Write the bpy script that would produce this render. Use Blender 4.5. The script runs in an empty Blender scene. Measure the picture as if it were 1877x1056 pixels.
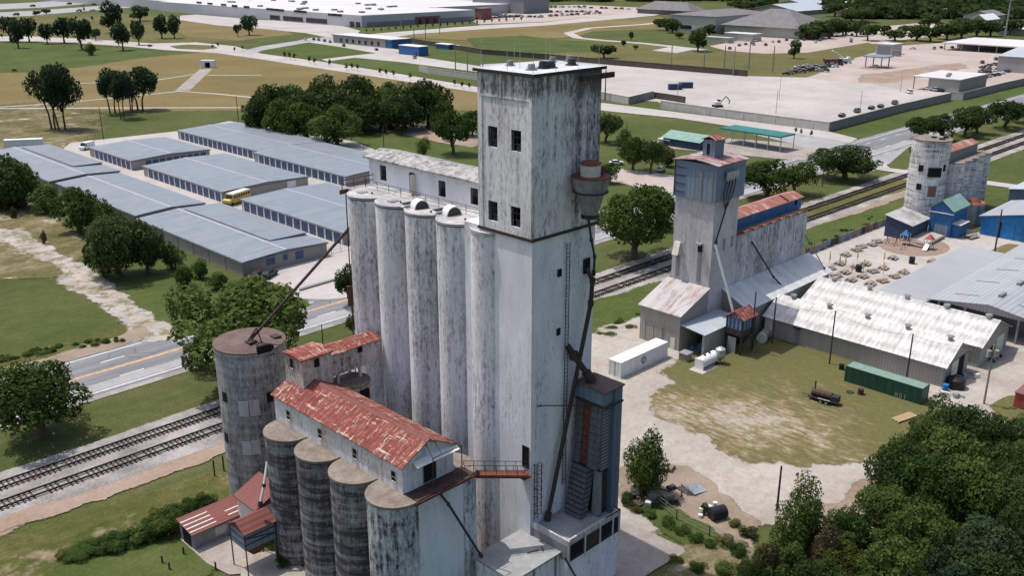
import bpy, math, random
from mathutils import Vector, Matrix
S = bpy.context.scene; D = bpy.data; COL = S.collection
# ------------------------------------------------------------------ camera, sky, sun
CAMH = 62.0; FPX = 1746.0; PITCH = math.atan(608/1746.0)
cam = D.objects.new('camera', D.cameras.new('camera')); COL.objects.link(cam)
cam.data.sensor_width = 36; cam.data.lens = FPX/1877*36
cam.data.clip_start = 0.5; cam.data.clip_end = 20000
r2 = math.sqrt(.5)
FW = Vector((r2*math.cos(PITCH), r2*math.cos(PITCH), -math.sin(PITCH)))
cam.location = (0, 0, CAMH); cam.rotation_euler = FW.to_track_quat('-Z', 'Y').to_euler()
S.camera = cam
SUN = Vector((-.13, .40, 1.0)).normalized()
w = D.worlds.new('World'); S.world = w; w.use_nodes = True
sky = w.node_tree.nodes.new('ShaderNodeTexSky'); sky.sky_type = 'NISHITA'; sky.sun_disc = False
sky.sun_elevation = math.asin(SUN.z); sky.sun_rotation = math.atan2(SUN.x, SUN.y)
sky.air_density = 1.0; sky.dust_density = 3.5; sky.ozone_density = 2.5
bg = w.node_tree.nodes['Background']; bg.inputs['Strength'].default_value = .15
w.node_tree.links.new(sky.outputs[0], bg.inputs[0])
sl = D.lights.new('sun', 'SUN'); sl.energy = 3.45; sl.angle = math.radians(.53); sl.color = (1, .955, .89)
so = D.objects.new('sun', sl); COL.objects.link(so); so.rotation_euler = (-SUN).to_track_quat('-Z', 'Y').to_euler()
so.location = (0, 0, 300)
S.view_settings.view_transform = 'Standard'; S.view_settings.look = 'None'
S.cycles.transparent_max_bounces = 48
S.view_settings.exposure = .13; S.view_settings.gamma = 1
# ------------------------------------------------------------------ where a spot of the place lies on the ground (or on a wall or roof plane)
RT = Vector((r2, -r2, 0)); UP = Vector((r2*math.sin(PITCH), r2*math.sin(PITCH), math.cos(PITCH)))
def ray(u, v): return FW + RT*((u-938.5)/FPX) - UP*((v-528)/FPX)
def g(u, v, z=0.0):
    r = ray(u, v); t = (z-CAMH)/r.z; return (r.x*t, r.y*t)
def onX(u, v, X):
    r = ray(u, v); t = X/r.x; return (X, r.y*t, CAMH+r.z*t)
def onY(u, v, Y):
    r = ray(u, v); t = Y/r.y; return (r.x*t, Y, CAMH+r.z*t)
def topz(x, y, v):                      # height over (x, y) that a level line of sight v reaches
    k = -(v-528)/FPX; a0 = x*UP.x+y*UP.y; b0 = x*FW.x+y*FW.y
    return CAMH+(k*b0-a0)/(UP.z-k*FW.z)
def mpp(x, y, z=0): return Vector((x, y, z-CAMH)).dot(FW)/FPX      # metres per photo pixel there
def onC(u, v, cx, cy, r):               # nearest hit with an upright cylinder
    q = ray(u, v); a = q.x*q.x+q.y*q.y; b = -2*(q.x*cx+q.y*cy); c = cx*cx+cy*cy-r*r
    t = (-b-math.sqrt(max(0, b*b-4*a*c)))/(2*a); return (q.x*t, q.y*t, CAMH+q.z*t)
# ------------------------------------------------------------------ materials
class NT:
    def __init__(s, name, rough=.8, metal=0.0, spec=.3):
        s.m = D.materials.new(name); s.m.use_nodes = True; s.t = s.m.node_tree
        s.b = s.t.nodes['Principled BSDF']; s.b.inputs['Roughness'].default_value = rough
        s.b.inputs['Metallic'].default_value = metal; s.b.inputs['Specular IOR Level'].default_value = spec
        s.pos = s.t.nodes.new('ShaderNodeNewGeometry').outputs['Position']
    def L(s, a, b): s.t.links.new(a, b)
    def obj(s): s.pos = s.t.nodes.new('ShaderNodeTexCoord').outputs['Object']; return s
    def vec(s, sc, off=(0, 0, 0), rot=(0, 0, 0)):
        n = s.t.nodes.new('ShaderNodeMapping'); n.inputs['Scale'].default_value = sc; n.inputs['Location'].default_value = off
        n.inputs['Rotation'].default_value = rot
        s.L(s.pos, n.inputs[0]); return n.outputs[0]
    def noise(s, scale, sc=(1, 1, 1), detail=4, rough=.55, off=(0, 0, 0), dist=0):
        n = s.t.nodes.new('ShaderNodeTexNoise'); n.inputs['Scale'].default_value = scale
        n.inputs['Detail'].default_value = detail; n.inputs['Roughness'].default_value = rough; n.inputs['Distortion'].default_value = dist
        s.L(s.vec(sc, off), n.inputs['Vector']); return n.outputs['Fac']
    def vor(s, scale, sc=(1, 1, 1), feat='DISTANCE_TO_EDGE'):
        n = s.t.nodes.new('ShaderNodeTexVoronoi'); n.feature = feat; n.inputs['Scale'].default_value = scale
        s.L(s.vec(sc), n.inputs['Vector']); return n.outputs['Distance']
    def wave(s, scale, axis='X', prof='SIN', dist=0):
        n = s.t.nodes.new('ShaderNodeTexWave'); n.bands_direction = axis; n.wave_profile = prof
        n.inputs['Scale'].default_value = scale; n.inputs['Distortion'].default_value = dist
        s.L(s.pos, n.inputs['Vector']); return n.outputs['Fac']
    def ma(s, op, a, b=0.0):
        n = s.t.nodes.new('ShaderNodeMath'); n.operation = op; n.use_clamp = False
        for i, x in enumerate((a, b)):
            if isinstance(x, (int, float)): n.inputs[i].default_value = x
            else: s.L(x, n.inputs[i])
        return n.outputs[0]
    def ramp(s, f, stops):
        n = s.t.nodes.new('ShaderNodeValToRGB'); e = n.color_ramp.elements
        while len(e) < len(stops): e.new(.5)
        for el, (p, c) in zip(e, stops):
            el.position = p; el.color = (c, c, c, 1) if isinstance(c, (int, float)) else (*c, 1)
        s.L(f, n.inputs[0]); return n.outputs[0]
    def mix(s, f, a, b, mode='MIX'):
        n = s.t.nodes.new('ShaderNodeMix'); n.data_type = 'RGBA'; n.blend_type = mode
        for i, x in ((0, f), (6, a), (7, b)):
            if isinstance(x, (int, float)): n.inputs[i].default_value = x
            elif isinstance(x, tuple): n.inputs[i].default_value = (*x, 1)
            else: s.L(x, n.inputs[i])
        return n.outputs[2]
    def bump(s, f, st=.3, d=.05):
        n = s.t.nodes.new('ShaderNodeBump'); n.inputs['Strength'].default_value = st; n.inputs['Distance'].default_value = d
        s.L(f, n.inputs['Height']); s.L(n.outputs[0], s.b.inputs['Normal'])
    def out(s, c):
        if isinstance(c, tuple): s.b.inputs['Base Color'].default_value = (*c, 1)
        else: s.L(c, s.b.inputs['Base Color'])
        return s.m
def plain(name, c, rough=.7, metal=0, var=.25, sc=1.5):
    n = NT(name, rough, metal).obj(); f = n.noise(sc, detail=5)
    return n.out(n.ramp(f, [(.3, tuple(x*(1-var) for x in c)), (.7, tuple(min(1, x*(1+var)) for x in c))]))
def grass(name, a, b, c, big=.03, dirt=None):
    n = NT(name, .95, 0, .1)
    f1 = n.noise(big, detail=6, rough=.65); f2 = n.noise(.35, detail=8, rough=.75); f3 = n.noise(3, detail=4, rough=.7); f4 = n.noise(.8, (.1, 1.2, 1), 5, .6)
    f = n.ma('ADD', n.ma('ADD', n.ma('MULTIPLY', f1, .45), n.ma('MULTIPLY', f2, .38)), n.ma('MULTIPLY', f4, .17))
    col = n.ramp(f, [(.39, a), (.5, b), (.61, c)])
    col = n.mix(n.ramp(f3, [(.25, .6), (.7, 0.0)]), col, tuple(x*.45 for x in a))
    if dirt:
        d = n.ramp(n.noise(.12, detail=8, rough=.7, off=(31, 7, 0)), [(.57, 0.0), (.67, 1.0)])
        col = n.mix(d, col, dirt)
    n.bump(f3, .6, .25)
    return n.out(col)
def ground_mat(name, a, b, fine=1.2, big=.06, rough=.9, crack=0, stain=None):
    n = NT(name, rough, 0, .2)
    f1 = n.noise(big, detail=7, rough=.65); f2 = n.noise(fine, detail=6, rough=.7)
    f = n.ma('ADD', n.ma('MULTIPLY', f1, .65), n.ma('MULTIPLY', f2, .35))
    col = n.ramp(f, [(.4, a), (.6, b)])
    sp = n.noise(fine*3.5, detail=5, rough=.8, off=(3, 1, 8)); col = n.mix(n.ramp(sp, [(.34, .38), (.5, 0.0)]), col, tuple(x*.55 for x in a))
    if stain:
        s_ = n.ramp(n.noise(.09 if not name.startswith('cracked') else .3, detail=9, rough=.75, off=(11, 3, 0)), [(.52, 0.0), (.68, .85)] if not name.startswith('cracked') else [(.49, 0.0), (.56, .9)])
        col = n.mix(s_, col, stain)
    if crack:
        e = n.vor(crack); col = n.mix(n.ramp(e, [(0, .7), (.035, 0.0)]), col, tuple(x*.3 for x in a))
    n.bump(f2, .3, .06)
    return n.out(col)
def white_roof_mat():
    n = NT('white_sheet_roof', .55, 0, .3); wv = n.wave(.314/.9, 'Y', 'SIN'); rows = n.wave(.314/2.35, 'X', 'SIN', .6)
    ds = n.noise(1.5, (.25, 1, .25), 6, .75); bl = n.noise(.35, detail=7, rough=.7); col = n.ramp(bl, [(.35, (.5, .48, .455)), (.6, (.72, .705, .68))])
    k = n.ma('ADD', n.ma('ADD', n.ma('MULTIPLY', ds, .6), n.ma('MULTIPLY', bl, .3)), n.ma('MULTIPLY', rows, .09))
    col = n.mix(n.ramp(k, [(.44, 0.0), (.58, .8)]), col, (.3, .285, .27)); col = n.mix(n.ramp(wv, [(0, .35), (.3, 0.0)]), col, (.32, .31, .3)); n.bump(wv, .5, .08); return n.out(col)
def asphalt_mat():
    n = NT('road_asphalt', .85, 0, .2); f = n.noise(.6, (.03, 1.4, 1), 5, .6); f2 = n.noise(1.2, detail=7, rough=.75); f3 = n.noise(.12, (.4, 1, 1), 5, .6)
    col = n.ramp(n.ma('ADD', n.ma('ADD', n.ma('MULTIPLY', f, .5), n.ma('MULTIPLY', f2, .25)), n.ma('MULTIPLY', f3, .25)), [(.36, (.125, .125, .132)), (.5, (.18, .18, .19)), (.64, (.245, .245, .255))])
    e = n.vor(.09, (1, 2.2, 1)); col = n.mix(n.ramp(e, [(0, .6), (.012, 0.0)]), col, (.06, .06, .062)); n.bump(f2, .2, .03); return n.out(col)
def concrete(name, base, dark, lo, hi, band=0.0, warm=None, sc=1.0, off=(0, 0, 0), form=1.2, head=False):
    n = NT(name, .88, 0, .2)
    st = n.noise(2.3*sc, (1, 1, .045), 7, .7, off); mo = n.noise(2.9*sc, (1, 1, .42), 10, .8, off); bi = n.noise(.13*sc, (1, 1, .6), 6, .65, off)
    f = n.ma('ADD', n.ma('ADD', n.ma('MULTIPLY', st, .27), n.ma('MULTIPLY', mo, .47)), n.ma('MULTIPLY', bi, .26))
    if band:
        ba = n.noise(.9*sc, (.16, .16, 1.5), 6, .7, off); f = n.ma('ADD', n.ma('MULTIPLY', f, 1-band), n.ma('MULTIPLY', ba, band))
    if head:                                # water stains under the roof edge and a dirty strip near the back corner
        z_ = n.t.nodes.new('ShaderNodeSeparateXYZ'); n.L(n.pos, z_.inputs[0])
        top_ = n.ramp(n.ma('MULTIPLY', n.ma('SUBTRACT', 52.2, z_.outputs[2]), .2), [(0, .09), (.25, .10), (.5, 0.0)])
        bk = n.ramp(n.ma('MULTIPLY', n.ma('SUBTRACT', z_.outputs[0], 65.0), .3), [(0, 0.0), (.12, .035), (.3, .08), (.42, .03), (1, .04)])
        f = n.ma('SUBTRACT', f, n.ma('ADD', n.ma('MULTIPLY', top_, n.ma('MULTIPLY', n.noise(1.6, (1, 1, .05), 4, .6, (3, 3, 3)), 1.6)), bk))
    k = n.ramp(f, [(lo, 1.0), ((lo+hi)/2, .42), (hi, 0.0)])
    b2 = n.ramp(n.noise(.35*sc, (1, 1, .4), 6, .6, (9, 2, 5)), [(.35, tuple(x*.8 for x in base)), (.65, base)])
    if warm:
        b2 = n.mix(n.ramp(n.noise(.3, (1, 1, .25), 6, .65, (4, 8, 1)), [(.5, 0.0), (.72, .75)]), b2, warm)
    col = n.mix(k, b2, dark)
    if form:                                # pour joints of the slip form
        wv = n.wave(.5/form*.628, 'Z', 'SIN'); jn = n.ramp(wv, [(0, .22), (.04, 0.0)])
        col = n.mix(jn, col, tuple(x*.7 for x in dark))
    n.bump(mo, .35, .05)
    return n.out(col)
def metal_sheet(name, a, b, axis='X', rib=.5, stain=None, lo=.5, hi=.66, rough=.5, metal=.0, band=.0, streak=None, depth=.05, tint=.18):
    n = NT(name, rough, metal, .4)
    wv = n.wave(.314/rib, axis, 'SIN')
    sc = {'X': (1.0, .05, .05), 'Y': (.05, 1.0, .05), 'Z': (1, 1, .1)}[axis]
    f = n.noise(.9, sc, 5, .6); f2 = n.noise(.25, detail=6, rough=.65)
    col = n.ramp(n.ma('ADD', n.ma('MULTIPLY', f, .55), n.ma('MULTIPLY', f2, .45)), [(.36, a), (.62, b)])
    if stain:
        q = n.ma('ADD', n.ma('MULTIPLY', n.noise(.8, tuple(x*1.3+.12 for x in sc), 8, .72, (5, 5, 5)), .6), n.ma('MULTIPLY', n.noise(.45, detail=8, rough=.7, off=(2, 9, 4)), .4))
        col = n.mix(n.ramp(q, [(lo, 0.0), (hi, 1.0)]), col, stain)
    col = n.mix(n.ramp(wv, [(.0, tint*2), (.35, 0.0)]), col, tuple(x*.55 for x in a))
    n.bump(wv, .5, depth)
    return n.out(col)
def rust_mat(name, a, b, axis):
    n = NT(name, .8, 0, .2); wv = n.wave(.314/.75, axis, 'SIN'); o = {'Y': (.35, 1.6, .35), 'X': (1.6, .35, .35)}[axis]; o2 = {'Y': (1.8, .22, 1.8), 'X': (.22, 1.8, 1.8)}[axis]
    col = n.ramp(n.noise(.8, detail=6, rough=.6), [(.36, a), (.64, b)])
    q = n.ma('MAXIMUM', n.noise(2.1, o, 6, .74, (5, 5, 5), .9), n.ma('SUBTRACT', n.noise(1.9, o2, 6, .7, (1, 7, 5), .8), .02)); big = n.noise(.22, detail=3)
    q = n.ma('ADD', q, n.ma('MULTIPLY', big, .18))
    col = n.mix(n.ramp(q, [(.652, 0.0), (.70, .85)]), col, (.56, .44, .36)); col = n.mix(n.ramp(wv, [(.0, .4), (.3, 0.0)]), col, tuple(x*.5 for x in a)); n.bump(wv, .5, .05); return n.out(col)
def foliage(name, a, b, c):
    n = NT(name, .85, 0, .08); n.obj()
    f1 = n.noise(2.2, detail=3); f2 = n.noise(9, detail=3)
    rn = n.t.nodes.new('ShaderNodeObjectInfo').outputs['Random']
    f = n.ma('ADD', n.ma('ADD', n.ma('MULTIPLY', f1, .5), n.ma('MULTIPLY', f2, .4)), n.ma('MULTIPLY', n.ma('SUBTRACT', rn, .5), .2))
    col = n.ramp(f, [(.3, a), (.45, b), (.62, c)]); n.out(col)
    tr = n.t.nodes.new('ShaderNodeBsdfTranslucent'); n.L(col, tr.inputs[0])
    mx = n.t.nodes.new('ShaderNodeMixShader'); mx.inputs[0].default_value = .36
    n.L(n.b.outputs[0], mx.inputs[1]); n.L(tr.outputs[0], mx.inputs[2])
    n.L(mx.outputs[0], n.t.nodes['Material Output'].inputs[0]); return n.m
MT = dict(
 grass=grass('grass_lawn', (.058, .08, .021), (.09, .107, .033), (.145, .135, .06), .03, None),
 grassrough=grass('grass_rough', (.05, .07, .016), (.1, .105, .03), (.19, .15, .07), .05, (.26, .2, .13)),
 lush=grass('grass_lush', (.053, .08, .019), (.083, .11, .03), (.12, .13, .048), .04),
 dry=grass('grass_dry', (.145, .118, .045), (.2, .155, .066), (.26, .2, .098), .012),
 olive=grass('grass_olive', (.085, .095, .03), (.145, .13, .05), (.2, .165, .075), .012),
 weeds=grass('grass_weeds', (.06, .075, .02), (.16, .135, .06), (.33, .27, .18), .06, (.42, .35, .27)),
 oval=None,
 oval0=grass('grass_oval', (.09, .1, .035), (.19, .155, .075), (.34, .27, .175), .07, (.42, .35, .26)),
 dirt=ground_mat('packed_dirt', (.295, .257, .222), (.435, .392, .35), .9, .05, .95, 0, (.26, .215, .165)),
 reddirt=ground_mat('reddish_dirt', (.24, .17, .125), (.33, .25, .2), 1.5, .1),
 brown=ground_mat('brown_soil', (.21, .16, .115), (.3, .24, .185), 1.0, .1),
 ballast=ground_mat('gravel_ballast', (.17, .155, .145), (.39, .365, .35), 3.0, .15, .95, 0, (.25, .21, .18)),
 ruts=ground_mat('wheel_ruts', (.3, .25, .205), (.41, .35, .3), 1.5, .2),
 asphalt=asphalt_mat(),
 concrete=ground_mat('pale_concrete', (.36, .327, .305), (.455, .42, .395), .6, .03, .9, 0, (.32, .28, .255)),
 yardc=ground_mat('yard_concrete', (.34, .307, .28), (.45, .415, .385), .8, .05, .9, 0, (.33, .285, .245)),
 pink=ground_mat('pinkish_gravel', (.34, .275, .24), (.44, .37, .33), .8, .03),
 cracked=ground_mat('cracked_pavement', (.3, .26, .225), (.44, .39, .35), .9, .12, .95, 0, (.17, .15, .085)),
 pad=ground_mat('grey_pad', (.26, .22, .195), (.36, .315, .285), 1.0, .15, .9, 0, (.23, .195, .17)),
 greyroad=ground_mat('grey_street', (.27, .265, .265), (.35, .345, .345), .8, .04),
 white=plain('white_marking', (.62, .62, .6), .8, 0, .2, 1.2), yellow=plain('orange_marking', (.5, .3, .14), .8, 0, .3, 1.2),
 # walls
 tower=concrete('tower_concrete', (.84, .80, .79), (.15, .135, .135), .405, .515, .0, (.45, .37, .35), 1.15, (0, 0, 0), 0, True),
 towerlow=concrete('tower_smooth_concrete', (.82, .80, .82), (.22, .215, .23), .385, .49, .0, None, 1.2, (0, 0, 0), 0),
 silo=concrete('silo_concrete', (.82, .795, .81), (.19, .18, .183), .42, .525, .0, (.58, .52, .49), 1.1, (3, 1, 0), 0),
 gallery=concrete('gallery_concrete', (.8, .79, .81), (.2, .2, .2), .37, .46, .0, None, 1, (7, 3, 2), 0),
 lowsilo=concrete('dark_silo_concrete', (.43, .41, .405), (.062, .058, .06), .47, .60, .42, None, 1.0, (13, 1, 0), .9),
 endsilo=concrete('stained_silo_concrete', (.62, .63, .66), (.03, .032, .036), .445, .55, .1, None, .9, (2, 17, 0), 0),
 endwall=concrete('pale_end_concrete', (.66, .68, .72), (.1, .1, .1), .36, .47, .0, None, .9, (2, 17, 0), 0),
 small=concrete('round_silo_concrete', (.48, .47, .47), (.1, .098, .1), .44, .585, .18, (.33, .31, .3), 1.3, (1, 5, 9), 1.4),
 housewall=concrete('house_plaster', (.72, .71, .71), (.25, .19, .14), .40, .52, .1, (.5, .38, .27), 1.2, (5, 1, 3), 0),
 oldwall=concrete('peeling_plaster', (.66, .6, .54), (.12, .085, .065), .43, .54, .1, (.46, .32, .2), 1.5, (8, 1, 3), 0),
 midc=concrete('grey_concrete', (.56, .54, .54), (.25, .24, .245), .38, .53, .0, (.42, .39, .375), .8, (5, 5, 0), 0),
 midblock=concrete('streaked_concrete', (.62, .61, .62), (.15, .145, .15), .425, .55, .0, None, .9, (1, 9, 3), 0),
 farsilo=concrete('mottled_silo_concrete', (.76, .73, .71), (.11, .1, .09), .435, .525, .3, None, 1.4, (6, 6, 2), .8),
 topslab=ground_mat('roof_concrete', (.3, .29, .285), (.5, .485, .475), 1.0, .3, .9, 0, (.19, .175, .165)),
 whiteslab=ground_mat('pale_roof_coating', (.4, .405, .42), (.58, .585, .6), .9, .25, .8, 0, (.27, .265, .265)),
 galroof=concrete('mouldy_roof_coating', (.48, .465, .45), (.085, .08, .076), .43, .57, .0, None, .55, (4, 4, 4), 0),
 siloroof=ground_mat('brown_silo_top', (.16, .13, .108), (.28, .235, .195), 1.4, .5, .9, 0, (.1, .078, .062)),
 rustcap=ground_mat('rusty_cap', (.1, .065, .055), (.16, .11, .095), .8, .2, .7, 0, (.075, .045, .04)),
 rust=rust_mat('flaking_rust_roof', (.155, .042, .032), (.235, .064, .05), 'Y'),
 rustx=rust_mat('rust_roof', (.165, .045, .034), (.25, .07, .054), 'X'),
 rustplain=metal_sheet('dark_red_roof', (.145, .042, .035), (.2, .062, .052), 'Y', .6, (.28, .16, .13), .64, .76, .7),
 midrust=metal_sheet('faded_red_roof', (.25, .085, .06), (.35, .13, .095), 'X', .8, (.55, .42, .36), .5, .6, .7),
 rustwhite=metal_sheet('striped_rust_roof', (.38, .36, .36), (.48, .45, .45), 'Y', .55, (.27, .17, .14), .48, .6, .6),
 cabroof=metal_sheet('striped_cabin_roof', (.36, .33, .33), (.48, .44, .43), 'X', 1.6, (.22, .08, .06), .44, .53, .6), whiteroof=white_roof_mat(),
 whiteroofx=metal_sheet('pale_sheet_roof', (.5, .49, .47), (.72, .71, .69), 'X', .8, (.33, .31, .29), .57, .72, .5, 0, 0, None, .06, .25),
 shedroof=metal_sheet('light_grey_roof', (.36, .39, .43), (.46, .49, .53), 'X', .6, None, rough=.5),
 unitroof=metal_sheet('blue_grey_roof', (.165, .19, .215), (.23, .255, .285), 'Y', .6, (.28, .285, .29), .53, .68, rough=.5, tint=.12),
 greyroof=metal_sheet('grey_metal_roof', (.3, .31, .32), (.37, .38, .39), 'Y', .9, None, rough=.5),
 flatroof=plain('smooth_grey_roof', (.31, .315, .33), .6, 0, .08, .1),
 tanwall=metal_sheet('tan_metal_wall', (.26, .245, .215), (.33, .31, .275), 'X', .5, (.2, .18, .16), .6, .8, .6),
 tanwally=metal_sheet('tan_ribbed_wall', (.27, .255, .225), (.34, .32, .285), 'Y', .5, (.2, .18, .16), .6, .8, .6),
 greywall=metal_sheet('grey_metal_wall', (.28, .27, .265), (.35, .34, .335), 'Y', .6, None, rough=.6),
 bluewall=metal_sheet('faded_blue_wall', (.14, .19, .25), (.2, .25, .31), 'Y', .8, (.3, .31, .32), .55, .7, .5),
 bluewallx=metal_sheet('dull_blue_wall', (.12, .17, .235), (.17, .22, .285), 'X', .8, (.08, .1, .13), .56, .75, .5),
 dryerblue=metal_sheet('deep_blue_wall', (.075, .115, .165), (.11, .155, .21), 'X', .8, (.05, .06, .08), .54, .7, .5), bluepaint=plain('blue_paint', (.03, .115, .27), .5, 0, .25), brightblue=plain('bright_blue_paint', (.02, .17, .42), .5, 0, .2),
 doorblue=metal_sheet('roller_door_blue', (.03, .065, .15), (.05, .09, .19), 'Z', .4, None, rough=.5),
 navy=plain('navy_paint', (.035, .055, .1), .6), greenroof=plain('green_roof_sheet', (.2, .32, .27), .5, 0, .2, .5), teal=plain('teal_roof_sheet', (.03, .155, .135), .5, 0, .2, .4),
 greyslab=ground_mat('grey_slab_roof', (.27, .27, .265), (.36, .36, .355), 1.2, .3, .9, 0, (.21, .21, .205)), dark=plain('dark_opening', (.008, .008, .009), .9, 0, .1), steel=plain('dark_steel', (.045, .042, .042), .6, .3), rustst=plain('rusty_steel', (.16, .05, .035), .75, .1, .4, 3),
 darkrust=plain('dark_brown_steel', (.06, .038, .032), .7, .1, .35, 3), cyc=concrete('dull_grey_sheet', (.34, .345, .36), (.16, .1, .08), .42, .56, .0, None, 1.0, (2, 2, 2), 0),
 dusty=concrete('dusty_steel_sheet', (.15, .155, .17), (.06, .045, .04), .42, .55, .0, (.15, .08, .055), 1.2, (2, 8, 2), 0),
 galv=plain('galvanised_steel', (.4, .41, .42), .45, .5, .2, 2), greyst=plain('grey_painted_steel', (.22, .225, .23), .6, .1, .2, 2),
 wpaint=plain('white_paint', (.72, .71, .69), .5, 0, .08), cream=plain('cream_paint', (.6, .57, .5), .6, 0, .15), wood=plain('weathered_wood', (.26, .21, .17), .85, 0, .35, 4), darkwood=plain('creosoted_timber', (.07, .05, .04), .9, 0, .3, 3),
 green=metal_sheet('green_container_paint', (.017, .068, .044), (.025, .09, .058), 'Y', .28, (.045, .075, .057), .66, .8, .5), greentop=plain('pale_green_top', (.17, .25, .21), .6, 0, .15),
 red=plain('red_paint', (.36, .06, .05), .5, 0, .2), yel=plain('yellow_paint', (.55, .4, .1), .5, 0, .15), black=plain('black_plastic', (.015, .016, .018), .45, 0, .2),
 bark=plain('tree_bark', (.1, .075, .055), .95, 0, .35, 6), palebark=plain('pale_bark', (.26, .23, .2), .95, 0, .3, 6), glass=plain('dark_glass', (.02, .025, .03), .15, 0, .2), tyre=plain('tyre_rubber', (.02, .02, .02), .85, 0, .2),
 wallblk=plain('grey_block_wall', (.235, .215, .2), .85, 0, .15, .6), wallpale=plain('pale_block_wall', (.42, .40, .365), .85, 0, .12, .6), wallbrn=plain('dark_brown_fence', (.085, .068, .058), .9, 0, .2, .5),
 dcwall=plain('pale_grey_panel', (.42, .42, .44), .7, 0, .06, .02), dcdark=plain('mid_grey_panel', (.21, .21, .22), .7, 0, .06, .02), dcred=plain('brick_red_panel', (.2, .09, .085), .8, 0, .12, .3), dcroof=plain('pale_membrane_roof', (.54, .52, .51), .7, 0, .08, .02),
 shingle=plain('grey_shingle_roof', (.16, .152, .15), .85, 0, .15, .2), mulch=plain('brown_mulch', (.25, .18, .145), .95, 0, .2, 1), rail=plain('rail_steel', (.035, .026, .024), .6, .4, .2), hay=plain('fresh_lumber', (.38, .28, .16), .8, 0, .2, 3),
)
def oval_mat():
    n = NT('worn_yard_grass', .95, 0, .1); f1 = n.noise(.07, detail=8, rough=.7); f2 = n.noise(.8, (1.5, .45, 1), 9, .78); f3 = n.noise(2.5, (1.3, .6, 1), 4, .7)
    f = n.ma('ADD', n.ma('MULTIPLY', f1, .4), n.ma('MULTIPLY', f2, .6)); c = g(1350, 776)
    mp = n.vec((1, 1, 0), (-c[0], -c[1], 0)); rt = n.t.nodes.new('ShaderNodeMapping'); rt.inputs['Rotation'].default_value = (0, 0, math.radians(45)); n.L(mp, rt.inputs[0])
    sc = n.t.nodes.new('ShaderNodeMapping'); sc.inputs['Scale'].default_value = (1/15., 1/8.5, 0); n.L(rt.outputs[0], sc.inputs[0])
    ln = n.t.nodes.new('ShaderNodeVectorMath'); ln.operation = 'LENGTH'; n.L(sc.outputs[0], ln.inputs[0])
    worn = n.ma('ADD', n.ma('MULTIPLY', ln.outputs['Value'], .29), n.ma('MULTIPLY', f, 3.1))
    col = n.ramp(worn, [(.72, (.46, .385, .325)), (.86, (.36, .29, .19)), (1.0, (.21, .17, .08)), (1.22, (.12, .125, .042)), (1.5, (.1, .115, .038))]) if 0 else n.ramp(n.ma('MULTIPLY', worn, .5), [(.775, (.42, .36, .3)), (.845, (.3, .235, .145)), (.91, (.205, .162, .08)), (1.0, (.135, .128, .05))])
    col = n.mix(n.ramp(f3, [(.3, .55), (.7, 0.0)]), col, (.06, .06, .025)); n.bump(f3, .5, .2); return n.out(col)
MT['oval'] = oval_mat()
FO = dict(
 oak=foliage('oak_leaves', (.03, .055, .012), (.064, .1, .023), (.125, .165, .045)),
 dark=foliage('dark_leaves', (.024, .044, .013), (.048, .077, .022), (.094, .125, .042)),
 light=foliage('bright_leaves', (.03, .06, .014), (.055, .1, .024), (.1, .155, .042)),
 yellow=foliage('yellowish_leaves', (.05, .065, .015), (.1, .11, .025), (.16, .16, .045)),
 blue=foliage('bluish_leaves', (.018, .038, .018), (.035, .062, .028), (.065, .1, .045)),
 dry=foliage('dry_leaves', (.06, .048, .024), (.105, .085, .045), (.16, .13, .075)),
 redl=foliage('reddish_leaves', (.06, .025, .02), (.1, .045, .032), (.14, .07, .05)),
)
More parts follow.
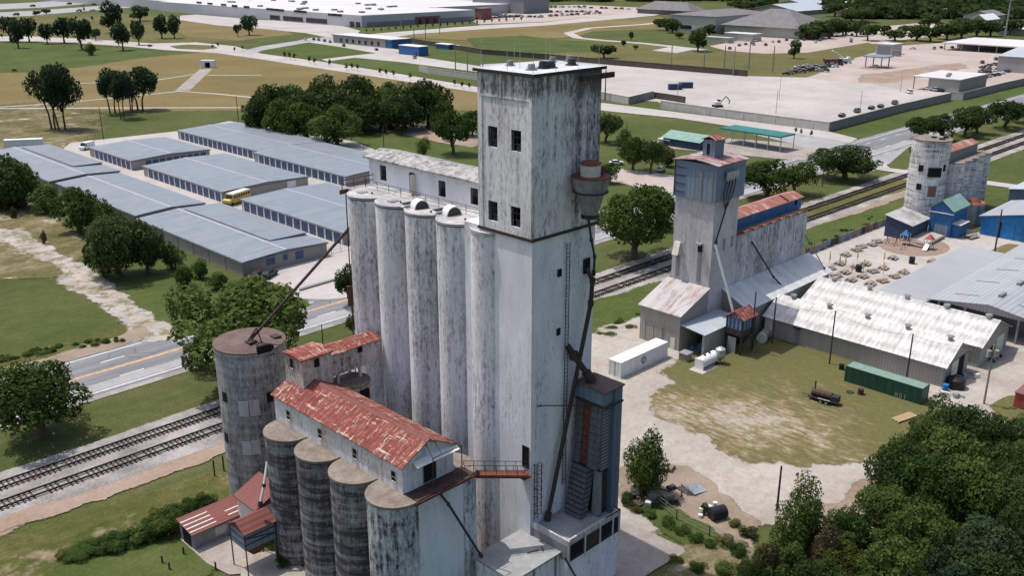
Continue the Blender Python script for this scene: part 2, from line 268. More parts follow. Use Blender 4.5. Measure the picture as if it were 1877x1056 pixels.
# ------------------------------------------------------------------ mesh tools
class MB:
    def __init__(s): s.v = []; s.f = []; s.mi = []; s.i = 0
    def add(s, vs, fs):
        n = len(s.v); s.v += [tuple(v) for v in vs]
        for f in fs: s.f.append(tuple(i+n for i in f)); s.mi.append(s.i)
        return s
    def box(s, x0, x1, y0, y1, z0, z1):
        return s.add([(x0, y0, z0), (x1, y0, z0), (x1, y1, z0), (x0, y1, z0), (x0, y0, z1), (x1, y0, z1), (x1, y1, z1), (x0, y1, z1)],
                     [(3, 2, 1, 0), (4, 5, 6, 7), (0, 1, 5, 4), (1, 2, 6, 5), (2, 3, 7, 6), (3, 0, 4, 7)])
    def hexa(s, p):     # 8 points: bottom loop, top loop
        return s.add(p, [(3, 2, 1, 0), (4, 5, 6, 7), (0, 1, 5, 4), (1, 2, 6, 5), (2, 3, 7, 6), (3, 0, 4, 7)])
    def obox(s, c, a, b, h, z0=0.0):    # box on centre c, half-vectors a and b (2D), from z0 up to z0+h
        q = [(c[0]-a[0]-b[0], c[1]-a[1]-b[1]), (c[0]+a[0]-b[0], c[1]+a[1]-b[1]), (c[0]+a[0]+b[0], c[1]+a[1]+b[1]), (c[0]-a[0]+b[0], c[1]-a[1]+b[1])]
        return s.hexa([(x, y, z0) for x, y in q]+[(x, y, z0+h) for x, y in q])
    def prism(s, pts, z0, z1):
        n = len(pts); ar = sum(pts[i][0]*pts[(i+1) % n][1]-pts[(i+1) % n][0]*pts[i][1] for i in range(n))
        if ar < 0: pts = pts[::-1]
        return s.add([(x, y, z0) for x, y in pts]+[(x, y, z1) for x, y in pts],
                     [tuple(range(n))[::-1], tuple(range(n, 2*n))]+[(i, (i+1) % n, n+(i+1) % n, n+i) for i in range(n)])
    def extr(s, pts, d):  # planar 3D loop extruded by vector d
        n = len(pts); return s.add(list(pts)+[(p[0]+d[0], p[1]+d[1], p[2]+d[2]) for p in pts],
                     [tuple(range(n))[::-1], tuple(range(n, 2*n))]+[(i, (i+1) % n, n+(i+1) % n, n+i) for i in range(n)])
    def cyl(s, x, y, z0, z1, r, rt=None, n=24, a0=0, cap=True):
        rt = r if rt is None else rt
        A = [a0+2*math.pi*i/n for i in range(n)]
        return s.add([(x+r*math.cos(a), y+r*math.sin(a), z0) for a in A]+[(x+rt*math.cos(a), y+rt*math.sin(a), z1) for a in A],
                     [(i, (i+1) % n, n+(i+1) % n, n+i) for i in range(n)]+([tuple(range(n))[::-1], tuple(range(n, 2*n))] if cap else []))
    def tube(s, p, q, r, rt=None, n=8):
        rt = r if rt is None else rt
        p = Vector(p); q = Vector(q); d = (q-p).normalized(); u = d.orthogonal().normalized(); w_ = d.cross(u)
        A = [2*math.pi*i/n for i in range(n)]
        return s.add([p+u*(r*math.cos(a))+w_*(r*math.sin(a)) for a in A]+[q+u*(rt*math.cos(a))+w_*(rt*math.sin(a)) for a in A],
                     [(i, (i+1) % n, n+(i+1) % n, n+i) for i in range(n)]+[tuple(range(n))[::-1], tuple(range(n, 2*n))])
    def path(s, P, r, n=8):
        for a, b in zip(P, P[1:]): s.tube(a, b, r, None, n)
        return s
    def build(s, name, mat, parent=None, smooth=False):
        off = Vector(OFF.get(parent.name, (0, 0, 0))) if parent else Vector((0, 0, 0))
        me = D.meshes.new(name); me.from_pydata([tuple(Vector(v)-off) for v in s.v], [], s.f)
        for m in (mat if isinstance(mat, list) else [mat]): me.materials.append(m)
        if isinstance(mat, list): me.polygons.foreach_set('material_index', s.mi)
        me.validate(); me.update()
        if smooth:
            me.polygons.foreach_set('use_smooth', [True]*len(me.polygons)); me.set_sharp_from_angle(angle=math.radians(smooth if smooth is not True else 40))
        o = D.objects.new(name, me); COL.objects.link(o)
        if parent: o.parent = parent; OFF[o.name] = tuple(off)
        return o
OFF = {}
def tag(o, label, cat, group=None):
    o['label'] = label; o['category'] = cat
    if group: o['group'] = group
    return o
def thing(name, label, cat, loc=(0, 0, 0), group=None):
    o = D.objects.new(name, None); COL.objects.link(o); o.location = loc; o.empty_display_size = .5
    OFF[o.name] = tuple(loc); return tag(o, label, cat, group)
def struct(o, kind='structure'): o['kind'] = kind; return o
def dup(root, loc, rz=0.0, label=None, group=None, sc=None):
    r = root.copy(); COL.objects.link(r); r.location = loc; r.rotation_euler = (0, 0, rz)
    if sc: r.scale = (sc, sc, sc)
    if label: r['label'] = label
    if group: r['group'] = group
    for ch in root.children:
        c = ch.copy(); COL.objects.link(c); c.parent = r
        for g2 in ch.children:
            d = g2.copy(); COL.objects.link(d); d.parent = c
    return r
RN = random.Random(11)
def jitter(pts, step, amp):
    out = []; n = len(pts)
    for i in range(n):
        a = Vector(pts[i]); b = Vector(pts[(i+1) % n]); d = b-a; L = d.length; k = max(1, min(40, int(L/step)))
        nn = Vector((-d.y, d.x))/max(L, 1e-6)
        for j in range(k):
            p = a+d*(j/k); 
            if amp: p = p+nn*RN.uniform(-amp, amp)
            out.append((p.x, p.y))
    return out
LV = [0.0]
SOFT = {}
def softmat(mat):
    if mat.name in SOFT: return SOFT[mat.name]
    m = mat.copy(); m.name = mat.name+'_ragged'; t = m.node_tree; b = t.nodes['Principled BSDF']; at = t.nodes.new('ShaderNodeAttribute'); at.attribute_name = 'edge'
    def noise(sc):
        n = t.nodes.new('ShaderNodeTexNoise'); n.inputs['Scale'].default_value = sc; n.inputs['Detail'].default_value = 9; n.inputs['Roughness'].default_value = .75
        g_ = t.nodes.new('ShaderNodeNewGeometry'); t.links.new(g_.outputs['Position'], n.inputs['Vector']); return n.outputs['Fac']
    a = t.nodes.new('ShaderNodeMath'); a.operation = 'MULTIPLY_ADD'; a.inputs[1].default_value = 2.6; t.links.new(noise(.45), a.inputs[0]); a.inputs[2].default_value = -2.23
    c = t.nodes.new('ShaderNodeMath'); c.operation = 'MULTIPLY_ADD'; c.inputs[1].default_value = 2.0; t.links.new(at.outputs['Fac'], c.inputs[0]); t.links.new(a.outputs[0], c.inputs[2])
    rp = t.nodes.new('ShaderNodeMapRange'); rp.inputs[1].default_value = .12; rp.inputs[2].default_value = .42; t.links.new(c.outputs[0], rp.inputs[0])
    mx = t.nodes.new('ShaderNodeMixShader'); tr = t.nodes.new('ShaderNodeBsdfTransparent'); t.links.new(rp.outputs[0], mx.inputs[0]); t.links.new(tr.outputs[0], mx.inputs[1]); t.links.new(b.outputs[0], mx.inputs[2])
    t.links.new(mx.outputs[0], t.nodes['Material Output'].inputs[0]); SOFT[mat.name] = m; return m
def patch(name, mat, px, amp=0.0, step=3.0, world=False, lift=None):
    if amp and lift is None:
        LV[0] += .0016; z = LV[0]; pts = px if world else [g(u, v) for u, v in px]
        if sum(pts[i][0]*pts[(i+1) % len(pts)][1]-pts[(i+1) % len(pts)][0]*pts[i][1] for i in range(len(pts))) < 0: pts = pts[::-1]
        pts = jitter(pts, step, amp*.8); n = len(pts); wd = amp*3; inn = []; out = []
        for i in range(n):
            a, p, b = Vector(pts[i-1]), Vector(pts[i]), Vector(pts[(i+1) % n]); d = (b-a); d = d.normalized() if d.length > 1e-6 else Vector((1, 0)); nn = Vector((d.y, -d.x))
            inn.append((p.x, p.y, z)); q = p+nn*wd; out.append((q.x, q.y, z))
        me = D.meshes.new(name); me.from_pydata(inn+out, [], [tuple(range(n))]+[(i, n+i, n+(i+1) % n, (i+1) % n) for i in range(n)])
        at = me.attributes.new('edge', 'FLOAT', 'POINT'); at.data.foreach_set('value', [1.0]*n+[0.0]*n); me.materials.append(softmat(mat)); me.update()
        o = D.objects.new(name, me); COL.objects.link(o); return struct(o)
    LV[0] += .0016; z = LV[0] if lift is None else lift
    pts = px if world else [g(u, v) for u, v in px]
    if amp: pts = jitter(pts, step, amp)
    o = MB().add([(x, y, z) for x, y in pts], [tuple(range(len(pts)))]).build(name, mat)
    if o.data.polygons[0].normal.z < 0: o.data.flip_normals()
    return struct(o)
def strip(name, mat, px, wd, world=False):
    P = [Vector(p if world else g(*p)) for p in px]; l = []; r = []
    for i, p in enumerate(P):
        d = (P[min(i+1, len(P)-1)]-P[max(i-1, 0)]).normalized(); n = Vector((-d.y, d.x))*(wd/2)
        l.append(tuple(p+n)); r.append(tuple(p-n))
    return patch(name, mat, l+r[::-1], world=True)
# ------------------------------------------------------------------ ground, roads, yards
gm = MB().add([(-3000, -3000, 0), (9000, -3000, 0), (9000, 9000, 0), (-3000, 9000, 0)], [(0, 1, 2, 3)]).build('ground', MT['grass']); struct(gm)
patch('dry_field', MT['dry'], [(-60, 126), (60, 126), (130, 117), (250, 101), (330, 94), (420, 94), (470, 103), (600, 122), (720, 141), (875, 167), (960, 185), (960, 205), (875, 196), (800, 200), (440, 198), (300, 199), (0, 200), (-60, 200)], 6, 20)
patch('far_field', MT['olive'], [(0, 28), (250, 26), (470, 40), (480, 60), (440, 74), (300, 78), (200, 72), (0, 62), (-60, 60), (-60, 30)], 5, 60)
patch('far_field', MT['dry'], [(330, 40), (420, 34), (500, 52), (520, 62), (430, 72), (350, 66)], 5, 60)
patch('far_field', MT['dry'], [(735, 66), (880, 52), (1010, 44), (1210, 30), (1260, 50), (1080, 56), (1040, 66), (960, 72), (890, 74)], 4, 40)
patch('far_field', MT['olive'], [(700, 70), (890, 76), (960, 74), (1040, 70), (1200, 82), (1300, 96), (1480, 78), (1720, 62), (1740, 72), (1640, 84), (1560, 110), (1480, 142), (1370, 139), (1100, 107), (880, 94)], 4, 30)
patch('field', MT['lush'], [(870, 70), (960, 66), (1110, 82), (1100, 92), (1000, 96), (880, 86)], 4, 30)
patch('field', MT['lush'], [(455, 88), (520, 74), (600, 80), (690, 96), (640, 104), (560, 106)], 2, 25)
patch('field', MT['lush'], [(606, 112), (680, 106), (770, 122), (880, 134), (880, 142), (780, 138), (660, 126)], 2, 25)
patch('field', MT['lush'], [(776, 98), (830, 88), (880, 92), (885, 118), (800, 108)], 2, 25)
patch('field', MT['lush'], [(-60, 76), (120, 82), (240, 92), (330, 97), (130, 117), (60, 128), (-60, 128)], 12, 30)
patch('field', MT['grass'], [(1095, 205), (1240, 218), (1510, 262), (1500, 275), (1330, 258), (1180, 260), (1110, 300), (1090, 290)], 1.5, 12)
patch('field', MT['lush'], [(1530, 236), (1660, 205), (1877, 155), (1960, 140), (1960, 175), (1877, 195), (1690, 245), (1600, 262), (1560, 250)], 1.2, 12)
patch('weedy_ground', MT['weeds'], [(-40, 200), (70, 200), (130, 225), (115, 262), (30, 268), (-40, 262)], 9, 12)
# highways and distant roads
patch('highway', MT['greyroad'], [(-80, 10), (60, 4), (180, -6), (330, -14), (360, -6), (190, 4), (80, 13), (-80, 20)], 0)
patch('highway', MT['greyroad'], [(-80, 26), (60, 19), (200, 9), (330, 1), (345, 5), (200, 16), (60, 28), (-80, 35)], 0)
patch('access_road', MT['concrete'], [(-80, 66), (60, 66), (120, 69), (210, 74), (280, 79), (360, 77), (430, 84), (480, 98), (600, 114), (720, 133), (880, 160), (980, 180), (1100, 188), (1100, 202), (960, 190), (875, 169), (720, 145), (600, 127), (470, 107), (400, 97), (300, 91), (240, 85), (120, 77), (-80, 73)])
patch('traffic_island', MT['olive'], [(310, 84), (345, 81), (392, 83), (400, 88), (370, 91), (325, 89)], 0)
patch('access_road', MT['concrete'], [(690, 90), (760, 102), (880, 121), (960, 132), (960, 140), (880, 132), (740, 114), (650, 105), (600, 112), (590, 108), (640, 102), (690, 97)])
patch('parking_lot', MT['concrete'], [(545, 74), (575, 68), (690, 82), (750, 95), (690, 97), (620, 85)])
patch('dock_yard', MT['concrete'], [(330, 28), (360, 26), (480, 36), (600, 40), (640, 50), (660, 56), (650, 66), (600, 68), (560, 60), (480, 52), (400, 46), (330, 36)])
patch('access_road', MT['concrete'], [(640, 66), (700, 60), (880, 46), (1000, 40), (1190, 20), (1230, 20), (1200, 28), (1000, 46), (880, 53), (760, 62), (690, 72)])
patch('access_road', MT['greyroad'], [(430, 96), (480, 84), (560, 72), (640, 62), (660, 68), (560, 78), (480, 92), (460, 100)])
patch('parking_lot', MT['pink'], [(862, 37), (960, 12), (1060, 8), (1190, 14), (1210, 20), (1190, 21), (1000, 39), (880, 44)])
strip('path', MT['concrete'], [(1250, 36), (1180, 44), (1080, 51), (1042, 60), (1060, 69), (1100, 73), (1180, 79), (1290, 91)], 9)
strip('path', MT['concrete'], [(-60, 199), (200, 197.5), (440, 197)], 2.6)
strip('path', MT['concrete'], [(140, 186), (200, 180), (330, 167), (400, 172), (480, 180)], 2.2)
strip('path', MT['concrete'], [(0, 196), (60, 192), (140, 186)], 2.2)
strip('path', MT['concrete'], [(130, 153), (185, 151), (290, 146), (355, 136), (400, 138), (480, 137)], 2.2)
strip('ramp_path', MT['pad'], [(334, 166), (378, 126)], 7)
patch('sand_court', MT['concrete'], [(1195, 92), (1225, 86), (1272, 90), (1240, 97)])
patch('parking_lot', MT['pink'], [(1300, 84), (1400, 66), (1500, 68), (1600, 50), (1700, 40), (1740, 46), (1700, 62), (1600, 76), (1480, 96), (1400, 98), (1330, 92)])
patch('parking_lot', MT['pink'], [(1530, 62), (1620, 52), (1700, 44), (1790, 50), (1790, 56), (1660, 72), (1600, 80)])
# the walled concrete yard
patch('concrete_yard', MT['concrete'], [(880, 118), (1050, 108), (1100, 109), (1370, 139), (1480, 142), (1560, 112), (1640, 84), (1730, 78), (1960, 96), (1960, 128), (1877, 147), (1740, 173), (1521, 231), (1211, 189), (1205, 186), (1110, 180), (1040, 172), (880, 150)])
patch('gravel_yard', MT['pink'], [(1486, 142), (1560, 114), (1640, 86), (1730, 80), (1960, 98), (1960, 126), (1877, 142), (1740, 168), (1690, 168), (1600, 152)], 3, 15)
patch('dark_soil', MT['reddirt'], [(1578, 150), (1590, 138), (1660, 128), (1760, 116), (1765, 124), (1680, 140), (1620, 152)], 2, 8)
patch('soil_island', MT['brown'], [(1573, 125), (1600, 119), (1637, 120), (1610, 128)])
patch('road_verge', MT['concrete'], [(1100, 188), (1150, 194), (1230, 204), (1520, 241), (1572, 254), (1556, 262), (1500, 256), (1240, 216), (1100, 202)])
# yard street and crossing
patch('street', MT['greyroad'], [(1400, 236), (1520, 254), (1560, 262), (1640, 250), (1690, 232), (1700, 250), (1670, 266), (1630, 300), (1590, 318), (1550, 305), (1500, 275), (1380, 246)])
LV[0] += .01
# highway past the elevators runs along the railway
def bandX(name, mat, y0, y1, x0, x1, dy=0.0, lift=None):
    f = lambda x: dy*x
    return patch(name, mat, [(x0, y0+f(x0)), (x1, y0+f(x1)), (x1, y1+f(x1)), (x0, y1+f(x0))], world=True, lift=lift)
patch('verge', MT['grassrough'], [(-300, 152), (120, 151.5), (120, 158), (60, 160), (0, 158), (-300, 158)], 1.0, 3, world=True)
bandX('road_shoulder', MT['ballast'], 133.6, 152.4, -400, 1300)
bandX('road', MT['asphalt'], 135.0, 151.6, -400, 1300)
for y, wd in ((150.3, .3), (136.1, .3)): bandX('road_marking', MT['white'], y-wd/2, y+wd/2, -400, 700)
bandX('road_marking', MT['yellow'], 142.85, 143.5, -400, 235)
LV[0] += .006; zl = LV[0]
for y in (146.7, 139.5):
    m = MB()
    for k in range(-20, 45): m.add([(k*12.2+4, y-.13, zl), (k*12.2+8, y-.13, zl), (k*12.2+8, y+.13, zl), (k*12.2+4, y+.13, zl)], [(0, 1, 2, 3)])
    struct(m.build('road_marking', MT['white']))
bandX('light_lane', MT['greyroad'], 136.5, 139.2, -400, 400, lift=zl-.003)
# railway
patch('rail_shoulder', MT['reddirt'], [(-400, 107.8), (-60, 108), (60, 107.4), (100, 106.6), (160, 105.4), (300, 103), (300, 112), (-400, 118)], .9, 4, world=True)
patch('railway_ballast', MT['ballast'], [(-400, 114.5), (0, 109.9), (100, 108.3), (200, 106.9), (400, 104), (1400, 92), (1400, 107), (400, 117.5), (200, 119), (0, 121), (-400, 125)], .35, 4, world=True)
zt = LV[0]+.02
def track(lab, y0, sl_):
    fy = lambda x: y0+sl_*x
    r = thing('railway_track', lab, 'railway track', (0, y0, 0), 'railway tracks')
    for s in (-.78, .78):
        m = MB(); xs = [-300+40*i for i in range(46)]
        for a, b in zip(xs, xs[1:]):
            for (w0, h0, h1) in ((.09, zt+.14, zt+.34),):
                m.hexa([(a, fy(a)+s-w0, h0), (b, fy(b)+s-w0, h0), (b, fy(b)+s+w0, h0), (a, fy(a)+s+w0, h0), (a, fy(a)+s-w0, h1), (b, fy(b)+s-w0, h1), (b, fy(b)+s+w0, h1), (a, fy(a)+s+w0, h1)])
        m.build('rail', MT['rail'], r)
    m = MB(); x = -120
    while x < 420:
        if RN.random() > .08:
            q = RN.uniform(-.05, .05); h = zt+RN.choice((.03, .06, .12, .14)); m.box(x-.11, x+.11, fy(x)-1.3+q, fy(x)+1.3+q, zt-.1, h)
        x += .62*RN.choice((1, 1, 1, 1.05))
    o = m.build('sleepers', MT['darkwood'], r); o['kind'] = 'stuff'
track('railway track on pale ballast, the one nearer the highway', 117.9, -.012)
track('railway track beside the reddish dirt strip, the one nearer the white elevators', 113.2, -.0140)
# far street markings near the crossing, paths, lanes
patch('cracked_lane', MT['cracked'], [(-60, 400), (0, 412), (50, 428), (80, 436), (100, 456), (165, 494), (215, 522), (262, 556), (318, 592), (316, 620), (272, 622), (262, 604), (236, 580), (190, 556), (140, 528), (108, 500), (60, 470), (0, 446), (-60, 430)], 1.3, 2)
patch('weedy_ground', MT['weeds'], [(-60, 440), (0, 448), (60, 474), (108, 504), (100, 508), (0, 508), (-60, 505)], 1, 3)
patch('rough_grass', MT['weeds'], [(-60, 372), (60, 376), (120, 420), (160, 450), (175, 480), (150, 478), (100, 448), (60, 424), (-60, 404)], 1, 3)
patch('rough_grass', MT['lush'], [(150, 470), (240, 500), (440, 520), (530, 535), (560, 560), (330, 615), (318, 592), (255, 550)], 1, 4)
patch('bare_edge', MT['brown'], [(150, 640), (200, 625), (262, 603), (275, 612), (200, 640), (110, 664), (60, 672), (0, 690), (-60, 700), (-60, 694), (0, 680), (100, 655)], .5, 2)
patch('storage_yard', MT['concrete'], [(130, 262), (330, 240), (420, 222), (600, 250), (700, 270), (760, 340), (760, 440), (660, 470), (655, 503), (590, 520), (538, 530), (500, 520), (470, 508), (560, 460), (300, 380), (80, 300)])
patch('entrance_drive', MT['concrete'], [(640, 503), (660, 498), (700, 540), (600, 550), (540, 548), (536, 530), (590, 520)])
patch('soil_patch', MT['reddirt'], [(690, 230), (720, 222), (800, 230), (862, 240), (880, 262), (860, 268), (800, 258), (720, 244)], 1.5, 6)
patch('shade_lawn', MT['lush'], [(650, 236), (690, 238), (800, 262), (880, 275), (880, 340), (760, 300), (660, 262)], 1, 6)
# lot across the tracks
patch('gravel_lot', MT['pink'], [(1110, 308), (1180, 316), (1240, 324), (1300, 326), (1330, 335), (1300, 356), (1230, 352), (1180, 344), (1120, 330)], .8, 5)
patch('gravel_lot', MT['pad'], [(1200, 258), (1240, 272), (1420, 290), (1470, 292), (1500, 275), (1440, 262), (1330, 255)], .8, 5)
strip('street', MT['greyroad'], [(1230, 330), (1330, 312), (1480, 306), (1560, 290)], 8)
strip('street', MT['concrete'], [(1605, 300), (1620, 310), (1680, 318), (1800, 334), (1960, 356)], 5.5)
patch('rail_verge', MT['olive'], [(1470, 385), (1640, 330), (1660, 330), (1660, 345), (1480, 400)], .8, 4)
patch('rail_bank', MT['lush'], [(980, 640), (1080, 560), (1200, 524), (1480, 425), (1670, 362), (1668, 392), (1480, 468), (1200, 580), (1090, 620), (1000, 680)], .8, 4)
# elevator yard
patch('gravel_yard_ground', MT['dirt'], [(1050, 640), (1095, 612), (1172, 588), (1250, 640), (1400, 625), (1730, 715), (1810, 660), (1837, 620), (1960, 590), (1960, 760), (1700, 790), (1620, 860), (1560, 930), (1440, 960), (1330, 930), (1200, 960), (1100, 1000), (1020, 960)], 1.2, 3)
patch('grass_island', MT['oval'], [(1235, 684), (1262, 668), (1300, 655), (1370, 632), (1420, 628), (1540, 664), (1560, 700), (1700, 742), (1672, 768), (1640, 792), (1590, 822), (1500, 842), (1380, 830), (1290, 790), (1222, 757), (1212, 742), (1232, 724), (1258, 706)], 1.7, 2.5)
patch('brown_soil', MT['brown'], [(1140, 868), (1180, 850), (1260, 862), (1330, 920), (1380, 960), (1370, 1010), (1300, 975), (1230, 940), (1150, 930)], .6, 2)
patch('brown_soil', MT['brown'], [(1480, 935), (1560, 930), (1600, 880), (1640, 870), (1640, 1000), (1500, 1030)], .9, 2)
patch('grass_strip', MT['lush'], [(1190, 935), (1225, 930), (1265, 955), (1310, 985), (1300, 1005), (1270, 1002), (1200, 965)], .5, 1.5)
patch('rubble_ground', MT['weeds'], [(1250, 1010), (1290, 1000), (1360, 1000), (1420, 1060), (1360, 1110), (1180, 1110), (1230, 1050)], .5, 1.5)
patch('concrete_pad', MT['pad'], [(1100, 950), (1140, 958), (1190, 977), (1252, 1006), (1256, 1014), (1200, 1047), (1140, 1088), (1090, 1130), (960, 1130), (960, 1000)])
# brewery yard
patch('beer_yard', MT['yardc'], [(1478, 470), (1560, 430), (1650, 402), (1700, 402), (1800, 428), (1877, 446), (1960, 468), (1960, 640), (1840, 650), (1700, 560), (1500, 530)])
patch('tan_grass', MT['dry'], [(1806, 470), (1850, 448), (1960, 470), (1960, 500), (1880, 482), (1830, 474)], .4, 2)
c = g(1673, 450); patch('mulch_bed', MT['mulch'], [(c[0]-.5+8.8*math.cos(a*.25), c[1]-.5+7.2*math.sin(a*.25)) for a in range(25)], world=True)
c2 = g(1810, 650); patch('grass_edge', MT['oval'], [(1820, 748), (1850, 730), (1960, 715), (1960, 790), (1850, 775)], .4, 2)
# bottom left rough ground
patch('dirt_track', MT['reddirt'], [(-60, 960), (0, 954), (120, 920), (250, 880), (410, 820), (410, 828), (250, 892), (120, 934), (0, 974), (-60, 990)], .5, 2)
patch('rough_grass', MT['grassrough'], [(-60, 1010), (60, 985), (200, 930), (330, 900), (420, 870), (430, 1000), (300, 1000), (100, 1056), (-60, 1090)], .8, 2)
patch('lawn', MT['lush'], [(100, 1056), (200, 1000), (330, 990), (370, 1050), (340, 1100), (60, 1100)], .8, 2)
patch('small_pad', MT['pad'], [(330, 990), (345, 984), (440, 985), (470, 1030), (520, 1050), (420, 1056), (380, 1035)])
patch('shed_pad', MT['dirt'], [(430, 1030), (490, 1015), (530, 1030), (620, 1100), (480, 1100)], .3, 1)
# ------------------------------------------------------------------ window and door helpers on -X and -Y facing walls
def win(root, axis, P, u, v, w, h, fm='steel', pm='dark', name='window', bars=1, th=.045, world=None):
    if world: a, z = world
    elif axis == 'X': _, a, z = onX(u, v, P)
    else: a, _, z = onY(u, v, P)
    B = (lambda m, a0, a1, z0, z1, d0, d1: m.box(P-d1, P-d0, a0, a1, z0, z1)) if axis == 'X' else (lambda m, a0, a1, z0, z1, d0, d1: m.box(a0, a1, P-d1, P-d0, z0, z1))
    m = MB(); t = th
    B(m, a-w/2, a-w/2+t, z-h/2, z+h/2, -.05, .09); B(m, a+w/2-t, a+w/2, z-h/2, z+h/2, -.05, .09)
    B(m, a-w/2+t, a+w/2-t, z-h/2, z-h/2+t, -.05, .12); B(m, a-w/2+t, a+w/2-t, z+h/2-t, z+h/2, -.05, .09)
    for k in range(bars):
        zz = z-h/2+h*(k+1)/(bars+1)*.8; B(m, a-w/2+t, a+w/2-t, zz-.03, zz+.03, -.04, .05)
    o = m.build(name, MT[fm], root)
    m = MB(); B(m, a-w/2+t, a+w/2-t, z-h/2+t, z+h/2-t, -.05, .02); m.build('pane', MT[pm], o)
    return o
def holed(m, X0, X1, y0, y1, z0, z1, holes):      # wall slab facing -X with real openings
    ye = sorted({y0, y1, *[q for h in holes for q in h[:2]]}); ze = sorted({z0, z1, *[q for h in holes for q in h[2:]]})
    for a, b in zip(ye, ye[1:]):
        run = None
        for c, d in zip(ze, ze[1:]):
            hit = any(h[0] <= (a+b)/2 <= h[1] and h[2] <= (c+d)/2 <= h[3] for h in holes)
            if not hit: run = (run[0], d) if run else (c, d)
            if (hit or d == z1) and run: m.box(X0, X1, a, b, *run); run = None
    return m
def opening(root, X, y, z, w, h, name='window', bars=1, mt='steel'):
    m = MB(); t = .06; x0, x1 = X+.12, X+.2
    m.box(x0, x1, y-w/2, y-w/2+t, z-h/2, z+h/2).box(x0, x1, y+w/2-t, y+w/2, z-h/2, z+h/2).box(x0, x1, y-w/2+t, y+w/2-t, z-h/2, z-h/2+t).box(x0, x1, y-w/2+t, y+w/2-t, z+h/2-t, z+h/2)
    for k in range(bars): zz = z-h/2+h*(k+1)/(bars+1); m.box(x0, x1, y-w/2+t, y+w/2-t, zz-.03, zz+.03)
    if bars: m.box(x0+.02, x1-.02, y-.03, y+.03, z-h/2+t, z+h/2-t)
    o = m.build(name, MT[mt], root)
    if bars: MB().box(X+.15, X+.17, y-w/2+t, y-.03, z-h/2+t, z-h*.18).build('pane', MT['glass'], o)
    return o
def gable(root, x0, x1, y0, y1, z0, ze, zr, ax, wm, rm, ov=.35, th=.12, rc=None, rname='roof'):
    m = MB()
    if ax == 'X':
        yc = (y0+y1)/2; m.extr([(x0, y0, z0), (x0, y1, z0), (x0, y1, ze), (x0, yc, zr), (x0, y0, ze)], (x1-x0, 0, 0))
    else:
        xc = (x0+x1)/2; m.extr([(x0, y0, z0), (x1, y0, z0), (x1, y0, ze), (xc, y0, zr), (x0, y0, ze)], (0, y1-y0, 0))
    m.build('wall', wm, root); m = MB()
    if ax == 'X':
        sl_ = (zr-ze)/((y1-y0)/2); zo = ze-ov*sl_+.02
        for ye in (y0-ov, y1+ov): m.extr([(x0-ov, ye, zo), (x0-ov, yc, zr+.02), (x0-ov, yc, zr+.02+th), (x0-ov, ye, zo+th)], (x1-x0+2*ov, 0, 0))
    else:
        sl_ = (zr-ze)/((x1-x0)/2); zo = ze-ov*sl_+.02
        for xe in (x0-ov, x1+ov): m.extr([(xe, y0-ov, zo), (xc, y0-ov, zr+.02), (xc, y0-ov, zr+.02+th), (xe, y0-ov, zo+th)], (0, y1-y0+2*ov, 0))
    o = m.build(rname, rm, root)
    if rc:
        m = MB()
        if ax == 'X': m.extr([(x0-ov-.02, yc-.35, zr+th-.35*sl_+.05), (x0-ov-.02, yc, zr+th+.07), (x0-ov-.02, yc+.35, zr+th-.35*sl_+.05)], (x1-x0+2*ov+.04, 0, 0))
        else: m.extr([(xc-.35, y0-ov-.02, zr+th-.35*sl_+.05), (xc, y0-ov-.02, zr+th+.07), (xc+.35, y0-ov-.02, zr+th-.35*sl_+.05)], (0, y1-y0+2*ov+.04, 0))
        m.build('ridge_cap', rc, o)
    return o
def ladder(m, x, y, z0, z1, nx, ny, w=.45, cage=False):     # nx, ny: outward normal
    tx, ty = -ny, nx; ox, oy = x+nx*.25, y+ny*.25
    for s in (-w/2, w/2): m.tube((ox+tx*s, oy+ty*s, z0), (ox+tx*s, oy+ty*s, z1), .04, n=5)
    z = z0+.2
    while z < z1: m.tube((ox-tx*w/2, oy-ty*w/2, z), (ox+tx*w/2, oy+ty*w/2, z), .025, n=4); z += .4
    z = z0+.5
    while z < z1:
        m.tube((x, y, z), (ox, oy, z), .03, n=4); z += 3
    if cage:
        z = z0+1
        while z < z1:
            P = [(ox+tx*w*.8*math.cos(a)+nx*(.75*math.sin(a)), oy+ty*w*.8*math.cos(a)+ny*(.75*math.sin(a)), z) for a in [math.pi*i/6 for i in range(7)]]
            m.path(P, .03, 4); z += .9
        for a in (.5, 1.57, 2.6):
            q = (ox+tx*w*.8*math.cos(a)+nx*.75*math.sin(a), oy+ty*w*.8*math.cos(a)+ny*.75*math.sin(a)); m.tube((*q, z0+1), (*q, z1), .025, n=4)
# ------------------------------------------------------------------ the tall white elevator
E1 = thing('grain_elevator', 'tall white weathered concrete grain elevator with square headhouse and a row of high silos', 'grain elevator', (64, 72, 0))
ZT = 37.0; SR = 2.62; CX = 62.0
for k in range(4):
    yc = 69.1+5.0*k
    m = MB().cyl(CX, yc, 0, ZT, SR, n=48); o = m.build('silo', MT['silo'], E1, 40); MB().cyl(CX, yc, ZT-.1, ZT-.003, SR+.03, n=48).build('rim_shadow_band', MT['steel'], o, 40)  # thin dark ring stands in for the shadow line under the roof rim
    MB().cyl(CX, yc, ZT-.002, ZT+.225+.006*k, SR+.07, n=48).build('silo_roof', MT['topslab'], o, 40)
    o = MB().cyl(CX+5.0, yc, 0, ZT, SR, n=32).build('silo', MT['silo'], E1, 40)
    MB().cyl(CX+5.0, yc, ZT-.002, ZT+.255+.006*k, SR+.07, n=32).build('silo_roof', MT['topslab'], o, 40)
MB().box(CX+.1, CX+4.9, 66.7, 86.4, .0, ZT-.05).build('inner_wall', MT['silo'], E1)
